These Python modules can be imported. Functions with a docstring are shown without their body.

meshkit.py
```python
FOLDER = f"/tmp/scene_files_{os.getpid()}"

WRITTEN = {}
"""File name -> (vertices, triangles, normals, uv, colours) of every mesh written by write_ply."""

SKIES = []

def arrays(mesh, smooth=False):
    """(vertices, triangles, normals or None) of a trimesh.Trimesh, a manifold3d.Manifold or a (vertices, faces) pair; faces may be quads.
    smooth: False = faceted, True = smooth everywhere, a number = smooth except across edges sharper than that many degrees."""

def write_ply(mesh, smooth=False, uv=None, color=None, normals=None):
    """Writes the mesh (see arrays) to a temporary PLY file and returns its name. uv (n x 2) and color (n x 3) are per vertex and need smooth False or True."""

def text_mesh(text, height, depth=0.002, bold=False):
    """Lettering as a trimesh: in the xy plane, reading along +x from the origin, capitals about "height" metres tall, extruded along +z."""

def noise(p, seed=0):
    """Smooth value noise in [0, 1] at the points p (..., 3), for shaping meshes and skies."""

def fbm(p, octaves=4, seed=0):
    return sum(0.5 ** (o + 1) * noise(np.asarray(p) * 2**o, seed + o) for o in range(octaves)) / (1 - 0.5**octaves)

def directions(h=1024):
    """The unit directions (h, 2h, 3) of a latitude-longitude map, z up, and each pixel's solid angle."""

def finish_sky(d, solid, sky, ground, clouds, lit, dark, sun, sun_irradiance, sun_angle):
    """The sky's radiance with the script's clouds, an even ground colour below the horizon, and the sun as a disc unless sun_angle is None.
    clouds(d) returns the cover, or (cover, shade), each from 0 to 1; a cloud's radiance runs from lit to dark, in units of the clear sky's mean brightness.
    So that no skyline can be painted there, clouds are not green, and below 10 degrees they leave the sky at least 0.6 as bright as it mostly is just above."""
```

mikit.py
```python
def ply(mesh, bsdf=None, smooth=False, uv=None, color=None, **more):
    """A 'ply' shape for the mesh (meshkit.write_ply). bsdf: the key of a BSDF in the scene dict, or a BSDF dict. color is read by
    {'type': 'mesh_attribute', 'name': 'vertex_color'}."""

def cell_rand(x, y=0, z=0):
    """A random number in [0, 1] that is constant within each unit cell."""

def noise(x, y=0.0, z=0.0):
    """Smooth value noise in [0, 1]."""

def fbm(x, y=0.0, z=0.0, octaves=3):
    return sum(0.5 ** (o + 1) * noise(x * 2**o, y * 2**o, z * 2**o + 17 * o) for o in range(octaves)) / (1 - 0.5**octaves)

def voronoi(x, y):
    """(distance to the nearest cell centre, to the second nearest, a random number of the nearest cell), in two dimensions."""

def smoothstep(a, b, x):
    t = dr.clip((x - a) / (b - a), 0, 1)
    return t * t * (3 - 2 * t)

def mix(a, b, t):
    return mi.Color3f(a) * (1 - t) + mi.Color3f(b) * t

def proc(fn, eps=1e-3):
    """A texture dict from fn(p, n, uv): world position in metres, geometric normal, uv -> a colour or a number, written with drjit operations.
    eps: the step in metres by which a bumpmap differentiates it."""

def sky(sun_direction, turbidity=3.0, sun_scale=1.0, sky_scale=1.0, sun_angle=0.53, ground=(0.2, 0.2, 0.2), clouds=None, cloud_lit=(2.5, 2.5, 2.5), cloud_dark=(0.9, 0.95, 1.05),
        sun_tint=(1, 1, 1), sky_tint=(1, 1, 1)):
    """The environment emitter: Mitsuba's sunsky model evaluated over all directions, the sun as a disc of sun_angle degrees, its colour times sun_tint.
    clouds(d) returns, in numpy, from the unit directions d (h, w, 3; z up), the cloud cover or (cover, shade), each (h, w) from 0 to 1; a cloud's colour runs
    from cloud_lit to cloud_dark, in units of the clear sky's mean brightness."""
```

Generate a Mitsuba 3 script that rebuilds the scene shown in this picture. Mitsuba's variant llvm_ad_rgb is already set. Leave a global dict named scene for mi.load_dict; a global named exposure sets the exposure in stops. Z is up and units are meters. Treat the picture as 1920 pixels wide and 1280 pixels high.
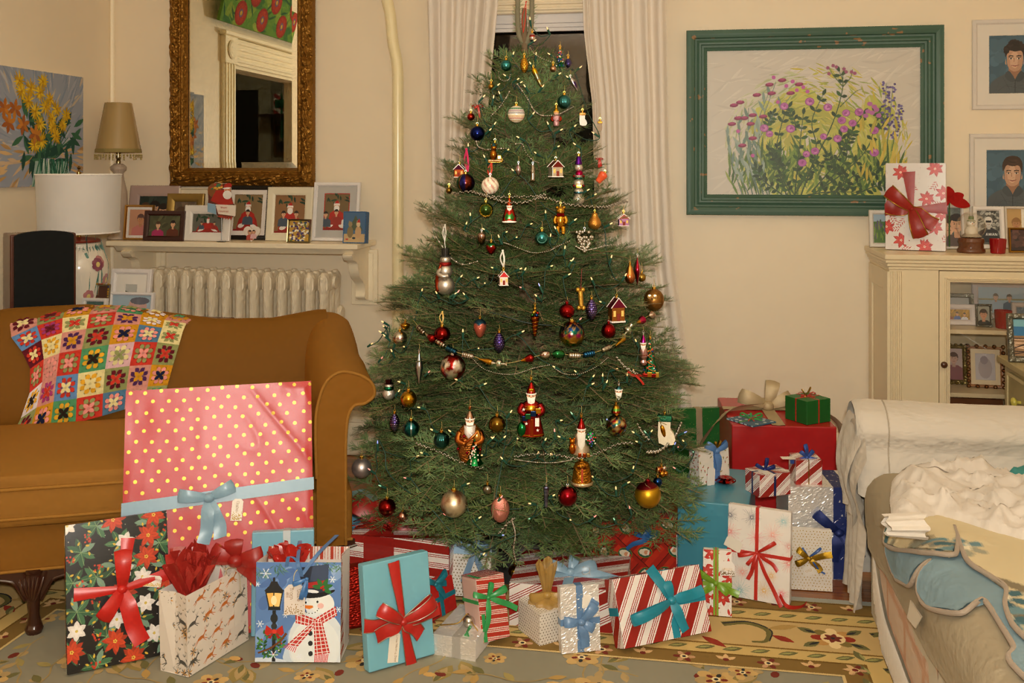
import math, random
import numpy as np, trimesh, mitsuba as mi, drjit as dr
import mikit, meshkit
from mikit import fbm, noise, voronoi, smoothstep, cell_rand, proc
from scipy.spatial import ConvexHull

T = mi.ScalarTransform4f
def mix(a,b,t):return mikit.mix([float(x) for x in a] if isinstance(a,np.ndarray) else a,[float(x) for x in b] if isinstance(b,np.ndarray) else b,t)
PI = math.pi
R_ = random.Random(7)
NR = np.random.default_rng(7)
scene, labels = {}, {}

# ------------------------------------------------------------------ camera, light, exposure
H, FPX, HZ, PSI = 1.38, 1867.0, 313.0, math.radians(9.9)
CAM = np.array([0.0, 0.0, H])
FW = np.array([-math.sin(PSI), math.cos(PSI), 0.0])
RT = np.array([math.cos(PSI), math.sin(PSI), 0.0])
UP = np.array([0.0, 0.0, 1.0])
scene['camera'] = {'type': 'perspective', 'fov': math.degrees(2 * math.atan(960 / FPX)), 'fov_axis': 'x',
                   'principal_point_offset_y': (640 - HZ) / 1280, 'near_clip': 0.05, 'far_clip': 100.0,
                   'to_world': T().look_at(origin=CAM.tolist(), target=(CAM + FW).tolist(), up=[0, 0, 1])}
exposure = 0.0
BULBGAIN = 0.42
FLASH = 165.0
BOUNCE = 165.0
# the flash on the camera's shoe, just above the lens: a small window facing the tree and its head turned up to the ceiling
def flash(name, at, to, w, h, power):
    scene[name]={'type':'rectangle','to_world':T().look_at(origin=at.tolist(),target=to.tolist(),up=[0,1,.2]).scale([w,h,1]),'bsdf':{'type':'diffuse','reflectance':{'type':'rgb','value':0.1}},
                   'emitter':{'type':'area','sampling_weight':150.0,'radiance':{'type':'rgb','value':[power*45,power*42.6,power*38.0]}}}
    labels[name] = {'kind': 'helper'}
FP = CAM + 0.10 * UP + 0.02 * RT - 0.04 * FW
flash('flash_window', FP, FP + FW + UP * .22, .035, .022, FLASH)
flash('flash_head', FP + UP * .05, FP + UP * 1.05 - FW * .25, .035, .022, BOUNCE)

# ------------------------------------------------------------------ coordinates
def A(*x): return np.array(x, float)
def nrm(v):
    v = np.asarray(v, float); return v / (np.linalg.norm(v) + 1e-12)
def ray(u, v): return FW + RT * ((u - 960) / FPX) + UP * ((HZ - v) / FPX)
def pt(u, v, d): return CAM + d * ray(u, v)
def at_z(u, v, z=0.0):
    r = ray(u, v); return CAM + r * ((z - H) / r[2])
def at_y(u, v, y):
    r = ray(u, v); return CAM + r * (y / r[1])
def at_x(u, v, x):
    r = ray(u, v); return CAM + r * (x / r[0])
def at_plane(u, v, p, n):
    r = ray(u, v); return CAM + r * (np.dot(np.asarray(p) - CAM, n) / np.dot(r, n))
def dep(p): return float(np.dot(np.asarray(p) - CAM, FW))
def px(p):
    q = np.asarray(p) - CAM; d = np.dot(q, FW); return 960 + FPX * np.dot(q, RT) / d, HZ - FPX * q[2] / d, d

# ------------------------------------------------------------------ colours (given as sRGB, kept linear)
def C(*c):
    if len(c) == 1:
        s = c[0]
        if not isinstance(s, str): return np.asarray(s, float)
        s = s.lstrip('#'); c = [int(s[i:i + 2], 16) for i in (0, 2, 4)]
    c = np.array(c, float) / 255
    return np.where(c <= 0.04045, c / 12.92, ((c + 0.055) / 1.055) ** 2.4)

# ------------------------------------------------------------------ meshes: vertices, triangles, a colour per vertex
class G:
    def __init__(s, v, f, c=None):
        s.v = np.asarray(v, float).reshape(-1, 3); f = np.asarray(f, int)
        if f.size and f.shape[1] == 4: f = np.vstack([f[:, [0, 1, 2]], f[:, [0, 2, 3]]])
        s.f = f.reshape(-1, 3)
        s.c = np.ones((len(s.v), 3)) * 0.5 if c is None else np.broadcast_to(np.asarray(c, float), (len(s.v), 3)).copy()
    def __add__(s, o):
        return G(np.vstack([s.v, o.v]), np.vstack([s.f, o.f + len(s.v)]), np.vstack([s.c, o.c]))
    def col(s, *c): s.c = np.broadcast_to(C(*c), (len(s.v), 3)).copy(); return s
    def mv(s, *p): return G(s.v + np.asarray(p if len(p) == 3 else p[0], float), s.f, s.c)
    def sc(s, *k): return G(s.v * (np.asarray(k, float) if len(k) == 3 else k[0]), s.f, s.c)
    def rot(s, ax, deg):
        return G(s.v @ rotm(ax, deg).T, s.f, s.c)
    def fr(s, o, x, y, z): return G(np.asarray(o) + s.v @ np.stack([x, y, z]), s.f, s.c)
    def fn(s, f): return G(f(s.v), s.f, s.c)
    def flip(s): return G(s.v, s.f[:, ::-1], s.c)

def cat(gs):
    gs = list(gs); n = np.cumsum([0] + [len(g.v) for g in gs])
    return G(np.vstack([g.v for g in gs]), np.vstack([g.f + n[i] for i, g in enumerate(gs)]), np.vstack([g.c for g in gs]))
def rotm(ax, deg):
    ax = {'x': A(1, 0, 0), 'y': A(0, 1, 0), 'z': A(0, 0, 1)}.get(ax, ax) if isinstance(ax, str) else nrm(ax)
    a = math.radians(deg); K = np.array([[0, -ax[2], ax[1]], [ax[2], 0, -ax[0]], [-ax[1], ax[0], 0]])
    return np.eye(3) + math.sin(a) * K + (1 - math.cos(a)) * K @ K

def normals(g, angle):
    """Corner normals: the faces at a vertex are averaged unless they turn away by more than the angle."""
    v, f = g.v, g.f
    fnrm = np.cross(v[f[:, 1]] - v[f[:, 0]], v[f[:, 2]] - v[f[:, 0]])
    unit = fnrm / (np.linalg.norm(fnrm, axis=1, keepdims=True) + 1e-20)
    m = len(f); corner = f.ravel(); face = np.repeat(np.arange(m), 3)
    order = np.argsort(corner, kind='stable'); cs, fs = corner[order], face[order]
    start = np.searchsorted(cs, np.arange(len(v))); cnt = np.bincount(cs, minlength=len(v))
    acc = np.zeros((3 * m, 3)); ca = math.cos(math.radians(angle))
    for k in range(int(cnt.max())):
        j = (start[cs] + k); ok = k < cnt[cs]
        nb = fs[np.minimum(j, len(fs) - 1)]
        ok &= (unit[nb] * unit[fs]).sum(1) >= ca - 1e-6
        acc[order] += np.where(ok[:, None], fnrm[nb], 0)
    n = acc / (np.linalg.norm(acc, axis=1, keepdims=True) + 1e-20)
    return v[corner], np.arange(3 * m).reshape(-1, 3), g.c[corner], n

def key(name):
    if name not in scene and name not in labels: return name
    i = 1
    while f'{name}_{i:03d}' in scene or f'{name}_{i:03d}' in labels: i += 1
    return f'{name}_{i:03d}'
def put(name, g, mat, smooth=40):
    """One entry of the scene; a name with '__' is a part. smooth: False, True or an angle. Each triangle's colour rides in its uv (see VC)."""
    k = key(name); m = len(g.f); fc = np.clip(g.c[g.f].mean(1), 0, 1)
    uv = np.repeat(np.stack([np.round(fc[:, 0] * 1023) + fc[:, 1] * .998 + .001, fc[:, 2] * .998 + .001], 1), 3, 0)
    if smooth is False:
        v=g.v[g.f].reshape(-1,3);n=np.cross(v[1::3]-v[::3],v[2::3]-v[::3]);n=np.repeat(n/(np.linalg.norm(n,axis=1,keepdims=True)+1e-20),3,0)
    elif smooth is True:
        v = g.v; x = np.cross(v[g.f[:, 1]] - v[g.f[:, 0]], v[g.f[:, 2]] - v[g.f[:, 0]]); n = np.zeros_like(v)
        for q in range(3): np.add.at(n, g.f[:, q], x)
        n = (n / (np.linalg.norm(n, axis=1, keepdims=True) + 1e-20))[g.f.ravel()]; v = v[g.f.ravel()]
    else: v, _, _, n = normals(g, smooth)
    scene[k]={'type':'ply','filename':meshkit.write_ply((v,np.arange(3*m).reshape(-1,3)),False,uv,None,normals=n),'face_normals':False,'bsdf':{'type':'ref','id':mat}}
    return k
def thing(name, label, cat_, group=None):
    k = key(name); labels[k] = {'label': label, 'category': cat_}
    if group: labels[k]['group'] = group
    return k
def one(name, g, mat, label, cat_, group=None, smooth=40):
    k = put(name, g, mat, smooth); labels[k] = {'label': label, 'category': cat_}
    if group: labels[k]['group'] = group
    return k
def struct(name, g, mat, label=None, smooth=30):
    k = put(name, g, mat, smooth); labels[k] = {'kind': 'structure'}
    if label: labels[k]['label'] = label
    return k
def say(k, label): labels.setdefault(k, {})['label'] = label; return k
def stuff(k): labels.setdefault(k, {})['kind'] = 'stuff'; return k

# ------------------------------------------------------------------ shapes
def box(x0, x1, y0, y1, z0, z1):
    v = [[x, y, z] for x in (x0, x1) for y in (y0, y1) for z in (z0, z1)]
    return G(v, [[0, 1, 3], [0, 3, 2], [4, 6, 7], [4, 7, 5], [0, 4, 5], [0, 5, 1], [2, 3, 7], [2, 7, 6], [0, 2, 6], [0, 6, 4], [1, 5, 7], [1, 7, 3]])
def hull(p):
    p = np.asarray(p, float); h = ConvexHull(p); f = h.simplices.copy()
    n = np.cross(p[f[:, 1]] - p[f[:, 0]], p[f[:, 2]] - p[f[:, 0]])
    bad = (n * h.equations[:, :3]).sum(1) < 0; f[bad] = f[bad][:, ::-1]
    used = np.unique(f); re = -np.ones(len(p), int); re[used] = np.arange(len(used))
    return G(p[used], re[f])
_oct = [nrm((a, b, c)) for a in (0, 1, 2) for b in (0, 1, 2) for c in (0, 1, 2) if a + b + c and max(a, b, c) == 2]
def rbox(x0, x1, y0, y1, z0, z1, r=0.005):
    r = min(r, (x1 - x0) / 2.01, (y1 - y0) / 2.01, (z1 - z0) / 2.01); p = []
    for sx, cx in ((-1, x0 + r), (1, x1 - r)):
        for sy, cy in ((-1, y0 + r), (1, y1 - r)):
            for sz, cz in ((-1, z0 + r), (1, z1 - r)):
                p += [(cx + sx * r * d[0], cy + sy * r * d[1], cz + sz * r * d[2]) for d in _oct]
    return hull(p)
def grid(fn, nu, nv, closed_u=False, closed_v=False):
    """fn(u, v) -> (n, 3), u and v from 0 to 1."""
    u = np.arange(nu) / (nu if closed_u else nu - 1); v = np.arange(nv) / (nv if closed_v else nv - 1)
    U, V = np.meshgrid(u, v, indexing='ij'); P = fn(U.ravel(), V.ravel())
    i, j = np.meshgrid(np.arange(nu if closed_u else nu - 1), np.arange(nv if closed_v else nv - 1), indexing='ij')
    i, j = i.ravel(), j.ravel(); i2, j2 = (i + 1) % nu, (j + 1) % nv
    return G(P, np.stack([i * nv + j, i2 * nv + j, i2 * nv + j2, i * nv + j2], 1))
def lathe(prof, n=24, ribs=None):
    """prof: (radius, z) from bottom to top, round z. ribs(angle, t) scales the radius."""
    p = np.asarray(prof, float)
    def fn(u, v):
        a = u * 2 * PI; k = v * (len(p) - 1); i = np.minimum(k.astype(int), len(p) - 2); t = k - i
        q = p[i] * (1 - t)[:, None] + p[i + 1] * t[:, None]; r = q[:, 0] * (ribs(a, v) if ribs else 1)
        return np.stack([r * np.cos(a), r * np.sin(a), q[:, 1]], 1)
    return grid(fn, n, len(p), closed_u=True)
def ball(r=1.0, n=16, m=11): 
    t = np.linspace(-PI / 2, PI / 2, m); return lathe(np.stack([r * np.cos(t), r * np.sin(t)], 1), n)
def spline(p, n):
    """Catmull-Rom through the points."""
    p = np.asarray(p, float)
    if len(p) == 2: return p[0] + np.linspace(0, 1, n)[:, None] * (p[1] - p[0])
    q = np.vstack([2 * p[0] - p[1], p, 2 * p[-1] - p[-2]]); t = np.linspace(0, len(p) - 1, n)
    i = np.minimum(t.astype(int), len(p) - 2); s = (t - i)[:, None]
    a, b, c, d = q[i], q[i + 1], q[i + 2], q[i + 3]
    return 0.5 * (2 * b + (c - a) * s + (2 * a - 5 * b + 4 * c - d) * s ** 2 + (3 * b - a - 3 * c + d) * s ** 3)
def frames(p):
    t = np.gradient(p, axis=0); t /= np.linalg.norm(t, axis=1, keepdims=True) + 1e-12
    n = np.zeros_like(t); a = A(0, 0, 1) if abs(t[0][2]) < 0.9 else A(1, 0, 0)
    n[0] = nrm(np.cross(t[0], a))
    for i in range(1, len(t)):
        q = n[i - 1] - t[i] * np.dot(n[i - 1], t[i]); n[i] = nrm(q)
    return t, n, np.cross(t, n)
def tube(p, r, n=8, cap=True):
    p = np.asarray(p, float); r = np.broadcast_to(np.asarray(r, float), (len(p),)); t, a, b = frames(p)
    ang = np.arange(n) * 2 * PI / n
    v = p[:, None] + r[:, None, None] * (np.cos(ang)[None, :, None] * a[:, None] + np.sin(ang)[None, :, None] * b[:, None])
    i, j = np.meshgrid(np.arange(len(p) - 1), np.arange(n), indexing='ij'); i, j = i.ravel(), j.ravel(); k = (j + 1) % n
    f = np.stack([i * n + j, i * n + k, (i + 1) * n + k, (i + 1) * n + j], 1)[:, ::-1]
    f = np.vstack([f[:, [0, 1, 2]], f[:, [0, 2, 3]]]); v = v.reshape(-1, 3)
    if cap:
        m = len(v); v = np.vstack([v, p[:1], p[-1:]]); e = (len(p) - 1) * n; q = np.arange(n)
        f = np.vstack([f, np.stack([q, (q + 1) % n, q * 0 + m], 1), np.stack([e + (q + 1) % n, e + q, q * 0 + m + 1], 1)])
    return G(v, f)
def strip(p, w, nrml, th=0.0006, n=3):
    """A flat ribbon along the points; w its width (may vary), nrml its facing direction (one or per point)."""
    p = np.asarray(p, float); w = np.broadcast_to(np.asarray(w, float), (len(p),)); t = np.gradient(p, axis=0)
    nn = np.broadcast_to(np.asarray(nrml, float), p.shape); b = np.cross(nn, t); b /= np.linalg.norm(b, axis=1, keepdims=True) + 1e-12
    nn = np.cross(t, b); nn = nn / (np.linalg.norm(nn, axis=1, keepdims=True) + 1e-12)
    s = np.linspace(-0.5, 0.5, n); m = len(p)
    top = p[:, None] + w[:, None, None] * s[None, :, None] * b[:, None] + nn[:, None] * th / 2; bot = top - nn[:, None] * th
    i, j = np.meshgrid(np.arange(m - 1), np.arange(n - 1), indexing='ij'); i, j = i.ravel(), j.ravel()
    f = np.stack([i * n + j, (i + 1) * n + j, (i + 1) * n + j + 1, i * n + j + 1], 1); o = m * n
    e=[[(i_+1)*n+j_,i_*n+j_,o+i_*n+j_,o+(i_+1)*n+j_][::(1 if j_ == 0 else-1)] for j_ in (0,n-1) for i_ in range(m-1)]
    return G(np.vstack([top.reshape(-1, 3), bot.reshape(-1, 3)]), np.vstack([f, f[:, ::-1] + o, e]))
def prism(pts, h, y=None):
    """The outline (x, y) extruded from z = 0 to h."""
    from shapely.geometry import Polygon
    pol = Polygon(pts) if not hasattr(pts, 'geom_type') else pts
    m = trimesh.creation.extrude_polygon(pol, h, engine='earcut')
    return G(m.vertices, m.faces)
def frame4(w, h, fw, prof):
    """A mitred picture frame in the xz plane, facing -y, centred: prof is (across from outside 0 to inside 1, height) pairs."""
    out = []
    prof = np.asarray(prof, float); c = np.array([[-1, -1], [1, -1], [1, 1], [-1, 1]])
    v = []
    for a, hh in prof:
        x, z = w / 2 - a * fw, h / 2 - a * fw
        v += [[sx * x, -hh, sz * z] for sx, sz in c]
    f = []
    for i in range(len(prof) - 1):
        for k in range(4):
            l = (k + 1) % 4; f.append([i * 4 + k, i * 4 + l, (i + 1) * 4 + l, (i + 1) * 4 + k])
    return G(v, f)

# ------------------------------------------------------------------ flat print: shapes laid one over the other, in metres on (u, v)
class Print:
    def __init__(s, w, h, clip=True): s.w, s.h, s.clip, s.items, s.bb = w, h, clip, [], []
    def add(s, p, c, fan=True, lay=None):
        p = np.asarray(p, float)
        if s.clip: p = clip_rect(p, s.w, s.h)
        if len(p) < 3: return s
        s.items.append((p, np.asarray(C(*c) if isinstance(c, tuple) else C(c), float), fan)); return s
    def rect(s, x0, y0, x1, y1, c): return s.add([(x0, y0), (x1, y0), (x1, y1), (x0, y1)], c)
    def bg(s, c): return s.rect(0, 0, s.w, s.h, c)
    def ell(s, x, y, rx, ry=None, ang=0, c='#000000', n=14):
        ry = ry or rx; t = np.arange(n) * 2 * PI / n; a = math.radians(ang)
        X, Y = rx * np.cos(t), ry * np.sin(t)
        return s.add(np.stack([x + X * math.cos(a) - Y * math.sin(a), y + X * math.sin(a) + Y * math.cos(a)], 1), c)
    def leaf(s, x, y, l, w, ang, c, n=5, tip=1.0):
        """A lens from (x, y) on in direction ang."""
        t = np.linspace(0, 1, n); wv = w / 2 * np.sin(PI * t ** tip); a = math.radians(ang)
        X = np.concatenate([t * l, t[-2:0:-1] * l]); Y = np.concatenate([wv, -wv[-2:0:-1]])
        return s.add(np.stack([x + X * math.cos(a) - Y * math.sin(a), y + X * math.sin(a) + Y * math.cos(a)], 1), c)
    def flower(s, x, y, r, n, c, w=0.55, a0=0, cen=None, c2=None, rc=0.22):
        for i in range(n): s.leaf(x, y, r, r * w, a0 + 360 * i / n, c if not c2 or i % 2 else c2)
        if cen: s.ell(x, y, r * rc, c=cen, n=8)
        return s
    def line(s, p, w, c, taper=1.0):
        p = np.asarray(p, float); w = np.linspace(w, w * taper, len(p))
        t = np.gradient(p, axis=0); t /= np.linalg.norm(t, axis=1, keepdims=True) + 1e-12; b = np.stack([-t[:, 1], t[:, 0]], 1) * w[:, None] / 2
        for i in range(len(p) - 1): s.add([p[i] - b[i], p[i + 1] - b[i + 1], p[i + 1] + b[i + 1], p[i] + b[i]], c)
        return s
    def poly(s, p, c): return s.add(p, c, fan=False)
    def text(s, txt, x, y, h, c, ang=0, bold=False):
        m = meshkit.text_mesh(txt, h, 0.001, bold); v = np.array(m.vertices); top = v[:, 2] > 0.0005
        f=np.array(m.faces);f=f[top[f].all(1)];a=math.radians(ang);q=v[:,:2] @ np.array([[math.cos(a),math.sin(a)],[-math.sin(a),math.cos(a)]])+A(x,y)
        s.items.append(((q, f), C(c), None)); return s
    def mesh(s, fmap, dz=6e-5, base=1.5e-4):
        V, F, Cc, o = [], [], [], 0; n = len(s.items); bb = np.zeros((n, 4)); lay = np.zeros(n, int)
        for k, (p, c, fan) in enumerate(s.items):
            f = None
            if fan is None: p, f = p
            lo, hi = p.min(0), p.max(0); bb[k] = [*lo, *hi]
            hit = (bb[:k, 0] < hi[0]) & (bb[:k, 2] > lo[0]) & (bb[:k, 1] < hi[1]) & (bb[:k, 3] > lo[1])
            lay[k] = lay[:k][hit].max() + 1 if hit.any() else 0
            if f is None:
                if fan is False:
                    try:
                        from shapely.geometry import Polygon
                        vv, ff = trimesh.creation.triangulate_polygon(Polygon(p).buffer(0), engine='earcut'); p, f = np.array(vv), np.array(ff)
                    except Exception: continue
                else:
                    m=len(p);f=np.stack([np.full(m,m),np.arange(m),(np.arange(m)+1) % m],1) if m> 4 else np.array([[0,i,i+1] for i in range(1,m-1)])
                    if m > 4: p = np.vstack([p, p.mean(0)])
            x = p[f]; area = (x[:, 1, 0] - x[:, 0, 0]) * (x[:, 2, 1] - x[:, 0, 1]) - (x[:, 2, 0] - x[:, 0, 0]) * (x[:, 1, 1] - x[:, 0, 1])
            f = np.where((area < 0)[:, None], f[:, ::-1], f)
            V.append(fmap(p, base + lay[k] * dz)); F.append(f + o); Cc.append(np.broadcast_to(c, (len(p), 3))); o += len(p)
        return G(np.vstack(V), np.vstack(F), np.vstack(Cc))
    def sample(s, q, c0):
        """The colour at each point q (n, 2): the same print on a fine mesh."""
        out = np.broadcast_to(c0, (len(q), 3)).copy()
        for p, c, fan in s.items:
            if fan is None: continue
            lo, hi = p.min(0), p.max(0); i = np.nonzero((q[:, 0] > lo[0]) & (q[:, 0] < hi[0]) & (q[:, 1] > lo[1]) & (q[:, 1] < hi[1]))[0]
            if not len(i): continue
            x, y = q[i, 0], q[i, 1]; ins = np.zeros(len(i), bool)
            for a, b in zip(p, np.roll(p, -1, 0)):
                if a[1] == b[1]: continue
                ins ^= ((a[1] > y) != (b[1] > y)) & (x < (b[0] - a[0]) * (y - a[1]) / (b[1] - a[1]) + a[0])
            out[i[ins]] = c
        return out
def clip_rect(p, w, h):
    for ax, lim, sg in ((0, 0, 1), (0, w, -1), (1, 0, 1), (1, h, -1)):
        if not len(p): return p
        d = (p[:, ax] - lim) * sg
        if (d >= 0).all(): continue
        out = []
        for i in range(len(p)):
            j = i - 1
            if (d[i] >= 0) != (d[j] >= 0): t = d[j] / (d[j] - d[i]); out.append(p[j] + t * (p[i] - p[j]))
            if d[i] >= 0: out.append(p[i])
        p = np.array(out).reshape(-1, 2)
    return p
def flat(o, U, V, N):
    o, U, V, N = map(np.asarray, (o, U, V, N))
    return lambda p, h: o + p[:, :1] * U + p[:, 1:2] * V + h * N

# ------------------------------------------------------------------ materials: few, coloured triangle by triangle
def _decode(p, n, uv):
    r = dr.floor(uv.x); return mi.Color3f(r / 1023.0, uv.x - r, uv.y)
VC = proc(_decode)
def mat(name, two=True, bump=None, scale=None, **kw):
    b = {'type': 'principled', 'base_color': kw.pop('base', VC), **kw}
    if bump: b = {'type': 'bumpmap', 'arbitrary': proc(bump, kw.get('eps', 1e-3)), 'scale': scale or 1.0, 'bsdf': b}
    scene[name] = {'type': 'twosided', 'bsdf': b} if two else b
mat('matte', roughness=0.85, specular=0.25)
mat('satin', roughness=0.45, specular=0.45)
mat('gloss', roughness=0.22, specular=0.5)
mat('lacquer', roughness=0.1, specular=0.6, clearcoat=0.6, clearcoat_gloss=0.95)
mat('metal', roughness=0.2, metallic=1.0)
mat('metalsoft', roughness=0.38, metallic=0.9)
mat('glitter', roughness=0.3, metallic=0.85, bump=lambda p, n, uv: noise(p[0] * 700, p[1] * 700, p[2] * 700) , scale=0.0014)
mat('wrapgloss', roughness=0.36, specular=0.5)
mat('foil', roughness=0.22, metallic=0.9, bump=lambda p, n, uv: fbm(p[0] * 130, p[1] * 130, p[2] * 330, 2), scale=0.006)
mat('cloth', roughness=0.8, specular=0.2, sheen=0.5, bump=lambda p, n, uv: fbm(p[0] * 60, p[1] * 60, p[2] * 60, 2), scale=0.0025)
mat('ribbon', roughness=0.34, specular=0.5, sheen=0.4)
mat('velvet', roughness=0.7, specular=0.15, sheen=1.0, sheen_tint=0.8, bump=lambda p, n, uv: fbm(p[0] * 35, p[1] * 35, p[2] * 35, 3), scale=0.004)
mat('ornamented', roughness=0.33, metallic=0.8, bump=lambda p, n, uv: fbm(p[0] * 75, p[1] * 75, p[2] * 75, 3), scale=0.012)
mat('wool', roughness=0.95, specular=0.1, sheen=0.6, bump=lambda p, n, uv: fbm(p[0] * 260, p[1] * 260, p[2] * 260, 2), scale=0.002)
mat('quilted', roughness=0.75, specular=0.2, sheen=0.4, bump=lambda p, n, uv: fbm(p[0] * 70, p[1] * 70, p[2] * 70, 3), scale=0.006)
scene['clearglass'] = {'type': 'thindielectric', 'int_ior': 1.5}
scene['redglass']={'type':'principled','base_color':{'type':'rgb','value':[0.45,0.008,0.012]},'roughness':0.06,'spec_trans':0.5,'specular':0.6}
scene['sheer']={'type':'mask','opacity':{'type':'rgb','value':0.62},'bsdf':{'type':'twosided','bsdf':{'type':'principled','base_color':VC,'roughness':0.4,'specular':0.6}}}
# ================================================================== the room
YB, XL, XR, YF, ZC = 4.586, -2.845, 2.35, -2.6, 2.82      # back wall, left wall, right wall, wall behind the camera, ceiling
WALLC = C('#e2d4b9')
def plaster(p, n, uv):
    f = fbm(p[0] * 1.7 + p[1], p[1] * 1.7, p[2] * 1.7, 3); g = fbm(p[0] * 9 + 3, p[1] * 9, p[2] * 9, 2)
    return mix(WALLC * 0.965, WALLC * 1.03, f * 0.6 + g * 0.4)
mat('plaster',base=proc(plaster),roughness=0.45,specular=0.3,bump=lambda p,n,uv:fbm(p[0]*28+p[1]*28,p[1]*9,p[2]*28,2),scale=0.0012)
def grain(p, n, uv):
    b = cell_rand(dr.floor(p[1] / 0.0572), dr.floor(p[0] / 0.62 + 7.3 * cell_rand(dr.floor(p[1] / 0.0572))), 1)
    f = fbm(p[0] * 9 + 31 * b, p[1] * 130, 0, 3)
    return mix(C('#5d2f13'), C('#a5652c'), f * 0.55 + b * 0.5)
mat('boards', base=proc(grain), roughness=0.24, specular=0.5)
mat('trimpaint', roughness=0.35, specular=0.4)
CREAM = C('#e6d9bb')

# window opening in the back wall, door opening in the left wall
WX0, WX1, WZ0, WZ1 = -0.97, -0.24, 0.72, 2.093
wall=cat([box(XL-.1,WX0,YB,YB+.16,0,ZC),box(WX1,XR+.1,YB,YB+.16,0,ZC),box(WX0,WX1,YB,YB+.16,WZ1,ZC),box(WX0,WX1,YB,YB+.16,0,WZ0)])
struct('wall_back', wall, 'plaster', 'cream painted plaster wall behind the tree', False)
DY0, DY1, DZ = 2.02, 3.19, 2.03
struct('wall_left',cat([box(XL-.14,XL,DY1,YB,0,ZC),box(XL-.14,XL,YF,DY0,0,ZC),box(XL-.14,XL,DY0,DY1,DZ,ZC)]),'plaster','cream painted wall on the left with the flower canvas',False)
struct('wall_right', box(XR, XR + .1, YF, YB, 0, ZC), 'plaster', None, False)
struct('wall_front', box(XL - .1, XR + .1, YF - .1, YF, 0, ZC), 'plaster', None, False)
struct('ceiling', box(XL - 2.8, XR + .1, YF - .1, YB + .1, ZC, ZC + .1).col('#efe6d2'), 'matte', None, False)
fl = struct('floor', box(XL - 2.8, XR + .1, YF - .1, YB + .16, -.06, -.004), 'boards', 'polished brown wooden strip floor', False)
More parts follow.
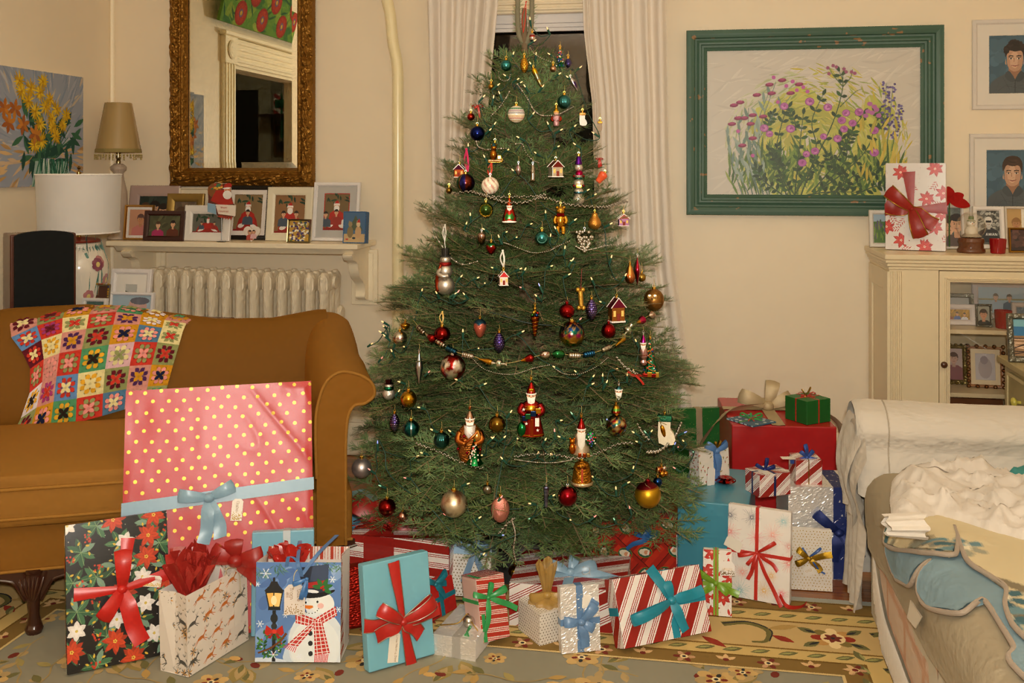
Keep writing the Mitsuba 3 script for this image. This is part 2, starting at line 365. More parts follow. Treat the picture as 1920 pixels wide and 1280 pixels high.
# the floor's boards where they show, each its own piece
PL = [rbox(0, .62, .0007, .0565, -.012, 0, .001).col('#000000')]
for j in range(20):
    y = 3.30 + .0572 * j
    if y > YB - .07: break
    off = R_.random() * .62
    for i in range(5):
        x = -1.75 + i * .62 + off
        for k, (xa, xb) in enumerate(((-1.75, -.95), (.2, 1.0))):
            a, b = max(x, xa), min(x + .6185, xb)
            if b - a < .03 or (k == 0 and not (2.9 < y)): continue
            put('floor__plank', box(a, b, y + .0006, y + .0566, -.012, -.001 + R_.random() * .0004), 'boards', False)
# baseboards with their cap moulding
def baseboard(name, a, b, inward):
    a, b, n = A(*a, 0), A(*b, 0), A(*inward, 0); d = nrm(b - a); L = np.linalg.norm(b - a)
    prof = [(0, 0), (.016, 0), (.016, .155), (.021, .16), (.021, .175), (.014, .183), (.012, .196), (.006, .205), (0, .208)]
    g = prism([(x, z) for x, z in prof], L)
    return struct(name,G(a+g.v[:,:1]*n+g.v[:,1:2]*UP+g.v[:,2:]*d,g.f).col(CREAM),'trimpaint','tall cream baseboard with moulded top edge' if name == 'baseboard_back' else None,25)
baseboard('baseboard_back', (XL, YB), (XR, YB), (0, -1))
baseboard('baseboard_left', (XL, YB), (XL, DY1 + .17), (1, 0))
struct('trim_1',tube([(XL+.012,YB-.012,.21),(XL+.012,YB-.012,ZC)],.011,8).col('#f3e8cc'),'trimpaint','thin white corner bead where two walls meet')

# window: casing, sash, pane, rolled blind

cw = .115
cas = []
for x0, x1, z0, z1 in ((WX0 - cw, WX0, WZ0, WZ1 + cw), (WX1, WX1 + cw, WZ0, WZ1 + cw), (WX0, WX1, WZ1, WZ1 + cw)):
    cas.append(rbox(x0, x1, YB - .02, YB, z0, z1, .004))
    if x1 - x0 > .3:
        for k in range(4): cas.append(rbox(x0, x1, YB - .03, YB - .018, z0 + .012 + k * .026, z0 + .026 + k * .026, .004))
    else:
        for k in range(3): cas.append(rbox(x0 + .015 + k * .032, x0 + .035 + k * .032, YB - .03, YB - .018, z0, z1 - cw, .004))
k = struct('window_1', cat(cas).col(CREAM), 'trimpaint', 'dark window with cream casing and half raised blind behind the tree', 30)
put(k + '__sill', rbox(WX0 - .15, WX1 + .15, YB - .055, YB + .1, WZ0 - .03, WZ0, .008).col(CREAM), 'trimpaint')
sash=[box(WX0,WX0+.04,YB+.05,YB+.09,WZ0,WZ1),box(WX1-.04,WX1,YB+.05,YB+.09,WZ0,WZ1),box(WX0,WX1,YB+.05,YB+.09,WZ0,WZ0+.05),box(WX0,WX1,YB+.05,YB+.09,WZ1-.05,WZ1),box(WX0,WX1,YB+.05,YB+.09,1.33,1.37)]
put(k + '__sash', cat(sash).col('#e9e2d2'), 'trimpaint', False)
put(k + '__pane', box(WX0 + .04, WX1 - .04, YB + .068, YB + .071, WZ0 + .05, WZ1 - .05), 'clearglass', False)
bl=[rbox(WX0+.01,WX1-.01,YB+.012,YB+.03,z,z+h_,.003) for z,h_ in ((2.05,.043),(2.03,.019),(2.012,.017))]+[box(WX0+.01,WX1-.01,YB+.02,YB+.026,2.012,2.093)]
put(k + '__blind', cat(bl).col('#d9d6d4'), 'satin')
struct('backdrop', cat([box(WX0 - .7, WX1 + .7, YB + .9, YB + .92, .2, 2.5)]).col('#0d0b08'), 'matte', None, False)

# the doorway in the left wall, the room beyond it (seen in the mirror)
def casing_side(y0, y1):
    g = [rbox(XL, XL + .02, y0, y1, 0, DZ, .004)]
    for k in range(4): g.append(rbox(XL + .018, XL + .03, y0 + .02 + k * .038, y0 + .042 + k * .038, .2, DZ, .005))
    return g
cs = casing_side(DY1, DY1 + .17) + casing_side(DY0 - .17, DY0)
for k in range(4): cs.append(rbox(XL + .018, XL + .03, DY0, DY1, DZ + .02 + k * .038, DZ + .042 + k * .038, .005))
cs.append(rbox(XL, XL + .02, DY0, DY1, DZ, DZ + .17, .004))
for y0 in (DY1, DY0 - .17):
    cs.append(rbox(XL, XL + .034, y0 - .004, y0 + .174, DZ, DZ + .174, .005))
    for r in (.06,.035):cs.append(lathe([(r*.6,.034),(r,.04),(r*.8,.046),(r*.3,.044),(0,.044)],20).rot('y',90).mv(XL,y0+.085,DZ+.087))
cs += [box(XL - .14, XL, DY1 - .02, DY1, 0, DZ), box(XL - .14, XL, DY0, DY0 + .02, 0, DZ), box(XL - .14, XL, DY0, DY1, DZ - .02, DZ)]
k = struct('door_1', cat(cs).col('#f0e6c8'), 'trimpaint', 'white fluted doorway casing seen in the mirror', 30)
put(k + '__head_cap', rbox(XL, XL + .05, DY0 - .2, DY1 + .2, DZ + .174, DZ + .2, .006).col('#f0e6c8'), 'trimpaint')
HX, HY = XL - 2.6, -.5
def hall(u, v): return at_y(u, v, 2 * (YB - .012) - HY)      # what the mirror shows of the hall's end wall
struct('wall_hall',cat([box(HX-.1,HX,HY,5.6,0,ZC),box(HX,XL-.14,5.5,5.6,0,ZC),box(HX,XL-.14,HY-.1,HY,0,ZC)]).col('#9a947e'),'matte',None,False)
d0, d1, d2 = hall(432, 170)[0], hall(487, 170)[0], hall(432, 170)[2]; dx0, dx1 = min(d0, d1), max(d0, d1)
k=struct('door_2',cat([rbox(x,x+.14,HY,HY+.03,0,d2,.004) for x in (dx0-.14,dx1)]+[rbox(dx0-.14,dx1+.14,HY,HY+.03,d2,d2+.15,.004)]).col('#b5ae94'),'trimpaint')
put(k + '__panel', box(dx0, dx1, HY, HY + .01, 0, d2).col('#2f2a22'), 'satin', False)
scene['added_hall_fill']={'type':'rectangle','to_world':T().translate([XL-1.2,.9,ZC-.02]).rotate([1,0,0],180).scale([.12,.12,1]),'bsdf':{'type':'diffuse','reflectance':{'type':'rgb','value':.5}},'emitter':{'type':'area','sampling_weight':4.0,'radiance':{'type':'rgb','value':[15.0,14.0,11.0]}}}  # added fill light on the hall ceiling, unseen, to brighten the mirrored hall
labels['added_hall_fill'] = {'kind': 'helper'}

# the riser pipe
pz = [at_y(*q, YB - .075) for q in ((722, -40), (732, 30), (737, 80), (745, 125), (746, 200), (746, 500))]
pp = np.array([(p[0], YB - .075, p[2]) for p in pz]); pp = np.vstack([pp, [pp[-1][0], YB - .075, .01]])
pp = np.vstack([[pp[0][0] - .01, YB - .075, ZC], pp])
one('riser_pipe',tube(spline(pp,60),.0265,16).col('#eadcae'),'gloss','cream painted vertical heating pipe with a slight bend in front of the wall','pipe',smooth=True)

# ------------------------------------------------------------------ curtains
def curtain(name, label, edge_l, edge_r, seed, folds):
    """edge_l, edge_r: (pixel x at z) lists from the top down."""
    rr = np.random.default_rng(seed); y0 = YB - .14
    zt, zb = 2.5, .012
    def side(e):
        P = np.array([at_y(u, v, y0) for u, v in e]); o = np.argsort(P[:, 2]); return P[o][:, 2], P[o][:, 0]
    zl, xl = side(edge_l); zr, xr = side(edge_r)
    ph = rr.uniform(0, 6.28, 8); fr_ = folds + rr.uniform(-1, 1, 8) * folds * .35
    am = rr.uniform(.3, 1, 8)
    def fn(u, v):
        z = zt + (zb - zt) * v; L, Rr = np.interp(z, zl, xl), np.interp(z, zr, xr)
        w = u + .02 * np.sin(9 * u + ph[0] + 1.2 * v)
        d = sum(am[i] * np.sin(2 * PI * fr_[i] * w + ph[i] + .8 * np.sin(3 * v + ph[i])) for i in range(8)) / 3
        d = np.tanh(d * 1.5) * .03 * (1 - .25 * v)
        return np.stack([L + (Rr - L) * (u + .012 * np.cos(2 * PI * fr_[0] * w)), y0 + d, z], 1)
    g = grid(fn, 220, 40)
    return one(name, (g + G(g.v + A(0, .0015, 0), g.f[:, ::-1])).col('#ded5c8'), 'cloth', label, 'curtain', smooth=True)
curtain('curtain','off-white gathered curtain on the left side of the window, beside the pipe',[(798,0),(803,150),(808,345),(812,700)],[(934,0),(928,60),(905,300),(890,700)],4,5)
curtain('curtain','off-white gathered curtain on the right side of the window, beside the green frame',[(1092,0),(1094,60),(1110,200),(1120,700)],[(1247,0),(1253,300),(1263,500),(1290,700),(1298,800)],9,6)

# ------------------------------------------------------------------ the rug
RX0, RX1, RY0, RY1 = -2.41, .91, .35, 3.285
mat('pile',roughness=0.95,specular=0.08,sheen=0.3,bump=lambda p,n,uv:noise(p[0]*420,p[1]*420,0)+0.6*noise(p[0]*150,p[1]*150,3),scale=0.003)
rug=one('area_rug',rbox(RX0,RX1,RY0,RY1,0,.0095,.004).col('#8d8979'),'pile','large grey-blue rug with a tan flowered border under the gifts','rug')
RW, RH = RX1 - RX0, RY1 - RY0
P = Print(RW, RH)
BR_, TAN, DK, RED, OLV, BLU = '#7d6234', '#a68d60', '#33312f', '#6e3026', '#6a653f', '#565d63'
P.bg('#87826f')
rr = random.Random(3)
def rosette(x, y, r, a0=0):
    for i in range(7):
        a=a0+i*2*PI/7;P.ell(x+r*.68*math.cos(a),y+r*.68*math.sin(a),r*.42,r*.36,math.degrees(a),TAN if i % 2 else '#bd9c63',9)
    P.ell(x, y, r * .55, c='#b08a50', n=10)
    for i in range(5):a=a0+.5+i*2*PI/5;P.ell(x+r*.4*math.cos(a),y+r*.4*math.sin(a),r*.2,r*.13,math.degrees(a),RED if i % 3 else DK,7)
    P.ell(x, y, r * .24, c='#d8c294', n=8); P.ell(x, y, r * .12, c=DK, n=6)
def vine(x, y, a, n, st=.045):
    pts = [(x, y)]
    for i in range(n): a += rr.uniform(-.5, .6); x += st * math.cos(a); y += st * math.sin(a); pts.append((x, y))
    P.line(spline(np.c_[pts, np.zeros(len(pts))], n * 3)[:, :2], .005, '#978256')
    for i in range(1, len(pts), 2): P.leaf(*pts[i], .055, .024, rr.uniform(0, 360), rr.choice([OLV, '#9a8a55', TAN, '#a98950']))
vis = lambda x, y: y > RH - 1.65
for i in range(230):     # the field's blossoms, leaves and tendrils, most of them near where it shows
    x, y = rr.uniform(.4, RW - .4), rr.uniform(RH - 1.75, RH - .5)
    if i % 3 == 0: vine(x, y, rr.uniform(0, 6.3), 7)
    elif i % 3 == 1: rosette(x, y, rr.uniform(.03, .065), rr.random())
    else:
        a = rr.uniform(0, 360); P.leaf(x, y, .1, .05, a, '#8b7a48'); P.leaf(x, y, .085, .03, a + 4, TAN); P.leaf(x, y, .05, .016, a + 2, OLV)
        for q in range(3):P.ell(x+rr.uniform(-.05,.05),y+rr.uniform(-.05,.05),.018,.012,rr.uniform(0,180),rr.choice([TAN,RED,'#c09a5c',TAN]),8)
def ring(o0, o1, c):
    P.rect(o0, RH - o1, RW - o0, RH - o0, c); P.rect(o0, 0, o1, RH - o0, c); P.rect(RW - o1, 0, RW - o0, RH - o0, c)
for o0,o1,c in ((0,.03,'#9a998d'),(.03,.11,BR_),(.034,.039,'#5e4722'),(.11,.187,'#c3a668'),(.108,.115,'#6f5428'),(.187,.364,'#bda06a'),(.185,.192,'#7c5d2c'),(.364,.424,'#c3a668'),(.361,.368,'#7c5d2c'),(.424,.492,BR_),(.42,.427,'#6f5428'),(.488,.497,'#cbb078')):ring(o0,o1,c)
def path_at(s, off):      # along the top edge, then down the right and left
    return s, RH - off
def motif(x, y, kind, rot=0):
    if kind == 'guard':
        for i in range(6):a=i*PI/3;P.ell(x+.02*math.cos(a),y+.02*math.sin(a),.012,.008,math.degrees(a),RED if i % 2 else '#b98f6a',7)
        P.ell(x, y, .012, c='#d9bf8c', n=8); P.ell(x, y, .006, c=DK, n=6)
    if kind == 'guard2':
        for q in (-1, 0, 1): P.leaf(x, y, .034, .016, 90 + q * 55 + rot, '#cda877'); 
        P.ell(x, y, .009, c=RED, n=7)
    if kind == 'leaf': P.leaf(x - .03, y - .006, .06, .024, 18 + rot, OLV); P.leaf(x - .024, y - .003, .04, .01, 18 + rot, '#98935a')
    if kind == 'big':
        for i in range(8):
            a=i*PI/4;P.ell(x+.042*math.cos(a),y+.042*math.sin(a),.022,.017,math.degrees(a),['#8d3426','#b88a4e','#e0c48e','#7d6b3a'][i % 4],9)
        P.ell(x, y, .036, c='#e0c48e', n=12); P.flower(x, y, .03, 6, RED, cen='#c9a870', a0=15); P.ell(x, y, .007, c=DK, n=6)
        for a in (35,150,215,330):P.leaf(x+.05*math.cos(math.radians(a)),y+.05*math.sin(math.radians(a)),.06,.03,a,OLV);P.leaf(x+.05*math.cos(math.radians(a)),y+.05*math.sin(math.radians(a)),.04,.012,a,DK)
    if kind == 'palmette':
        P.ell(x,y,.075,.052,10,'#5b5f55',16);P.ell(x,y,.064,.043,10,'#a99b74',14);P.ell(x,y,.05,.034,10,OLV,12);P.ell(x,y,.038,.025,10,'#e0c48e',12);P.flower(x,y,.026,6,RED,cen=DK)
        P.leaf(x-.1,y+.03,.12,.05,190,'#7d6b3a');P.leaf(x-.1,y+.03,.09,.02,190,DK);P.leaf(x+.05,y-.05,.09,.03,320,'#8d3426')
    if kind == 'scroll':
        P.line(spline([(x-.1,y+.04,0),(x-.03,y+.06,0),(x+.03,y+.02,0),(x+.02,y-.05,0),(x-.02,y-.06,0)],14)[:,:2],.028,'#6a6238',.3)
        P.line(spline([(x-.1,y+.045,0),(x-.02,y+.066,0),(x+.04,y+.02,0),(x+.03,y-.05,0)],14)[:,:2],.008,DK,.4);P.leaf(x+.03,y+.03,.1,.03,20,'#a98950');P.leaf(x+.04,y-.01,.07,.03,-30,'#8d3426')
def run(off, step, kinds, j0=0):
    for sgn, L in ((0, RW - 2 * off), (1, 1.9), (2, 1.9)):
        n = int(L / step)
        for i in range(n + 1):
            s = off + i * L / max(n, 1)
            x, y, r_ = ((s, RH - off, 0), (RW - off, RH - s, 90), (off, RH - s, 90))[sgn]
            motif(x, y, kinds[(i + j0) % len(kinds)], r_)
run(.07,.11,['guard','guard2']);run(.148,.075,['leaf']);run(.276,.20,['big','scroll','palmette','scroll']);run(.394,.075,['leaf']);run(.456,.11,['guard','guard2'],1)
put(rug + '__pattern', P.mesh(flat((RX0, RY0, .0095), (1, 0, 0), (0, 1, 0), (0, 0, 1)), 4e-5, 1e-4), 'pile', False)
stuff(rug + '__pattern')
# ================================================================== the mustard sofa, turned towards the tree
SO,SE,SB=A(-1.878,2.62,.0098),A(math.cos(math.radians(25)),math.sin(math.radians(25)),0),A(-math.sin(math.radians(25)),math.cos(math.radians(25)),0)
def sofa_fr(g): return g.fr(SO, SE, SB, UP)
MUST, MUST2 = '#80541a', '#734a12'
sofa = thing('mustard_sofa', 'mustard velvet sofa with rolled arm and carved legs, a crochet throw on its back', 'sofa')
def prof_loft(sec, ss, nprof=40):
    """sec(s) -> control points (t, z); lofted along s."""
    rows = [spline(np.c_[np.full(len(sec(s)), s), sec(s)], nprof) for s in ss]
    n = len(rows); v = np.vstack(rows); i, j = np.meshgrid(np.arange(n - 1), np.arange(nprof - 1), indexing='ij'); i, j = i.ravel(), j.ravel()
    return G(v, np.stack([i * nprof + j, (i + 1) * nprof + j, (i + 1) * nprof + j + 1, i * nprof + j + 1], 1))
def ztop(s): return float(np.interp(s, [-.7, -.45, -.2, .05, .3, .5, .7, .86], [.80, .83, .87, .875, .84, .805, .80, .825]))
def backsec(s):
    z = ztop(s); return [(.60, .42), (.565, .52), (.59, .66), (.635, z - .05), (.68, z), (.735, z - .02), (.765, z - .12), (.77, .5), (.77, .19)]
b = prof_loft(backsec, np.linspace(-.62, .90, 46)); bn = meshkit.fbm(b.v * 6, 3) - .5; b.v[:, 1] += bn * .012
put(sofa + '__backrest', sofa_fr(b.flip()).col(MUST2), 'velvet', True)
put(sofa+'__seam',sofa_fr(tube([(.31,.578,.50),(.31,.573,.55),(.31,.590,.66),(.31,.63,.79),(.31,.675,.832)],.003,6)).col('#6a4210'),'velvet',True)
put(sofa + '__base', sofa_fr(cat([rbox(-.62, .93, .02, .76, .184, .345, .012)])).col(MUST), 'velvet')
def cushion(x0, x1, y0, y1, z0, z1, crown=.03, r=.05, n=40):
    def fn(u, v):
        a, b_ = u * 2 - 1, v * 2 - 1
        return np.stack([a, b_, a * 0], 1)
    cx, cy = (x0 + x1) / 2, (y0 + y1) / 2; hx, hy, hz = (x1 - x0) / 2, (y1 - y0) / 2, (z1 - z0) / 2
    g = trimesh.creation.icosphere(subdivisions=5); d = g.vertices
    e = np.sign(d) * np.abs(d) ** .28; e /= np.abs(e).max(1, keepdims=True) ** .75
    p = np.stack([cx + hx * e[:, 0], cy + hy * e[:, 1], (z0 + z1) / 2 + hz * e[:, 2]], 1)
    w = np.clip(1 - (e[:, 0] ** 4), 0, 1) * np.clip(1 - e[:, 1] ** 4, 0, 1)
    p[:, 2] += crown * w * (e[:, 2] > 0)
    p += (meshkit.fbm(p * 9, 3)[:, None] - .5) * .016
    return G(p, g.faces)
cu = put(sofa + '__seat_cushion', sofa_fr(cushion(-.62, .805, -.02, .62, .33, .475)).col('#8d6126'), 'velvet', True)
for z, y in ((.438, -.012), (.352, -.012)):
    put(cu+'__piping',sofa_fr(tube(spline([(-.6,y,z),(-.2,y-.009,z+.003),(.3,y-.009,z),(.78,y,z+.002)],40),.0055,6)).col('#94682a'),'velvet',True)
put(sofa + '__piping', sofa_fr(tube([(-.6, .016, .19), (.93, .016, .19)], .005, 6)).col('#94682a'), 'velvet', True)
# the rolled arm: a scroll section swept from the front to the back
def armsec(t):
    k = t / .76; h_ = .725 + .085 * k ** 1.3; w = .008 * math.sin(9 * k)
    q=[(.815,.40),(.812,.55),(.818,h_-.10),(.842,h_-.03),(.885,h_+.002),(.94,h_-.006),(.985,h_-.035),(.995,h_-.075),(.965,h_-.10),(.932,h_-.105),(.912,h_-.14),(.905,h_-.22),(.905,.4),(.905,.184)]
    return [(x + w * .3, z) for x, z in q]
rows = [spline(np.array([(x, t, z) for x, z in armsec(t)]), 60) for t in np.linspace(0, .74, 24)]
n = len(rows); i, j = np.meshgrid(np.arange(n - 1), np.arange(59), indexing='ij'); i, j = i.ravel(), j.ravel()
ag=G(np.vstack(rows),np.stack([i*60+j,i*60+j+1,(i+1)*60+j+1,(i+1)*60+j],1));ag.v += (meshkit.fbm(ag.v*8,3)[:,None]-.5)*.010
armk = put(sofa + '__arm', sofa_fr(ag.flip()).col('#84581c'), 'velvet', True)
fs = spline(np.array([(x, z, 0) for x, z in armsec(0)]), 60)[:, :2]; outl = np.vstack([fs, [(.815, .184)]])
pn = prism(outl, .018); pn = G(pn.v[:, [0, 2, 1]] * A(1, -1, 1) + A(0, .004, 0), pn.f).flip()
put(armk + '__front_panel', sofa_fr(pn).col('#7c4f12'), 'velvet', 30)
put(armk + '__piping', sofa_fr(tube(np.c_[fs[:, 0], np.full(60, -.014), fs[:, 1]], .0055, 6)).col('#8c6024'), 'velvet', True)
pn2 = G(pn.v * A(-1, 1, 1) + A(.19, 0, 0), pn.f).flip()
put(sofa + '__arm', sofa_fr(G(ag.v * A(-1, 1, 1) + A(.19, 0, 0), ag.f) + pn2).col('#84581c'), 'velvet', 40)
# cabriole legs
WOOD = '#3a1d10'
def leg():
    zz=[(0,.0,.021),(.0,.012,.026),(.0,.03,.02),(.006,.06,.0155),(.008,.10,.018),(.0,.14,.026),(-.012,.17,.034),(-.01,.195,.036)]
    p = spline([(0, -a, z) for a, z, r in zz], 26); r = np.interp(p[:, 2], [z for _, z, _ in zz], [r for _, _, r in zz])
    g = tube(p, r, 14)
    br=prism([(-.11,.19),(.11,.19),(.105,.168),(.085,.172),(.075,.16),(.05,.155),(.035,.13),(.02,.10),(-.02,.10),(-.035,.13),(-.05,.155),(-.075,.16),(-.085,.172),(-.105,.168)],.022)
    sh=cat([tube(spline([(x*.2,-.034,.105),(x*.7,-.042,.14),(x,-.036,.175)],8),[.003,.004,.0045,.005,.005,.0045,.004,.002],6) for x in (-.032,-.018,-.006,.006,.018,.032)])
    rim=cat([tube(spline([(s_*.022,-.012,.10),(s_*.04,-.013,.135),(s_*.055,-.013,.157),(s_*.08,-.013,.165),(s_*.104,-.013,.17)],14),.0042,6) for s_ in (-1,1)])
    return g + G(br.v[:, [0, 2, 1]] * A(1, -1, 1) + A(0, .01, 0), br.f).flip() + sh + rim
lg = leg()
for x, y in ((0, .03), (.84, .03), (-.56, .03), (.84, .7), (-.56, .7)):
    put(sofa + '__leg', sofa_fr(lg.mv(x, y, 0)).col(WOOD), 'lacquer', 50)

# ------------------------------------------------------------------ the crochet throw: granny squares, each its own piece
thr = thing('crochet_throw', 'multicoloured crochet granny square throw over the back of the mustard sofa', 'throw blanket')
cen = [[(42, 607), (92, 592), (143, 582), (195, 578), (245, 577), (290, 590), (333, 597)],
       [(52, 637), (97, 609), (142, 605), (193, 595), (242, 591), (288, 594 + 10), (326, 610)],
       [(70, 660), (97, 645), (135, 639), (183, 629), (235, 622), (283, 619), (322, 619 + 8)],
       [(72, 705), (95, 684), (125, 682), (175, 672), (227, 664), (268, 660), (310, 662)],
       [(66, 748), (90, 728), (120, 729), (172, 719), (218, 714), (262, 707), (300, 707)],
       [(45, 800), (80, 780), (118, 775), (170, 765), (217, 752), (255, 745), (292, 740)]]
_bw = sofa_fr(b); _t = _bw.v[_bw.f]; N_ = nrm(-SB + UP * .25)
def on_back(u, v):
    """Where a pixel's ray meets the sofa's back; above it, the back's ridge."""
    r=ray(u,v);e1,e2=_t[:,1]-_t[:,0],_t[:,2]-_t[:,0];h=np.cross(r,e2);det=(e1*h).sum(1);det=np.where(abs(det)< 1e-12,1e-12,det);sv=CAM-_t[:,0];x=(sv*h).sum(1)/det;q=np.cross(sv,e1);y=(q @ r)/det;d=(e2*q).sum(1)/det;ok=(x >=-1e-6) & (y >=-1e-6) & (x+y <= 1+1e-6) & (d> 0)
    p = CAM + r * d[ok].min() if ok.any() else at_plane(u, v, SO + SB * .70, -SB)
    return p + N_ * .016
CN = np.array([[on_back(*q) for q in r] for r in cen])
ext = np.zeros((8, 9, 3)); ext[1:7, 1:8] = CN
ext[0, 1:8] = 2 * ext[1, 1:8] - ext[2, 1:8] + A(0, .05, -.02); ext[7, 1:8] = 2 * ext[6, 1:8] - ext[5, 1:8]
ext[:, 0] = 2 * ext[:, 1] - ext[:, 2]; ext[:, 8] = 2 * ext[:, 7] - ext[:, 6]
cor = (ext[:-1, :-1] + ext[1:, :-1] + ext[:-1, 1:] + ext[1:, 1:]) / 4
PALW=dict(r='#c0392b',g='#8b8f5a',k='#c98a7d',c='#dccf94',o='#c48a1f',b='#5f86b5',t='#4f7390',n='#1d1f3a',w='#5e1a24',p='#4b2752',e='#4f8f62',l='#cfa9ae',y='#d9a32c',d='#2b2018',s='#e08f86',v='#a03a72',z='#d9cfd0')
sq=['kwc grw osn kgo ekg ozc koe','brc rvw cgr rgs kpo ozc cgr','wrc cyc kpo gwr osn tsc cgr','rgs ksk rgs eyd lcg rgs gwr','zyd kvr brc cyc gwr kpo osn','gwr osn eyd rgs tsc kgo gec']
sq = [r.split() for r in sq]
sq[3][0] = 'rgs'; sq[5][0] = 'gwr'; sq[4][0] = 'zyd'
rq = random.Random(5)
for a in range(6):
    for b_ in range(7):
        q = [cor[a + 1, b_], cor[a + 1, b_ + 1], cor[a, b_ + 1], cor[a, b_]]
        col = [PALW[x] for x in sq[a][b_]]; Pq = Print(1, 1, clip=False)
        nn = nrm(np.cross(q[1] - q[0], q[3] - q[0])); nn = nn if np.dot(nn, N_) > 0 else -nn
        bul = rq.uniform(.0, .008)
        def fm(p, h, q=q, nn=nn, bul=bul):
            u, v = p[:, :1], p[:, 1:2]
            return (1-u)*(1-v)*q[0]+u*(1-v)*q[1]+u*v*q[2]+(1-u)*v*q[3]+nn*(np.asarray(h)+bul*np.sin(PI*u)*np.sin(PI*v))
        gb = grid(lambda u, v: np.stack([u, v, u * 0], 1), 13, 13)
        base = G(fm(gb.v[:, :2], .0), gb.f) + G(fm(gb.v[:, :2], -.006), gb.f[:, ::-1])
        k = put(thr + '__granny_square', base.col(col[0]), 'wool', True)
        rows_ = Pq
        for s_ in range(5):      # stitches of the outer round
            for e in range(4):
                o = .1 + s_ * .2; x, y = ((o, .06), (.94, o), (1 - o, .94), (.06, 1 - o))[e]
                rows_.ell(x, y, .085, .05, 0 if e % 2 == 0 else 90, C(col[0]) * rq.uniform(.85, 1.1), 8)
        for e in range(4):
            for o in (.3, .7):
                x,y=((o,.145),(.855,o),(1-o,.855),(.145,1-o))[e];rows_.ell(x,y,.03,.045,0 if e % 2 == 0 else 90,C(col[0])*.25,7)
        for e in range(8):
            an = math.radians(45 * e + 22.5); rr_ = .31 if e % 2 == 0 else .31
            rows_.ell(.5 + rr_ * math.cos(an), .5 + rr_ * math.sin(an), .115, .10, 45 * e, C(col[1]) * rq.uniform(.88, 1.08), 8)
        for e in range(4): an = math.radians(90 * e); rows_.ell(.5 + .2 * math.cos(an), .5 + .2 * math.sin(an), .05, .03, 90 * e, C(col[1]) * .4, 6)
        for e in range(4):an=math.radians(90*e+45);rows_.ell(.5+.15*math.cos(an),.5+.15*math.sin(an),.135,.085,90*e+45,C(col[2]),9)
        rows_.ell(.5, .5, .06, c=C(col[2]) * .75, n=8)
        put(k + '__stitches', Pq.mesh(fm, .0011, .0008), 'wool', False)

# ================================================================== the white sofa on the right, its far arm and its layers of covers
from scipy.spatial import Delaunay
from shapely.geometry import Polygon as SP, Point as SPt
import shapely
def patch(poly, step, fmap, th=.002, seed=1):
    """A sheet over the outline poly in (a, b): even points inside, mapped by fmap; both sides and a rim."""
    pol = SP(poly).buffer(0); pol = pol if pol.geom_type == 'Polygon' else max(pol.geoms, key=lambda g: g.area)
    rim = np.array(shapely.segmentize(pol.exterior, step).coords)[:-1]; x0, y0, x1, y1 = pol.bounds
    X, Y = np.meshgrid(np.arange(x0, x1, step), np.arange(y0, y1, step * .9)); X = X + (np.arange(len(X)) % 2)[:, None] * step / 2
    q = np.c_[X.ravel(), Y.ravel()]; ins = shapely.contains_xy(pol.buffer(-step * .55), q[:, 0], q[:, 1]); q = q[ins]
    pts = np.vstack([rim, q]); f = Delaunay(pts).simplices; c = pts[f].mean(1); f = f[shapely.contains_xy(pol, c[:, 0], c[:, 1])]
    a,b,c=pts[f[:,0]],pts[f[:,1]],pts[f[:,2]];neg=(b[:,0]-a[:,0])*(c[:,1]-a[:,1])-(b[:,1]-a[:,1])*(c[:,0]-a[:,0])< 0
    f[neg] = f[neg][:, ::-1]; n, m = len(pts), len(rim); k = np.arange(m)
    side = np.stack([k, k + n, (k + 1) % m + n, (k + 1) % m], 1); side = np.vstack([side[:, [0, 1, 2]], side[:, [0, 2, 3]]])
    return G(np.vstack([fmap(pts, th), fmap(pts, 0.0)]), np.vstack([f, f[:, ::-1] + n, side])), np.vstack([pts, pts])
WX, WZ, WR = .565, .425, .05
def over_edge(off, wr=.006, seed=0, fq=9, floor_=0.012):
    """(Y, a): a < 0 runs back over the seat, a > 0 hangs down its front."""
    def f(p, h):
        y, a = p[:, 0], p[:, 1]; L = WR * PI / 2; t = np.clip(a / L + .5, 0, 1) * PI / 2; o = off + np.asarray(h)
        w=(meshkit.fbm(np.c_[y*fq,a*fq,y*0+seed],3,seed)-.5)*wr*2+(meshkit.noise(np.c_[y*fq*.45+a*3,y*0,y*0+seed],seed+5)-.5)*wr*2.2*np.clip(a*4,0,1)
        o = o + w + np.abs(np.minimum(w, 0))
        up_, dn = np.minimum(a + L / 2, 0), np.maximum(a - L / 2, 0)
        X = WX + WR - up_ - (WR + o) * np.sin(t); Z = WZ - WR + (WR + o) * np.cos(t) - dn
        return np.c_[X, y, np.maximum(Z, floor_)]
    return f
def ya(u, v):
    """The (Y, a) of a pixel on the white sofa's seat or front."""
    q = at_z(u, v, WZ)
    if q[0] >= WX + .03: return q[1], -(q[0] - WX)
    q = at_x(u, v, WX); return q[1], WZ - q[2]
SL = '#bfb5a4'
ws = thing('slipcovered_sofa', 'white slipcovered sofa at the right edge with quilts lying over its seat', 'sofa')
g, _ = patch([(1.2, -1.0), (3.2, -1.0), (3.2, .43), (1.2, .43)], .03, over_edge(0, .011, 2, 7), .004)
put(ws + '__seat', g.col('#b3a892'), 'cloth', True)
put(ws + '__base', box(WX + .03, 1.62, 1.2, 3.3, .03, WZ - .03).col(SL), 'cloth', False)
put(ws + '__backrest', rbox(1.38, 1.66, 1.2, 3.62, .02, .82, .08).col(SL), 'cloth', 30)
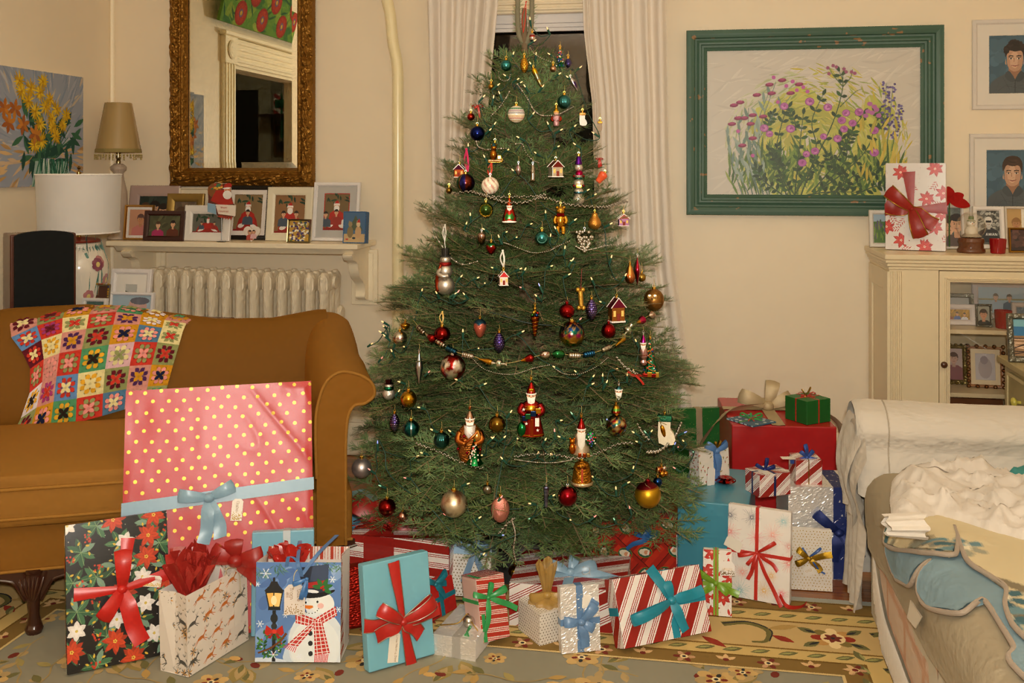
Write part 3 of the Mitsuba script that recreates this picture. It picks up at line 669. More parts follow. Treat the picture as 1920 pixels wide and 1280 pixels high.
# far arm: the roll and its front, all under one loose cover
def armroll(u, v):
    x = .525 + u * 1.1
    pr=spline(np.array([(3.20,.36,0),(3.225,.44,0),(3.24,.50,0),(3.225,.56,0),(3.265,.612,0),(3.34,.632,0),(3.42,.605,0),(3.47,.54,0),(3.475,.40,0),(3.49,.2,0),(3.51,.015,0)]),400)[:,:2]
    k = np.clip((v * 399), 0, 399).astype(int); y, z = pr[k, 0], pr[k, 1]
    e = np.clip((u - 0.0) / .06, 0, 1); e = np.sqrt(1 - (1 - e) ** 2)
    cy, cz = 3.35, .5; w = (meshkit.fbm(np.c_[x * 7, y * 7, z * 7], 3) - .5) * .014
    dq = (meshkit.noise(np.c_[x * 14 - z * 25, y * 0, x * 0 + 3], 4) - .5) * .007 * np.clip((.5 - z) * 10, 0, 1) * (y < 3.3)
    return np.c_[x, cy + (y - cy) * (.86 + .14 * e) + w - dq, np.maximum(cz + (z - cz) * (.93 + .07 * e), .012) + w]
ar = put(ws + '__arm', grid(armroll, 100, 90).flip().col('#c2baac'), 'quilted', True)
seam = np.array([armroll(np.array([.085]), np.array([t]))[0] for t in np.linspace(.05, .5, 40)]) + A(0, -.002, .001)
put(ar + '__seam', tube(seam, .0022, 5).col('#a89d8a'), 'cloth', True)
# the arm's end: cloth gathered at the scroll and falling to the floor
def endfall(u, v):
    y = 3.19 + u * .30; z = .60 * (1 - v) + .014
    top = .585 - 3.2 * (np.abs(y - 3.34)) ** 2 * 1.6; z = top * (1 - v) + .012
    x=.545-.03*np.sin(PI*np.minimum(v*2.2,1))+.012*np.sin(u*26+4*v)*np.clip(v*3,0,1)*(.4+v)+(meshkit.fbm(np.c_[y*12,z*9,y*0],3)-.5)*.02
    return np.c_[x - .02 * v, y, z]
put(ar + '__end_fall', grid(endfall, 60, 50).flip().col('#bab0a0'), 'quilted', True)
put(ar+'__fold',grid(lambda u,v:endfall(u*.5+.1,v*.52)-np.c_[.014+.01*u,u*0,u*0],30,30).flip().col('#bfb6a7'),'quilted',True)
put(ar+'__tuck',grid(lambda u,v:np.c_[.515+.04*u*v,3.205+.15*u+.02*v,.60-.1*v*(1-u)-.06*u*u],14,14).flip().col('#bfb6a7'),'quilted',True)
# the woven throw with its fringe
fr_edge = [(1651, 1028), (1660, 1090), (1672, 1150), (1690, 1200), (1710, 1250), (1735, 1310), (1770, 1400)]
low = [ya(*q) for q in fr_edge]
g,q=patch(low+[(low[-1][0],-.2),(3.12,-.2),(3.12,low[0][1]-.02)],.010,over_edge(.008,.006,6),.003);w_=(q[:,1]*9+q[:,0]*.5) % 1;g.c=np.where((w_< .22)[:,None] | ((q[:,0]*4.5 % 1)< .14)[:,None],C('#b58e74'),C('#bfa892'))
tw = put(ws + '__woven_throw', g, 'quilted', True)
mp = over_edge(.016, .004, 6); pts = spline(np.c_[low, np.zeros(len(low))], 150)[:, :2]
fr = []
for i, (y, a) in enumerate(pts):
    L = .11 + .03 * rq.random(); m = np.array([[y + rq.uniform(-.006, .006) * k, a + L * k] for k in (0, .3, .65, 1)])
    fr.append(tube(mp(m, .004), [.0022, .0026, .0024, .0016], 4, False))
stuff(put(tw + '__fringe', cat(fr).col('#d3cabb'), 'wool', True))
# the beige blanket under the quilt
bl_edge = [(1642, 985), (1646, 1020), (1690, 1090), (1728, 1160), (1762, 1222), (1800, 1272), (1850, 1330), (1900, 1400)]
low = [ya(*q) for q in bl_edge]
g, _ = patch(low + [(low[-1][0], -.5), (3.17, -.5), (3.17, low[0][1])], .022, over_edge(.019, .008, 11, 8), .007)
put(ws + '__beige_blanket', g.col('#94876f'), 'quilted', True)
lb = [ya(*q) for q in ((1742, 1118), (1765, 1150), (1752, 1172), (1735, 1152))]
g, _ = patch(lb, .01, over_edge(.04, .003, 3), .002)
put(ws + '__care_label', g.col('#bfb5a2'), 'cloth', True)
# blue side of the quilt, then its flowered side, each with a bound edge
def quilt(name, edge, off, colf, th, far=-.75, parent=ws, seed=21, step=.011, wr=.009):
    low = [ya(*q) for q in edge]; far_y = low[0][0]
    g, q = patch(low + [(low[-1][0], far), (far_y, far)], step, over_edge(off, wr, seed, 11), th)
    g.c = colf(q); k = put(parent + '__' + name, g, 'quilted', True)
    bp = spline(np.c_[low, np.zeros(len(low))], 120)[:, :2]
    put(k + '__binding', tube(over_edge(off + th * .6, wr, seed, 11)(bp, 0), .0062, 7).col('#978979'), 'wool', True); return k
QB = C('#748a92')
quilt('quilt_underside',[(1690,985),(1692,1035),(1706,1072),(1738,1092),(1742,1062),(1752,1110),(1772,1142),(1800,1160),(1836,1158),(1843,1200),(1862,1245),(1895,1290),(1935,1330),(1960,1400)],.030,lambda q:QB*(0.93+.14*meshkit.fbm(np.c_[q*14,q[:,:1]*0],2))[:,None],.012)
PQ = Print(3.2, 1.6, clip=False); rr = random.Random(12)
for i in range(260):
    y, a = rr.uniform(1.2, 3.2), rr.uniform(.15, 1.35)
    PQ.leaf(y, a, rr.uniform(.06, .14), rr.uniform(.03, .05), rr.uniform(0, 360), rr.choice(['#6f6550', '#83775e', '#a08f70', '#786c55', '#8f8264']))
    if i % 2 == 0:
        r_ = rr.uniform(.02, .045)
        for k in range(6):PQ.ell(y+r_*math.cos(k*1.05),a+r_*math.sin(k*1.05),r_*.55,r_*.4,k*60,rr.choice(['#3f5c62','#5f7b80','#33505a','#8f8d7a','#466468']),8)
        PQ.ell(y, a, r_ * .5, c='#cdc3a8', n=8); PQ.ell(y + r_ * .2, a, r_ * .22, c='#6d8a8c', n=6)
quilt('quilt_flowered_side',[(1690,990),(1700,1022),(1722,1046),(1748,1056),(1786,1050),(1781,1026),(1796,1075),(1812,1100),(1845,1122),(1876,1146),(1875,1180),(1886,1215),(1912,1245),(1945,1270),(1980,1340)],.045,lambda q:PQ.sample(np.c_[q[:,0],q[:,1]+1.0],C('#bfb08c')),.012,seed=22,step=.007)
# crumpled white blouse and a teal cloth on the seat
def crumple(name, out, hgt, color, label, cat_, seed, fq=11, mt='cloth', step=.009):
    low = [tuple(at_z(u, v, WZ + .05)[:2]) for u, v in out]
    pol = SP(low); c0 = np.array(pol.centroid.coords[0])
    def f(p, h):
        d = shapely.distance(pol.exterior, shapely.points(p[:, 0], p[:, 1])); e = np.sqrt(np.clip(d / .05, 0, 1))
        r1=1-np.abs(2*meshkit.noise(np.c_[p*fq,p[:,:1]*0+seed],seed)-1);r2=1-np.abs(2*meshkit.noise(np.c_[p @ [[.8,.6],[-.6,.8]]*fq*1.9,p[:,:1]*0],seed+2)-1);r3=1-np.abs(2*meshkit.noise(np.c_[p @ [[.5,-.86],[.86,.5]]*fq*2.6,p[:,:1]*0],seed+4)-1)
        z = e * (hgt * (.3 + .55 * r1 ** 3 + .34 * r2 ** 3 + .22 * r3 ** 3)); return np.c_[p, WZ + .052 + z * (np.asarray(h) > 0) + 0.0]
    g, _ = patch(low, step, f, .004)
    return one(name, g.col(color), mt, label, cat_, smooth=True)
blouse=crumple('blouse',[(1673,985),(1668,940),(1672,905),(1700,885),(1760,890),(1782,882),(1850,884),(1920,905),(1990,930),(1985,1020),(1920,1018),(1885,1008),(1870,1005),(1800,982),(1760,972),(1700,988)],.055,'#c6bdb0','crumpled white cotton blouse lying on the flowered quilt','blouse',31)
def cuffring(u, v):
    a = u * 2 * PI; r = .03 + .004 * np.sin(a * 9) ; c = at_z(1676, 985, WZ + .085)
    return np.c_[c[0] + (v - .2) * .09 + .006 * np.sin(a * 5), c[1] + r * 1.3 * np.cos(a) + (v) * .01, c[2] + r * .8 * np.sin(a) * (.85 + .3 * v)]
put(blouse + '__sleeve', grid(cuffring, 40, 14, closed_u=True).col('#c9c1b4'), 'cloth', True)
crumple('teal_cloth',[(1885,893),(1905,884),(1950,872),(2000,880),(1990,905),(1925,905)],.05,'#3f807a','teal cloth just visible behind the white blouse','cloth',41)
# ================================================================== the Christmas tree
TC = A(-.548, 3.407); TD = 3.45
_prof=[(20,8),(60,36),(100,76),(150,98),(200,122),(240,132),(290,152),(345,180),(400,200),(450,222),(540,258),(600,270),(640,286),(700,310),(780,318),(840,328),(900,318),(960,285),(1000,240)]
_z = np.array([H - (y - HZ) / FPX * TD for y, w in _prof])[::-1]; _r = np.array([w * TD / FPX for y, w in _prof])[::-1]
def TR(z): return np.interp(z, _z, _r, right=.01)
def on_tree(u, v, k=1.0, out=0.0):
    """Where a pixel's ray meets the tree's outer shape, scaled by k; then moved outwards by out metres."""
    r = ray(u, v); d = np.linspace(2.3, 3.6, 1300); p = CAM + d[:, None] * r
    e = np.hypot(p[:, 0] - TC[0], p[:, 1] - TC[1]) - k * np.where(p[:, 2] < .3, TR(.3) * (.35 + .65 * p[:, 2] / .3), TR(p[:, 2]))
    i = np.nonzero(e < 0)[0]; i = i[0] if len(i) else int(np.argmin(e))
    return CAM + (d[i] - out) * r
ORN_KEEP = []        # (centre, radius) round which no needles grow outwards: filled in by the ornaments
tree = thing('christmas_tree', 'full fir Christmas tree hung with glass ornaments in front of the curtained window', 'christmas tree')
tz = np.linspace(.03, 1.93, 50); tw_ = .004 * np.sin(tz * 9)
def trunk_at(z): return A(TC[0] + .004 * math.sin(z * 9), TC[1], z)
BARK = '#6d5a43'
put(tree+'__trunk',tube(np.c_[TC[0]+tw_,np.full(50,TC[1]),tz],np.interp(tz,[0,1.0,1.8,1.93],[.04,.024,.012,.008]),10).col(BARK),'matte',True)
LEAD = []
for dx, zt in ((-.028, 2.12), (.03, 2.10)):
    pth = spline([trunk_at(1.80), trunk_at(1.85) + A(dx * .8, 0, .02), A(TC[0] + dx * .8, TC[1], zt)], 14)
    LEAD.append((pth, put(tree + '__leader', tube(pth, np.linspace(.011, .007, 14), 8).col('#77705a'), 'matte', True)))

nr = np.random.default_rng(11); NEED = []
def needles(p, t, n, dens, L, tint, tipfade=True):
    """Needles along a twig p (m, 3) with directions t and upper side n; collected as (base, end, width direction, colour)."""
    seg = np.linalg.norm(np.diff(p, axis=0), axis=1); tot = seg.sum(); m = max(4, int(tot * dens)); s = np.sort(nr.uniform(0, tot, m))
    c = np.concatenate([[0], np.cumsum(seg)]); i = np.clip(np.searchsorted(c, s) - 1, 0, len(seg) - 1); f = ((s - c[i]) / seg[i])[:, None]
    b = p[i] * (1 - f) + p[i + 1] * f; tt = t[i]; nn = n[i]; bb = np.cross(nn, tt)
    sg=np.where(nr.random(m)< .5,-1.0,1.0)[:,None];phi=np.radians(nr.uniform(48,74,m))[:,None];psi=np.radians(nr.uniform(-10,40,m))[:,None]
    e = np.clip((tot - s) / .03, 0, 1)[:, None]; phi = phi * (.35 + .65 * e)
    d = np.cos(phi) * tt + np.sin(phi) * (sg * np.cos(psi) * bb + np.sin(psi) * nn)
    l = (L * nr.uniform(.75, 1.15, m))[:, None]
    w = np.cross(d, nn); w /= np.linalg.norm(w, axis=1, keepdims=True) + 1e-9
    col = tint * nr.uniform(.72, 1.25, m)[:, None] * (1 + np.c_[nr.uniform(-.1, .14, m), np.zeros(m), nr.uniform(-.2, .2, m)])
    return b, b + d * l, w * .00165, col
G1, G2, G3 = C('#4f6628'), C('#718a68'), C('#637a2c')
def mesh_needles(parts):
    b, e, w, c = (np.concatenate([x[i] for x in parts]) for i in range(4))
    if ORN_KEEP:
        ok = np.ones(len(b), bool); mid = (b + e) / 2
        for q, r in ORN_KEEP:
            d = nrm(CAM - q); x = mid - q; al = x @ d; pe = np.linalg.norm(x - al[:, None] * d, axis=1)
            ok &= ~((pe < r) & (al > -r * .6) & (al < .16))
        b, e, w, c = b[ok], e[ok], w[ok], c[ok]
    n = len(b)
    if not n: return None
    v = np.stack([b - w * .6, b + w * .6, e * .35 + b * .65 + w, e + w * .45, e - w * .45, e * .35 + b * .65 - w], 1)[:, [0, 1, 3, 4]].reshape(-1, 3)
    k = np.arange(n)[:, None] * 4
    f = np.concatenate([k + [[0, 1, 2]], k + [[0, 2, 3]]])
    return G(v, f, np.repeat(c, 4, 0))
def make_branch(az, ztip, rad, scale=1.0, dens=520):
    """The woody axis with its side twigs, and the needles of them all."""
    k = np.clip((ztip - .25) / 1.55, 0, 1); o = A(math.cos(az), math.sin(az), 0); tn = A(-math.sin(az), math.cos(az), 0)
    rise = rad * (.10 * k + .62 * k ** 2) + nr.uniform(-.03, .03)
    z0 = max(ztip - rise, .10); st = trunk_at(z0); tip = A(TC[0], TC[1], 0) + o * rad + UP * ztip + tn * nr.uniform(-.05, .05) * rad
    mid = (st + tip) / 2 + UP * (.13 * rad * (1 - k) - .02 * k) + tn * nr.uniform(-.04, .04)
    m = 18; p = spline([st, mid, tip - o * .0, tip + (tip - mid) * .001], m) if False else spline([st, mid, tip], m)
    L = np.linalg.norm(np.diff(p, axis=0), axis=1).sum(); wood, nd = [], []
    tint = (G1 * (a_ := nr.random()) + G3 * (1 - a_)) * .55 + G2 * .45 * nr.uniform(.3, 1.5)
    wood.append(tube(p, np.linspace(.0035 + .004 * rad, .0014, m), 5, False).col('#7d6b4e'))
    t=np.gradient(p,axis=0);t /= np.linalg.norm(t,axis=1,keepdims=True);nrm_up=UP-t*t[:,2:3];nrm_up /= np.linalg.norm(nrm_up,axis=1,keepdims=True)
    i0 = int(m * .45); nd.append(needles(p[i0:], t[i0:], nrm_up[i0:], dens, .024, tint))
    roll = nr.uniform(-.35, .35)
    def twig(b, d, n, ln, lev, r0):
        droop = nr.uniform(-.12, .10) * ln; e = b + d * ln + n * droop; q = spline([b, b + d * ln * .5 + n * (droop * .2), e], 5)
        tt=np.gradient(q,axis=0);tt /= np.linalg.norm(tt,axis=1,keepdims=True);nn=n-tt*(tt @ n)[:,None];nn /= np.linalg.norm(nn,axis=1,keepdims=True)
        wood.append(tube(q,np.linspace(r0,.0007,5),3,False).col('#7f6d4c'));nd.append(needles(q,tt,nn,dens,.021 if lev else .023,tint*nr.uniform(.85,1.15)))
        if lev == 0 and ln > .07:
            sp = .040
            for j, s in enumerate(np.arange(.035, ln - .02, sp)):
                sd = 1 if j % 2 else -1; bs = np.cross(n, d); l2 = min(.085, (ln - s) * .62 + .012) * nr.uniform(.75, 1.15)
                twig(b + d * s + n * droop * (s / ln) ** 1.5, nrm(d * .72 + bs * sd * .7 + n * nr.uniform(-.1, .12)), n, l2, 1, .0009)
    s = max(.25 * L, L - .36); side = 1
    while s < L - .02:
        f=s/L*(m-1);i=int(f);b=p[i]*(1-f+i)+p[min(i+1,m-1)]*(f-i);n=nrm(nrm_up[i]+np.cross(t[i],nrm_up[i])*roll);bs=np.cross(n,t[i])
        ln = min(.23, (L - s) * .78 + .035) * nr.uniform(.8, 1.15) * scale
        twig(b, nrm(t[i] * nr.uniform(.55, .75) + bs * side * .75 + n * nr.uniform(-.05, .22)), n, ln, 0, .0016); side = -side
        s += .031 if rad > .2 else .024
    return cat(wood), nd
mat('needle', roughness=0.5, specular=0.35)
cam_az = math.atan2(-TC[1], -TC[0])
BRS = []
def plan_branches():
    zt = .235; lev = 0
    while zt < 1.865:
        rad = float(TR(zt)); n = max(5, int(round(2 * PI * rad / .155)))
        a0 = nr.uniform(0, 6.3)
        for i in range(n):
            az = a0 + 2 * PI * i / n + nr.uniform(-.12, .12); face = math.cos(az - cam_az)
            if face < -.25 and (i + lev) % 2: continue
            BRS.append((az, zt + nr.uniform(-.035, .035), rad * nr.uniform(.80, 1.10) * (1 if face > -.3 else .95), face))
        zt += .088 if zt < 1.5 else .062; lev += 1
plan_branches()
for i in range(9): BRS.append((cam_az + (i - 4.6) * .16, .20 + .03 * (i % 3), .40 + .04 * (i % 4), 1.0))
def grow_tree():
    for az, zt, rad, face in BRS:
        w, nd = make_branch(az, zt, rad, dens=470 if face > -.3 else 300)
        k = put(tree + '__branch', w, 'matte', True); g = mesh_needles(nd)
        if g: put(k + '__needles', g, 'needle', False)
    for pth, k in LEAD:
        t = np.gradient(pth, axis=0); t /= np.linalg.norm(t, axis=1, keepdims=True)
        put(k+'__needles',mesh_needles([needles(pth,t,np.broadcast_to(nrm(A(math.cos(a),math.sin(a),0)),t.shape),110,.022,(G1+G2)*.45) for a in (0,1.6,3.1,4.7)]),'needle',False)
    # short inner sprays that close the gaps round the trunk
    for i in range(26):
        z = .35 + 1.35 * i / 26; a = cam_az + (i * 2.4) % 3.2 - 1.6
        w, nd = make_branch(a, z, float(TR(z)) * .62, dens=420); k = put(tree + '__branch', w, 'matte', True); g = mesh_needles(nd)
        if g: put(k + '__needles', g, 'needle', False)
# ================================================================== ornaments on the tree
GOLD, SILV, COPP = C('#d9a441'), C('#d8d6d2'), C('#b9683a')
def bands(g, fn):
    """Colours by (angle, height 0..1)."""
    z=g.v[:,2];t=(z-z.min())/(np.ptp(z)+1e-9);a=np.arctan2(g.v[:,1],g.v[:,0]);g.c=np.array([C(fn(x,y)) if isinstance(fn(x,y),str) else fn(x,y) for x,y in zip(a,t)]);return g
class Orn:
    """An ornament built round its centre: x to the right, y away from the camera, z up; unit = one pixel of the photograph there."""
    def __init__(s, name, u, v, label, k=1.0, cat_='ornament', keep=14, group=None, out=.0):
        s.p = on_tree(u, v, k, out); s.s = dep(s.p) / FPX; f = nrm(A(s.p[0], s.p[1], 0)); s.y = f; s.x = np.cross(f, UP) ; s.name = name
        s.key = thing(name, label, cat_, group)
        if keep: ORN_KEEP.append((s.p, keep * s.s))
    def add(s, part, g, m='metal', smooth=40, sub=None):
        g = G(g.v * s.s, g.f, g.c).fr(s.p, s.x, s.y, UP); return put(s.key + '__' + part if not sub else sub + '__' + part, g, m, smooth)
    def cap(s, z, r=3.2, c=GOLD, thread=14, hookcol='#b59a5a'):
        g=lathe([(r,-1),(r,3.4),(r*.9,4),(0,4)],12).mv(0,0,z);ring=tube([(1.9*math.cos(a),0,z+5.4+1.9*math.sin(a)) for a in np.linspace(0,2*PI,13)],.5,5)
        s.add('cap', (g + ring).col(c), 'metal')
        if thread:s.add('hanger',tube(spline([(0,0,z+7),(.8,1,z+7+thread*.5),(0,4,z+7+thread)],8),.42,4).col(hookcol),'satin',True)
        return s
def BALL(u, v, r, c, label, m='metal', ribs=0, capc=GOLD, sq=1.0, fn=None, k=1.0, tilt=0, name='ball_ornament', thread=12, group=None, keep=None):
    o = Orn(name, u, v, label, k, keep=keep or r * 1.05, group=group); t = np.linspace(-PI / 2, PI / 2, 25 if fn else 17)
    g=lathe(np.stack([r*np.cos(t),r*sq*np.sin(t)],1),56 if (fn or ribs) else 28,(lambda a,q:1-.07*np.abs(np.cos(a*ribs/2))) if ribs else None)
    g.col(c) if not fn else bands(g, fn)
    if tilt: g = g.rot('y', tilt)
    o.add('body', g, m, True); o.cap(r * sq * .97, max(2.2, r * .2), capc, thread); return o
W_, K_ = C('#e9e2d4'), C('#151515')
TEAL, RED_, NAVY = C('#3e8b8f'), C('#8e1414'), C('#18205e')
BALL(949,123,10.5,TEAL,'small teal glass ball near the tree top, left of the golden pine cone',fn=lambda a,t:TEAL*(1.35 if int(t*9) % 2 else .8))
BALL(1058, 191, 13.5, C('#3f7f83'), 'ribbed teal glass ball high on the right, against the window', ribs=18, sq=.98)
BALL(883, 219, 7, C('#a32a1c'), 'tiny shiny red ball hanging in front of the left curtain')
st=['#e9dfc8','#b98a2e','#e9dfc8','#b23b2a','#e9dfc8','#c08a2a','#e9dfc8','#25305c','#e9dfc8','#6a2a66','#e9dfc8','#2f6b4a','#e9dfc8','#d9c9a6']
BALL(968, 214, 16, W_, 'cream ball with thin multicoloured stripes, upper middle of the tree', 'gloss', fn=lambda a, t: st[min(13, int(t * 14))])
BALL(895, 250, 14, NAVY, 'dark navy blue ball half behind a branch on the upper left edge')
BALL(921, 162, 5.5, C('#b98a3a'), 'tiny antique gold ball on the upper left edge')
BALL(1037, 129, 6, C('#c99a7a'), 'tiny peach coloured ball beside the green glass fir tree')
BALL(919,348,16.5,W_,'cream ball with slanting red swirl stripes','gloss',fn=lambda a,t:('#a3241c' if ((a/(2*PI)*9+t*2.2) % 1)< .22 else '#eadfc6'),capc=W_,keep=18)
cl = ['#1f6b45', '#3a1f66', '#1d5f6d', '#5a1530', '#1f5a3a', '#2a2a70', '#6a2a1a', '#3a1f66']
BALL(873,343,17.5,C('#3a1f66'),'large ball with green, purple and blue panels edged in gold',fn=lambda a,t:('#c8973f' if ((a/(2*PI)*8) % 1)< .1 else cl[int(((a/(2*PI)) % 1)*8) % 8]))
BALL(842, 357, 6, C('#8a6a2a'), 'small olive gold ball behind branches on the left edge of the tree')
o = BALL(911, 393, 14, C('#3f5a2a'), 'green ball with a golden indented reflector front', capc=GOLD)
o.add('reflector',lathe([(0,-7),(4,-6.2),(8,-3),(10.5,0),(12,1.5)],28,lambda a,t:1+.06*np.cos(a*12)).rot('x',90).mv(0,-9.5,-1).col('#e3a93e'),'foil')
o = BALL(1016, 446, 13, TEAL, 'teal ball with a round concave reflector in the centre of the tree')
o.add('reflector', lathe([(0, -3), (4, -2.5), (8, 0), (9, .8)], 28).rot('x', 90).mv(0, -10.6, 0).col('#74b7b6'), 'metal')
BALL(1063, 583, 15, RED_, 'ribbed dark red ball left of the golden bone', ribs=22, sq=.92, capc=C('#8e1414'), thread=6)
BALL(1141, 620, 14, RED_, 'ribbed dark red ball under the gingerbread house', ribs=22, capc=C('#8e1414'), thread=6)
BALL(829, 626, 15.5, C('#7e1512'), 'ribbed dark red ball on the left, hanging from a gold ribbon', ribs=24, sq=.92)
hq = ['#7e1530', '#b98a2e', '#1f3f7a', '#2f6b2a', '#a3246a', '#1d1f3a', '#c8973f', '#1f6b5a']
def harl(n, m, pal, edge='#c9a24f', wd=.13):
    def f(a, t):
        q = a / (2 * PI) * n; w = t * m; x, y = q + w, q - w
        if min(x % 1, y % 1) < wd: return edge
        return pal[int(math.floor(x) * 3 + math.floor(y) * 5) % len(pal)]
    return f
BALL(1072, 626, 24, C('#7e1530'), 'big harlequin ball with crimson, gold and green diamonds, half under a branch', fn=harl(9, 4, hq), thread=0)
BALL(1156,797,20,C('#7e1530'),'harlequin ball with gold-edged red, green and blue diamonds, lower right',fn=harl(10,4.5,['#2f6b4a','#8e1f22','#d9c9a0','#3a6b8a','#1d2f3f','#6b2a2a']),thread=4)
BALL(750,634,13.5,W_,'silver ball with a red and a green band at the left edge of the tree',fn=lambda a,t:'#8e1430' if .5< t< .62 else ('#2f6b4a' if .28< t< .36 else '#d9d3c6'))
def leaves(a, t):
    for a0, t0 in ((-2.5, .66), (-1.0, .62), (-1.75, .25), (.6, .5), (2.2, .4)):
        d = (a - a0 + PI) % (2 * PI) - PI; r = math.hypot(d * .8, (t - t0) * 2.0); th = math.atan2((t - t0) * 2, d)
        if r < .30 + .20 * abs(math.cos(th * 2.5)) : return '#e8e0d8'
    return '#8e1a14'
BALL(849, 688, 24, RED_, 'large red ball with frosted white leaves, left middle of the tree', fn=leaves, capc=SILV)
BALL(766,748,15.5,C('#b98a1e'),'golden ball with faint vertical lines on the lower left',fn=lambda a,t:'#e6c27a' if (a/(2*PI)*8) % 1< .08 else '#b0811c')
BALL(771,803,15.5,C('#1d5f66'),'dark teal ball with white lines, beside the silver grape cluster',fn=lambda a,t:'#bcd0cf' if (a/(2*PI)*5+.3) % 1< .07 else '#1d6067')
BALL(828, 825, 15.5, C('#2a5a58'), 'ribbed dark green ball left of the gold Santa', ribs=18, sq=.98)
BALL(932, 795, 16, C('#7a5a1e'), 'antique bronze ball in a dark hollow left of the red Santa')
BALL(678,877,18.5,C('#b5a5a0'),'large silver ball with brown patches at the far left tip','metalsoft',k=.97,fn=lambda a,t:C('#c4bab6')*(.6+.8*float(meshkit.fbm(np.array([[a*2,t*7,1]]),3)[0])))
BALL(726,951,16.5,C('#7e1512'),'dark red ball with a frosted band on the lower left, above the striped box',fn=lambda a,t:'#d98a6a' if .25< t< .42 and (a*40) % 1< .5 else '#7e1512')
BALL(851,944,25,C('#b09274'),'large mottled champagne and copper ball near the bottom left','metalsoft',fn=lambda a,t:(C('#8a5a3c')*(1-q_)+C('#d9c8a6')*q_) if (q_ :=float(np.clip((meshkit.fbm(np.array([[math.cos(a)*2,math.sin(a)*2,t*4]]),4)[0]-.35)*4,0,1))) is not None else W_)
BALL(914, 917, 9, C('#8f8a7c'), 'small silver ball above the pink strawberry')
BALL(1064,930,18.5,C('#8e1420'),'red ball with curved white lines under the golden bell',fn=lambda a,t:'#e3c6bf' if (a/(2*PI)*5+.15) % 1< .06 else '#86121c',capc=SILV)
BALL(1215,927,24.5,C('#c0921e'),'large golden ball with a dark red top at the lower right','metalsoft',tilt=-8,fn=lambda a,t:'#6e1418' if t> .8 else ('#d9b25a' if .775< t else ('#7e1a1a' if t< .06 else '#c0921e')),capc=C('#8e1420'),thread=8)
BALL(1233, 903, 8.5, C('#1d3f7a'), 'small shiny blue ball beside the large golden ball')
BALL(965, 1072, 13, C('#c08a1e'), 'golden ribbed ball under the lowest front branch, over the tulle parcel', ribs=16, k=.6, thread=4)
BALL(1203, 520, 8, C('#a3803a'), 'dull gold ball behind the red spindle on the right edge')
o=BALL(1226,562,19,C('#b58a4a'),'copper and gold owl shaped bulb at the right edge of the tree','metalsoft',sq=1.1,fn=lambda a,t:C('#8a5f2a')*(.6+1.1*float(meshkit.noise(np.array([[a*6,t*16,0]]))[0])))
for sx in (-1, 1): o.add('eye', lathe([(4.2, 0), (4.2, 1.2), (2, 1.6), (0, 1.6)], 14).rot('x', 90).mv(sx * 5 - 3, -17.6, 8).col('#e6c68a'), 'metal')
o.add('beak', lathe([(2.2, 0), (1.4, 2), (0, 5)], 8).rot('x', 120).mv(-3, -18.6, 4).col('#5a3a1a'), 'gloss')
def LATH(name, u, v, label, prof, c, m='metal', fn=None, ribs=None, tilt=0, cap=True, keep=None, thread=10, k=1.0, n=24, capc=GOLD, bump=0):
    o = Orn(name, u, v, label, k, keep=keep or max(p[0] for p in prof) * 1.2 + 2)
    pf=spline(np.c_[np.array(prof,float),np.zeros(len(prof))],max(16,len(prof)*3))[:,:2];pf[:,0]=np.maximum(pf[:,0],0);g=lathe(pf,n,ribs)
    g.col(c) if not fn else bands(g, fn)
    if bump: g.v *= 1 + bump * (meshkit.noise(g.v * .45 + 7) - .5)[:, None]
    if tilt: g = g.rot('y', tilt)
    o.add('body', g, m, True); top = max(p[1] for p in prof)
    if cap:
        zt=A(0,0,top) @ rotm('y',tilt).T;cp=lathe([(2.2,-1),(2.2,2.5),(0,3)],10).rot('y',tilt).mv(*zt)+tube([zt+A(1.5*math.cos(a),0,4+1.5*math.sin(a)) for a in np.linspace(0,2*PI,11)],.45,5)
        o.add('cap', cp.col(capc), 'metal')
        if thread:o.add('hanger',tube(spline([zt+A(0,0,5),zt+A(.8,1,5+thread*.5),zt+A(0,4,5+thread)],8),.42,4).col('#b59a5a'),'satin',True)
    return o
def scales(n,rows):return lambda a,t:1+.16*np.maximum(0,np.cos((a*n/2+(np.floor(t*rows) % 2)*PI/2)*1.0) ** 2)*(1-((t*rows) % 1))-.05
def CONE(u, v, w, h, c, label, c2=None, **kw):
    o = Orn('pine_cone_ornament', u, v, label, keep=w * 1.35); t = np.linspace(0, 1, 60); r = w * np.sin(PI * np.clip(t * .93 + .05, 0, 1)) ** .75
    g = lathe(np.stack([r, (t - .5) * 2 * h], 1), 48, scales(12, 10)); tt = (g.v[:, 2] / h + 1) / 2
    g.c=np.where((((tt*10) % 1)< .25)[:,None],C(c2) if c2 else C(c)*1.9,C(c));o.add('body',g,'metal',True);o.cap(h*.96,2.4,GOLD,8);return o
CONE(983, 122, 7.5, 15.5, '#c98a1e', 'small golden pine cone near the top of the tree', '#f0c860')
CONE(1109, 580, 10.5, 20, '#4a3a78', 'frosted purple pine cone beside the gingerbread house', '#a79ac4')
CONE(936, 642, 10.5, 19, '#3a2a70', 'frosted purple pine cone left of centre, below the coral strawberry', '#9a8cc0')
CONE(740, 791, 9, 17, '#3a2a70', 'purple and silver grape cluster on the lower left edge', '#cfc8d8')
CONE(1065, 118, 6.5, 9, '#3f3478', 'small violet grape cluster beside the green glass fir tree', '#8a7fb8')
LATH('acorn_ornament',903,447,'brown and silver glass acorn above the red strawberry',[(0,-11),(3,-10),(6.5,-5),(7.6,0),(7.6,3),(8,4),(7.4,8),(4,11),(0,12)],'#8a6a50',fn=lambda a,t:'#b8988a' if t> .6 else '#6e5238',capc=SILV)
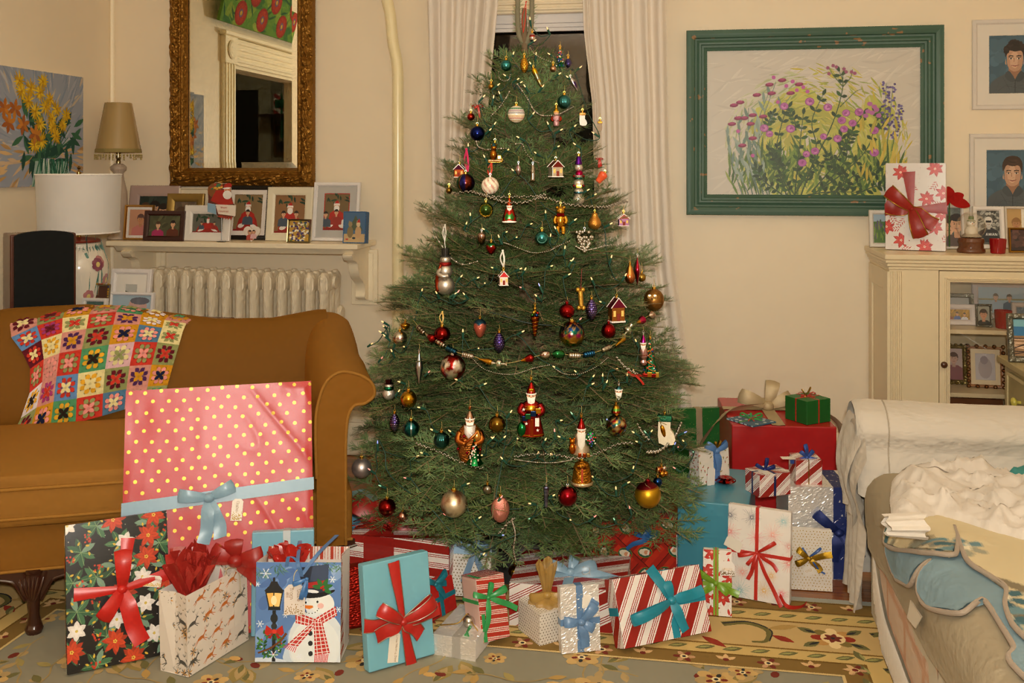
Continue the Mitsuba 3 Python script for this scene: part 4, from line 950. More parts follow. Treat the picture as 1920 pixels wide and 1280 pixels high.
LATH('strawberry_ornament',921,466,'red glass strawberry with green leaves, upper left',[(0,-11),(4,-9),(8,-3),(10,3),(9,8),(5,11),(0,12)],'#a3201c',fn=lambda a,t:'#1f6b35' if t> .72+.08*math.cos(a*5) else ('#e9c9b0' if (a*7+int(t*12) % 2) % 1< .14 and (t*12) % 1< .3 else '#a81e1c'))
LATH('strawberry_ornament',900,615,'coral sugared strawberry with a blue-black leafy top',[(0,-18),(5,-15),(10,-5),(12,4),(11,11),(6,16),(0,18)],'#d4705a','glitter',fn=lambda a,t:'#1c3f52' if t> .66+.1*abs(math.cos(a*2.5)) else '#d9745e',keep=14)
o = Orn('strawberry_ornament', 938, 955, 'large flat pink sugared heart shaped strawberry at the bottom centre', .97, keep=24)
hp=[(20.5*math.cos(a)*(1-.13*math.sin(a))*(.86+.14*math.sin(a)),25*math.sin(a)*(.98)-(2.5 if math.sin(a)> .9 and abs(math.cos(a))< .25 else 0)) for a in np.linspace(0,2*PI,41)[:-1]]
g=hull([(x*q,-yy,z*q) for x,z in hp for q,yy in ((1,0),(.93,4),(.7,7),(.4,8.5),(.93,-4))]);o.add('body',g.col('#d18878'),'glitter',60);o.cap(24,3,GOLD,12)
LATH('spindle_ornament',786,690,'long silver and blue spindle hanging on the left',[(0,-31),(1,-28),(4,-14),(7,0),(6,10),(3.4,20),(1.4,28),(1.4,30)],'#8fa0ad',fn=lambda a,t:'#c9ccd0' if abs(a+1.6)< .5 else ('#4f6f8a' if int(t*22) % 2 else '#8fa0b2'),capc=SILV)
LATH('spindle_ornament',1195,508,'red and silver spindle at the right edge beside a coral pear',[(0,-27),(1,-24),(5,-10),(7.5,0),(6,10),(2.5,20),(1,27)],'#b8a8a6',fn=lambda a,t:'#8e1a2a' if abs(a+1.6)< .75 else '#c9c2be',capc=SILV)
LATH('pear_ornament',1115,415,'frosted golden pear on the right of the tree',[(0,-15),(6,-14),(11.5,-8),(12,-2),(9,5),(6,10),(5.5,14),(3,16),(0,16.5)],'#c98a3a','glitter',keep=14)
LATH('pear_ornament',1181,513,'coral and gold pear beside the red spindle',[(0,-18),(6,-17),(9.5,-10),(9.5,-3),(6.5,6),(4.5,12),(2,17),(0,18)],'#c9682e',fn=lambda a,t:C('#d9a04a')*t+C('#c05a3e')*(1-t))
LATH('mitten_ornament',1127,333,'coral glass mitten hanging from a red ribbon at the right',[(0,-11),(5,-10),(6,-4),(8,3),(8,9),(3,12),(0,12)],'#d9562e','gloss',tilt=38,thread=12)
LATH('twist_drop_ornament',972,319,'small twisted drop striped green, white and purple',[(0,-12),(3,-9),(6,-1),(5,6),(2.5,10),(0,11)],'#2f7a55',fn=lambda a,t:['#1f7a4a','#e9e0d8','#4a2a7a','#a3241c','#e9e0d8'][int((a/(2*PI)*5+t*1.3) % 1*5)],capc=SILV)
LATH('candle_ornament',999,324,'small dull silver glass candle in the upper middle',[(3.5,-15),(4.4,-14),(4.2,0),(4.6,2),(3.2,10),(2.4,14),(0,15)],'#a59a8a',bump=.15,capc=SILV)
LATH('pickle_ornament',1008,146,'slim tilted yellow and teal glass stick near the top',[(0,-24),(1.5,-21),(3.2,-14),(4.4,-2),(4.6,8),(5,14),(3.5,19),(0,20)],'#b99a2e',tilt=-24,fn=lambda a,t:'#e0b01e' if t> .75 else ('#d98a2a' if t< .18 else ('#6f9a8e' if int(t*14) % 2 else '#b59a4a')))
LATH('icicle_ornament',1076,158,'silver and purple glass icicle at the upper right',[(0,-15),(1.5,-12),(4,-2),(4.5,6),(3,12),(0,14)],'#cfc6cf',tilt=-28,fn=lambda a,t:'#4a2a7a' if a>-1.4 and .2< t< .7 else '#d5cdd0',capc=SILV)
LATH('icicle_ornament',1024,931,'purple and silver twisted glass icicle near the bottom',[(0,-21),(2.5,-19),(3.6,-8),(4,4),(5,12),(5.5,18),(2,21)],'#5f5a80',fn=lambda a,t:'#8a90b8' if int(t*12) % 2 else '#4f4870',capc=SILV)
# a green glass fir tree
def FIR(u, v, w, h, label, pal=('#1f6b45',)):
    o = Orn('fir_tree_ornament', u, v, label, keep=w * 1.2); pf = []
    for i in range(4): pf += [(w * (1 - i * .23), -h + i * h * .42), (w * (.62 - i * .17), -h + (i + .95) * h * .42)]
    g=lathe([(0,-h)]+pf+[(1,h*.95),(0,h)],20,lambda a,t:1+.12*np.cos(a*7));g.col(pal[0]);o.add('body',g,'metal',30);rr_=random.Random(u)
    dots = []
    for i in range(30):
        t=rr_.random();a=rr_.uniform(-2.9,-.3);z=-h*.95+t*1.75*h;r=w*(1-(z+h)/(1.9*h))*.92+1;dots.append(ball(1.5,8,6).mv(r*math.cos(a),r*math.sin(a),z).col(rr_.choice(['#c9302a','#e9e0d0','#2a3f8a','#e0b040','#c05a2a'])))
    o.add('baubles', cat(dots), 'gloss', True); o.cap(h, 2.2, GOLD, 8); return o
FIR(1050, 109, 9.5, 17, 'green and white glass fir tree high on the right, against the window')
o = FIR(1219, 668, 15, 33, 'green glass fir tree with presents at its foot, right edge')
for i,(x,c,w) in enumerate(((-9,'#a3241c',6),(-1,'#c08a2a',5),(7,'#8e1a1a',5.5),(13,'#e0c050',3.5))):o.add('present',rbox(x-w,x+w,-17,-9,-36,-29+i % 2*3,1).col(c),'metal')
o.add('garland',tube(spline([(9*math.cos(a)*(1-t),-13*(1-t*.75)-1,-26+50*t) for t,a in zip(np.linspace(0,.8,12),np.tile([.4,1.5,2.8],4))],40),.8,5).col('#c0562a'),'metal',True)
# houses
def HOUSE(u, v, w, h, d, body, roof, label, chimney=True, yaw=25, snow='#e9dfd6'):
    o = Orn('house_ornament', u, v, label, keep=w * 1.25); R = rotm('z', yaw)
    def b(g): return G(g.v @ R.T, g.f, g.c)
    o.add('walls', b(rbox(-w, w, -d, d, -h, h * .25, .8)).col(body), 'metalsoft', 30)
    pr=prism([(-w*1.18,h*.2),(w*1.18,h*.2),(0,h)],d*2.3);pr=G(pr.v[:,[0,2,1]]*A(1,1,1)-A(0,d*1.15,0),pr.f[:,::-1]);ro=o.add('roof',b(pr).col(roof),'metalsoft',30)
    o.add('icing',b(cat([tube([(sx*w*1.2,yy,h*.18),(0,yy,h*1.02)],.9,6) for sx in (-1,1) for yy in (-d*1.16,d*1.16)]+[tube([(0,-d*1.16,h*1.02),(0,d*1.16,h*1.02)],.9,6)])).col(snow),'satin',True)
    o.add('door', b(rbox(-w * .26, w * .26, -d - .7, -d, -h * .95, -h * .3, .3)).col('#7e2a1c'), 'gloss')
    for sx in (-1,1):o.add('window',b(rbox(sx*w*.62-w*.2,sx*w*.62+w*.2,-d-.6,-d,-h*.55,-h*.05,.3)).col('#e9c46a'),'gloss')
    o.add('snow', b(rbox(-w * 1.12, w * 1.12, -d * 1.12, d * 1.12, -h * 1.08, -h * .93, .9)).col(snow), 'satin')
    o.cap(h, 2.2, GOLD, 10); return o
HOUSE(1156, 580, 13, 22, 9, '#a8662c', '#7e1f3a', 'gingerbread house with a pink snow-edged roof, right of the purple cone')
HOUSE(944, 521, 8, 13, 7, '#d8b8a8', '#b02a2a', 'tiny white house with a red roof hanging from white ribbon', yaw=8)
HOUSE(1042, 316, 11, 15, 9, '#ddd0bc', '#7e2a24', 'small snowy chalet with a green gable in the upper right')
HOUSE(862, 320, 9, 12, 7, '#c0562a', '#4a1430', 'little orange house at the left edge beside a pink ribbon', yaw=-15)
HOUSE(1169, 412, 9.5, 11, 6, '#9a6a8a', '#8a4a3a', 'small pink and gold basket house at the right edge', yaw=10)
# figures
def HEAD(o, z, r, skin='#d8a684', beard=True, hat='#a3201c', hath=12, brim=W_):
    hd = o.add('head', ball(r, 18, 12).mv(0, 0, z).col(skin), 'satin', True)
    for sx in (-1, 1): o.add('eye', ball(r * .13, 8, 6).mv(sx * r * .36, -r * .9, z + r * .18).col('#151515'), 'gloss', True, hd)
    o.add('nose', ball(r * .17, 8, 6).mv(0, -r * 1.02, z - r * .05).col(C(skin) * .9), 'satin', True, hd)
    if beard:o.add('beard',hull([(x*r,y*r,z+q*r) for x,y,q in ((-.95,-.3,.1),(.95,-.3,.1),(-.8,-.95,-.25),(.8,-.95,-.25),(0,-1.15,-.15),(-.7,-.9,-1.2),(.7,-.9,-1.2),(0,-.9,-2.1),(-.9,.1,-.6),(.9,.1,-.6),(0,-1.1,-1.4))]).col(W_),'satin',60)
    if hat:
        o.add('hat',lathe([(r*.98,0),(r*.95,hath*.25),(r*.6,hath*.65),(r*.2,hath),(0,hath*1.03)],16).mv(0,0,z+r*.45).col(hat),'metal',True)
        if brim is not None:o.add('hat_brim',lathe([(r*.9,-1.4),(r*1.12,-1),(r*1.12,1.2),(r*.9,1.6)],18).mv(0,0,z+r*.5).col(brim),'satin',True)
def ROBE(o, prof, c, m='metal', part='robe'): 
    pf = spline(np.c_[np.array(prof, float), np.zeros(len(prof))], 30)[:, :2]; o.add(part, lathe(pf, 22).sc(1, .62, 1).col(c), m, True)
def LIMB(o, part, pts, r, c, m='metal'): return o.add(part, tube(spline(pts, 10), np.linspace(r, r * .75, 10), 10).col(c), m, True)
# red Santa with presents, in the middle
o = Orn('santa_ornament', 996, 768, 'Santa in a red starred coat holding presents, a green sack beside him, lower centre', keep=27)
ROBE(o, [(0, -48), (23, -47.5), (24, -44), (21, -30), (17, -12), (19, 2), (18, 10), (10, 17), (4, 19), (0, 19)], '#8e1f18'); HEAD(o, 26, 9, hath=21)
o.add('hat_band',rbox(-4,4,-8,-4,33,41,.8).col('#e0a81e'),'metal');o.add('shawl',lathe([(18,2),(17,9),(9,17),(5,19)],20).sc(1,.7,1).col('#b9801e'),'metal',True)
for sx in (-1, 1): LIMB(o, 'sleeve', [(sx * 15, -2, 11), (sx * 21, -9, 0), (sx * 11, -15, -7)], 6.5, '#86191a')
for x,y,z,w,c in ((4,-16,-3,5,'#24407e'),(13,-15,2,5,'#d9a022'),(-6,-16,-8,5,'#2f7a4a'),(-12,-15,-12,5,'#26386e')):o.add('present',rbox(x-w,x+w,y-4,y+4,z-w,z+w,1).rot('y',0).col(c),'metal')
o.add('sack',hull([tuple(A(-17+10*math.cos(a)*math.cos(b),-6+9*math.sin(a)*math.cos(b),-35+14*math.sin(b))) for a in np.linspace(0,6.28,13) for b in np.linspace(-1.5,1.5,7)]).col('#1f7a3f'),'metal',60)
o.add('coat_opening',rbox(-2,4,-15.4,-14,-46,-14,.6).col('#b5481e'),'metal');o.add('scarf_end',rbox(7,15,-13.5,-12,-28,-12,.8).col(W_),'satin')
o.add('hem', lathe([(23, -48), (24.5, -46), (24, -43.5)], 22).sc(1, .62, 1).col('#d09a22'), 'metal', True)
for x,z in ((-9,-22),(12,-34),(-14,4),(16,6),(-17,-1)):o.add('star',prism([(r*math.cos(a),r*math.sin(a)) for a,r in zip(np.linspace(.31,.31+2*PI,11)[:-1],[3.4,1.4]*5)],1).rot('x',90).mv(x,-15.5 if z<-8 else-13.5,z).col('#e9e2d4'),'satin')
o.cap(57, 2.2, GOLD, 10)
# copper Santa with a sack and a small tree, left
o = Orn('santa_ornament', 881, 816, 'gold and copper Santa with a silver beard and a green tree in front, lower left', keep=27)
ROBE(o,[(0,-50),(14,-49),(20,-38),(23,-20),(25,-5),(22,8),(14,18),(6,24),(0,25)],'#a86428','foil');HEAD(o,27,8.5,hat='#b08a72',hath=15)
o.add('long_beard',hull([(x,y,z) for x,y,z in ((-11,-12,22),(11,-12,22),(0,-18,20),(-10,-16,8),(9,-16,8),(0,-19,4),(-3,-17,-2),(-9,-5,20),(9,-5,20))]).col('#d5cec4'),'glitter',60)
o.add('sack',hull([tuple(A(13+12*math.cos(a)*math.cos(b),-8+9*math.sin(a)*math.cos(b),-4+17*math.sin(b))) for a in np.linspace(0,6.28,13) for b in np.linspace(-1.5,1.5,7)]).col('#c98f3e'),'metal',60)
for sx in (-1, 1): LIMB(o, 'sleeve', [(sx * 18, -4, 8), (sx * 22, -11, -6), (sx * 8, -18, -12)], 6.5, '#b0642a')
o.add('strap', tube(spline([(-16, -14, -16), (-2, -19, -4), (14, -16, 10)], 10), 1.8, 6).col('#c9642e'), 'metal', True)
for x, z in ((-11, 3), (-22, -20), (19, -22), (-5, -28)): o.add('berry', ball(3, 10, 7).mv(x, -17, z).col('#8e1420'), 'metal', True)
tr=lathe([(0,-50)]+sum([[(15-i*3.4,-48+i*11),(9-i*2.2,-38+i*11)] for i in range(4)],[])+[(0,2)],16,lambda a,t:1+.12*np.cos(a*6)).mv(9,-15,-1);o.add('small_tree',tr.col('#1f7a3f'),'metal',30)
rr_=random.Random(4);o.add('baubles',cat([ball(1.7,8,6).mv(9+rr_.uniform(-1,1)*(13-i*.4),-27+abs(rr_.uniform(-2,5)),-46+i*1.35).col(rr_.choice(['#e9e0d0','#c9302a','#d9b8a0','#e9e0d0'])) for i in range(26)]),'gloss',True);o.cap(50,2.4,COPP,10)
# Santa with tree and bear, right
o = Orn('santa_ornament', 1090, 822, 'long bearded Santa carrying a round tree and a bear, above the golden bell', keep=27)
ROBE(o, [(0, -32), (15, -31), (16, -24), (13, -6), (13, 6), (8, 12), (0, 13)], '#b8a88c', 'metalsoft'); HEAD(o, 14, 8, hath=20, hat='#9a1f1c')
o.add('long_beard',hull([(x,y,z) for x,y,z in ((-8,-8,12),(8,-8,12),(0,-12,10),(-6,-12,-10),(6,-12,-10),(0,-13,-18),(-8,-2,10),(8,-2,10))]).col('#cfc8b8'),'satin',60)
o.add('small_tree',hull([tuple(A(18+11*math.cos(a)*math.cos(b),-6+7*math.sin(a)*math.cos(b),1+15*math.sin(b))) for a in np.linspace(0,6.28,11) for b in np.linspace(-1.5,1.5,6)]).col('#2f7a45'),'metal',60)
o.add('baubles',cat([ball(1.6,8,6).mv(18+9*math.cos(i*2.4)*(.3+.7*(i % 3)/2),-12.5+(i % 3),1+12*math.sin(i*2.4)*(.3+.7*(i % 3)/2)).col(['#c9302a','#e9e0d0','#2a3f8a','#b0309a'][i % 4]) for i in range(20)]),'gloss',True)
o.add('bear',hull([tuple(A(-17+7*math.cos(a)*math.cos(b),-6+6*math.sin(a)*math.cos(b),-17+11*math.sin(b))) for a in np.linspace(0,6.28,11) for b in np.linspace(-1.5,1.5,6)]).col('#c06a1e')+ball(5.5,12,9).mv(-17,-9,-3).col('#d0761e')+ball(2,8,6).mv(-21,-9,2).col('#d0761e')+ball(2,8,6).mv(-13,-9,2).col('#d0761e'),'metal',60)
for x in (-3, 6, 13): o.add('toy', rbox(x - 3, x + 3, -14, -8, -31, -24, 1).col(['#b5481e', '#c99a4a', '#8e1f1c'][x % 3]), 'metal')
o.cap(41, 2.2, GOLD, 12)
o = Orn('santa_ornament', 955, 394, 'small red gnome Santa with a white beard, upper middle left', keep=12)
ROBE(o,[(0,-22),(13,-21),(13,-17),(11,-8),(8,2),(3,5),(0,5)],'#a02a1c');HEAD(o,5,5.2,hath=17,hat='#b0421e');o.add('coat_skirt',lathe([(12.5,-19),(12,-12),(9.5,-5)],18,lambda a,t:1+.04*np.cos(a*12)).sc(1,.66,1).col('#3f7a3a'),'metal',True)
o.add('hem', lathe([(13, -23), (14, -21), (13, -19)], 18).sc(1, .66, 1).col(W_), 'satin', True); o.cap(24, 2, GOLD, 6)
o = Orn('nutcracker_ornament', 1043, 220, 'tiny golden crowned nutcracker figure, upper right of centre', keep=9)
ROBE(o,[(0,-16),(5,-16),(6,-9),(8,-4),(8,2),(4,5),(0,5)],'#b58a8a','glitter','body');HEAD(o,8,4.6,beard=False,hat='#d09a22',hath=9,brim=GOLD)
for sx in (-1, 1): LIMB(o, 'arm', [(sx * 7, -2, 1), (sx * 9, -4, -4), (sx * 5, -6, -7)], 2.2, '#a3341c')
o.cap(19, 1.8, GOLD, 6)
o = Orn('santa_ornament', 1206, 655, 'slim pink and gold Santa beside the green glass fir tree, right edge', keep=9)
ROBE(o,[(0,-30),(6,-29.5),(8,-24),(6,-19),(8,-14),(8,-4),(6,3),(0,5)],'#c9a0a0');HEAD(o,9,5.5,skin='#c9803a',hat='#b0248a',hath=16);o.add('belt',lathe([(7.6,-12),(8.6,-10),(7.8,-8)],16).sc(1,.62,1).col('#a3341c'),'metal',True);o.cap(28,2,SILV,8)
o=Orn('santa_ornament',1160,734,'small Santa head in the right middle, half hidden under a branch',keep=8);HEAD(o,0,7,hath=8,hat='#3f7a8a');o.cap(11,1.8,SILV,5)
# snowmen
def SNOW(o, balls_, hat=None, c='#d6cdbd', m='glitter'):
    pf = []
    for z, r in balls_:
        for a in np.linspace(-1.15, 1.15, 7): pf.append((r * math.cos(a), z + r * math.sin(a)))
    pf = [(0, balls_[0][0] - balls_[0][1])] + pf + [(0, balls_[-1][0] + balls_[-1][1])]; o.add('body', lathe(pf, 24).sc(1, .85, 1).col(c), m, True)
o = Orn('snowman_ornament', 835, 511, 'large silver glass snowman with a black top hat and red scarf, left of the tree', keep=19)
SNOW(o,[(-24,18),(3,14),(24,10)],m='metalsoft',c='#bdb3a4');o.add('hat',lathe([(10.5,31),(10.5,33),(7.5,33.5),(7.8,46),(0,46.5)],20).col('#171512'),'gloss',30)
sc_=o.add('scarf',lathe([(9.5,13),(11.6,15),(11.6,18),(9.5,20)],22).sc(1,.9,1).col('#8e1f1a'),'glitter',True);o.add('scarf_end',tube(spline([(-8,-6,16),(-13,-9,2),(-16,-6,-14),(-14,-6,-34)],20),np.linspace(2.5,3.6,20),8).col('#9a3a1e'),'metal',True,sc_)
o.add('arm',tube(spline([(-8,-6,8),(-13,-12,0),(-4,-17,-5),(6,-15,-4)],14),4.5,10).col('#bdb3a4'),'metalsoft',True);o.add('hanger',tube(spline([(0,0,46),(-2,0,66),(-3,4,86)],10),.9,5).col('#d5d0c8'),'satin',True)
o = Orn('snowman_ornament', 1085, 340, 'tall stack of three glass snowmen in bright hats, upper right', keep=14)
SNOW(o,[(-34,11),(-20,9),(-4,10),(12,8),(26,8)]);o.add('hat',lathe([(6.8,32),(6.4,36),(3.5,46),(0,48)],18).col('#5a1f8a'),'metal',True);o.add('hat',lathe([(6.8,12),(7.4,16),(5,20),(0,21)],18).mv(1,-5,0).col('#a8124a'),'metal',True)
o.add('scarf',lathe([(6.5,4),(8.2,5.5),(6.5,7)],18).mv(0,-3,0).col('#2a7a6a'),'metal',True);o.add('scarf',lathe([(8,-23),(9.8,-21),(8.4,-19)],18).mv(0,-1,0).col('#4f8aa0'),'metal',True);o.add('present',rbox(-5,6,-12,-8,-12,-5,1).col('#c99a22'),'metal')
for z in (10, 25):
    for sx in (-1, 1): o.add('eye', ball(.9, 7, 5).mv(sx * 2.5, -8 - (z == 10) * 1, z + 2).col('#151515'), 'gloss', True)
    o.add('nose', lathe([(1.1, 0), (0, 4)], 8).rot('x', 100).mv(0, -8, z).col('#d0661e'), 'gloss', True)
for sx, z in ((-1, -8), (1, -8), (-1, 10), (1, 10)): o.add('mitten', ball(2.2, 8, 6).mv(sx * 9, -5, z).col('#a3201c'), 'metal', True)
o.cap(48, 2.4, GOLD, 8)
o=Orn('snowman_ornament',729,730,'silver snowman with a green scarf and dark hat at the left edge',keep=12);SNOW(o,[(-8,11.5),(7,7.5)],c='#cfc8bc');o.add('hat',lathe([(9,11),(9,12.4),(6,13),(6,19),(0,19.5)],16).col('#3a1418'),'metal',30);o.add('scarf',lathe([(7.5,-1),(9.5,1),(9.5,4),(7.5,6)],18).col('#1f6b50'),'metal',True)
# bear, bone, bell, sled, cornucopia, stockings, grapes
o = Orn('bear_ornament', 1051, 410, 'golden glass teddy bear with a red bow tie, right of centre', keep=14)
o.add('body',hull([tuple(A(9.5*math.cos(a)*math.cos(b),7.5*math.sin(a)*math.cos(b),-4+15*math.sin(b))) for a in np.linspace(0,6.28,13) for b in np.linspace(-1.5,1.5,7)]).col('#c9922e'),'metal',60);hd=o.add('head',ball(8,16,11).mv(0,-1,15).col('#d09a36'),'metal',True)
for sx in (-1,1):o.add('ear',ball(3.2,10,7).mv(sx*6.5,0,21).col('#c9922e'),'metal',True,hd);LIMB(o,'arm',[(sx*8,-3,5),(sx*11,-5,-3),(sx*9,-8,-9)],3.6,'#d09a36');LIMB(o,'leg',[(sx*4.5,-2,-14),(sx*5.5,-4,-22),(sx*4.5,-6,-29)],4.6,'#c9922e')
o.add('muzzle',ball(3.2,10,7).mv(0,-8,13).col('#e6b85a'),'metal',True,hd);o.add('bow_tie',hull([(-7,-7,10),(-7,-7,5),(7,-7,10),(7,-7,5),(0,-9,8),(-7,-5,7),(7,-5,7)]).col('#9a1420'),'metal');o.cap(24,2,GOLD,6)
o=Orn('bone_ornament',1089,560,'golden dog bone hanging from a red thread',keep=10);pf=tube(spline([(1,0,-15),(0,0,0),(-1,0,15)],14),4.6,12)
o.add('body',(pf+cat([ball(4.6,12,9).mv(x,0,z) for x,z in ((-3.5,-17),(5,-17),(-5.5,17),(3.5,17))])).col('#d0a040'),'glitter',True);o.add('hanger',tube(spline([(0,0,19),(1,0,40),(2,3,56)],8),.5,4).col('#8e1f2a'),'satin',True)
o = Orn('bell_ornament', 1091, 886, 'large golden glass bell with a frosted rim, lower right of centre', keep=22)
o.add('body',lathe([(20,-18),(18.5,-12),(16.5,0),(15,12),(13,18),(6,22),(0,22.5)],30).col('#b5751e'),'foil',True);o.add('rim',lathe([(18,-22),(21,-20),(21,-16),(18.5,-15)],30,lambda a,t:1+.03*np.cos(a*14)).col('#d9c49a'),'glitter',True);o.add('clapper',ball(4,10,8).mv(0,0,-21).col('#8a5a1e'),'metal',True)
o.add('ribbon', rbox(-1, 2.2, -19, -17.6, -15, 12, .4).col('#a3341c'), 'ribbon'); 
for sx in (-1,1):o.add('holly_leaf',hull([(0,-17,13),(sx*5,-18,17),(sx*10,-17,15),(sx*5,-17,11),(sx*5,-15.5,14)]).col('#7a3a1e'),'metal')
o.cap(22, 3, GOLD, 10)
o=Orn('sled_ornament',928,286,'golden teddy on a sled with presents, upper left',keep=13);o.add('sled',rbox(-13,13,-6,6,-17,-13,1.5).col('#c9a070'),'glitter')
for y in (-6, 6): o.add('runner', tube(spline([(-13, y, -18), (10, y, -18), (14, y, -14), (12, y, -10)], 14), 1.1, 6).col('#d9a441'), 'metal', True)
o.add('bear',cat([hull([tuple(A(-3+7*math.cos(a)*math.cos(b),6*math.sin(a)*math.cos(b),-4+10*math.sin(b))) for a in np.linspace(0,6.28,11) for b in np.linspace(-1.5,1.5,6)]),ball(5.5,12,9).mv(-2,-1,9),ball(1.8,8,6).mv(-6,-1,14),ball(1.8,8,6).mv(2,-1,14)]).col('#a8661e'),'metal',60);o.add('present',rbox(4,12,-5,4,-13,-5,1).col('#d08a1e'),'metal');o.add('hat',lathe([(5,12),(3,16),(0,19)],12).mv(-2,-1,0).col('#3a6a7a'),'metal',True);o.cap(19,2,GOLD,8)
o=Orn('cornucopia_ornament',1003,601,'slim gold and red cornucopia in a dark gap at the centre',keep=10);o.add('horn',lathe([(0,-30),(2.6,-28),(4,-18),(6.2,-2),(8,5),(8.6,7),(7.4,8)],18).col('#8a3a16'),'metal',True)
o.add('lacing',tube([(math.cos(a)*np.interp(z,[-28,5],[3,8.4]),math.sin(a)*np.interp(z,[-28,5],[3,8.4]),z) for a,z in zip(np.linspace(0,30,90),np.linspace(-28,5,90))],.7,5).col('#d0922a'),'metal',True);o.add('fruit',cat([ball(3.2,10,7).mv(x,y,z).col(c) for x,y,z,c in ((-5,-3,11,'#3f7a3a'),(3,-5,11,'#2a4a9a'),(0,1,17,'#d0a22a'),(5,0,14,'#a3241c'),(-2,-4,16,'#e0b848'),(0,0,23,'#d9a441'))]),'metal',True);o.cap(26,1.8,GOLD,8)
def STOCK(u, v, s, c, cuff, label, mirror=1):
    o=Orn('stocking_ornament',u,v,label,keep=s*.8);pts=[(-.42,1),(.42,1),(.4,.1),(.62,-.2),(.75,-.6),(.55,-.95),(.0,-1),(-.4,-.85),(-.46,-.3)];pr=prism([(x*s*mirror,z*s) for x,z in pts],s*.5);pr=G(pr.v[:,[0,2,1]]-A(0,s*.25,0),pr.f[:,::-1] if mirror> 0 else pr.f)
    o.add('body',pr.col(c),'satin',50);o.add('cuff',rbox(-.52*s,.52*s,-.32*s,.32*s,.62*s,1.08*s,.1*s).col(cuff),'glitter');o.cap(s*1.08,1.8,GOLD,8);return o
STOCK(1092,224,12,'#d8d0c4','#b98a4a','white stocking with a gold cuff at the upper right');STOCK(1125,237,9,'#8a6a3a','#c99a3a','tiny brown boot at the upper right edge',-1);STOCK(1246,806,27,'#d8ccb0','#1f5a3c','large cream stocking with a green cuff on the lower right')
o = Orn('grape_heart_ornament', 1096, 451, 'silver sugared heart of grapes on the right', keep=18); rr_ = random.Random(8); g = []
for i in range(60):
    z = rr_.uniform(-20, 17); w = 15 * (1 - max(0, -z) / 22) if z < 4 else 15; x = rr_.uniform(-w, w)
    if z > 8 and abs(x) < 3: continue
    g.append(ball(3.4, 8, 6).mv(x, -4 + abs(x) * .25 + rr_.uniform(-1.5, 1.5), z))
o.add('grapes', cat(g).col('#d2ccc2'), 'metal', True); o.cap(18, 2, SILV, 10)
o=Orn('trumpet_ornament',1240,884,'copper and gold glass fruit cluster behind branches at the lower right',keep=10);o.add('fruit',cat([ball(r,12,9).mv(x,y,z).col(c) for x,y,z,r,c in ((-5,0,4,6,'#c0683a'),(5,2,6,5,'#d8c0b0'),(1,-3,-3,6,'#c98a2e'),(8,0,-3,5,'#b5762e'))]),'metal',True);o.cap(9,2,GOLD,6)
LATH('bell_ornament',1155,766,'small red and green striped bell above the harlequin ball on the lower right',[(9,-7),(8.5,-4),(6,3),(3.5,7),(0,9)],'#3f7a3a',fn=lambda a,t:'#8e2a1c' if t< .25 else ('#5ab04a' if t< .5 else '#c08a2a'))
LATH('clip_ornament',760,610,'small gold and yellow glass flower at the left',[(0,-8),(4,-7),(8,-2),(9,2),(4,5),(0,6)],'#c9922e',thread=0)
LATH('bulb_ornament',998,70,'small red and white capped ornament hanging from the red cord at the very top',[(0,-9),(4,-7),(6,-1),(5,4),(2,8),(0,9)],'#b8a0a0',fn=lambda a,t:['#3f6aa0','#e6dcd2','#a02a2a','#d9c0b8'][int(t*3.99)],k=1.0)
LATH('pear_ornament',1243,800+6,'orange striped drop beside the cream stocking',[(0,-14),(3,-12),(5,-2),(4,8),(0,13)],'#c9861e',tilt=-15,fn=lambda a,t:'#7a3a12' if int(t*7) % 3 == 0 else '#d0901e')
LATH('bulb_ornament',755,968,'small pink and gold bulb resting over the red tulle',[(0,-8),(5,-6),(8,0),(6,5),(2.5,9),(0,10)],'#cf9a86',capc=GOLD)

# ------------------------------------------------------------------ ribbons tied on the tree
def BOWTIE(u, v, c, label, w=16, h=9, tails=((-6, -22), (7, -18)), m='ribbon', cat_='ribbon'):
    o = Orn('ribbon_bow', u, v, label, cat_=cat_, keep=w * .7)
    for sx in (-1,1):o.add('loop',strip(spline([(0,-2,0),(sx*w*.5,-5,h*.6),(sx*w,-2,0),(sx*w*.5,1,-h*.4),(0,-1,0)],18),4.5,A(0,-.3,1),.5).col(c),m,True)
    for x, z in tails: o.add('tail', strip(spline([(0, -3, 0), (x * .6, -5, z * .5), (x, -3, z)], 10), 4, A(0, -1, .1), .5).col(c), m, True)
    o.add('knot', ball(2.6, 10, 7).mv(0, -3, 0).col(c), m, True); return o
BOWTIE(896,199,'#a8281c','thin red ribbon bow on the upper left edge',10,5,((-6,-4),(4,-22)));BOWTIE(1193,704,'#b02a1c','red ribbon bow on the right, below the fir tree ornament',11,5,((-16,8),(14,-16)),'cloth')
BOWTIE(1124, 298, '#a8281c', 'red ribbon bow above the coral mitten', 6, 4, ((-1, -16), (3, -14)))
def LACE(u0, v0, u1, v1, c, label, w=4.0):
    o = Orn('hanging_ribbon', u0, v0, label, cat_='ribbon', keep=0); q = on_tree(u1, v1); p = on_tree(u0, v0); s = o.s
    k=put(o.key+'__band',strip(spline([p,(p+q)/2+A(.004,0,0)-FW*.006,q-FW*.004],12),w*s,-FW,.0006).col(c),'ribbon',True);put(o.key+'__loop',strip(spline([p+A(.003,0,0),(p+q)/2-A(.008,0,0),q-FW*.006],12),w*s*.8,-FW,.0006).col(C(c)*.8),'ribbon',True)
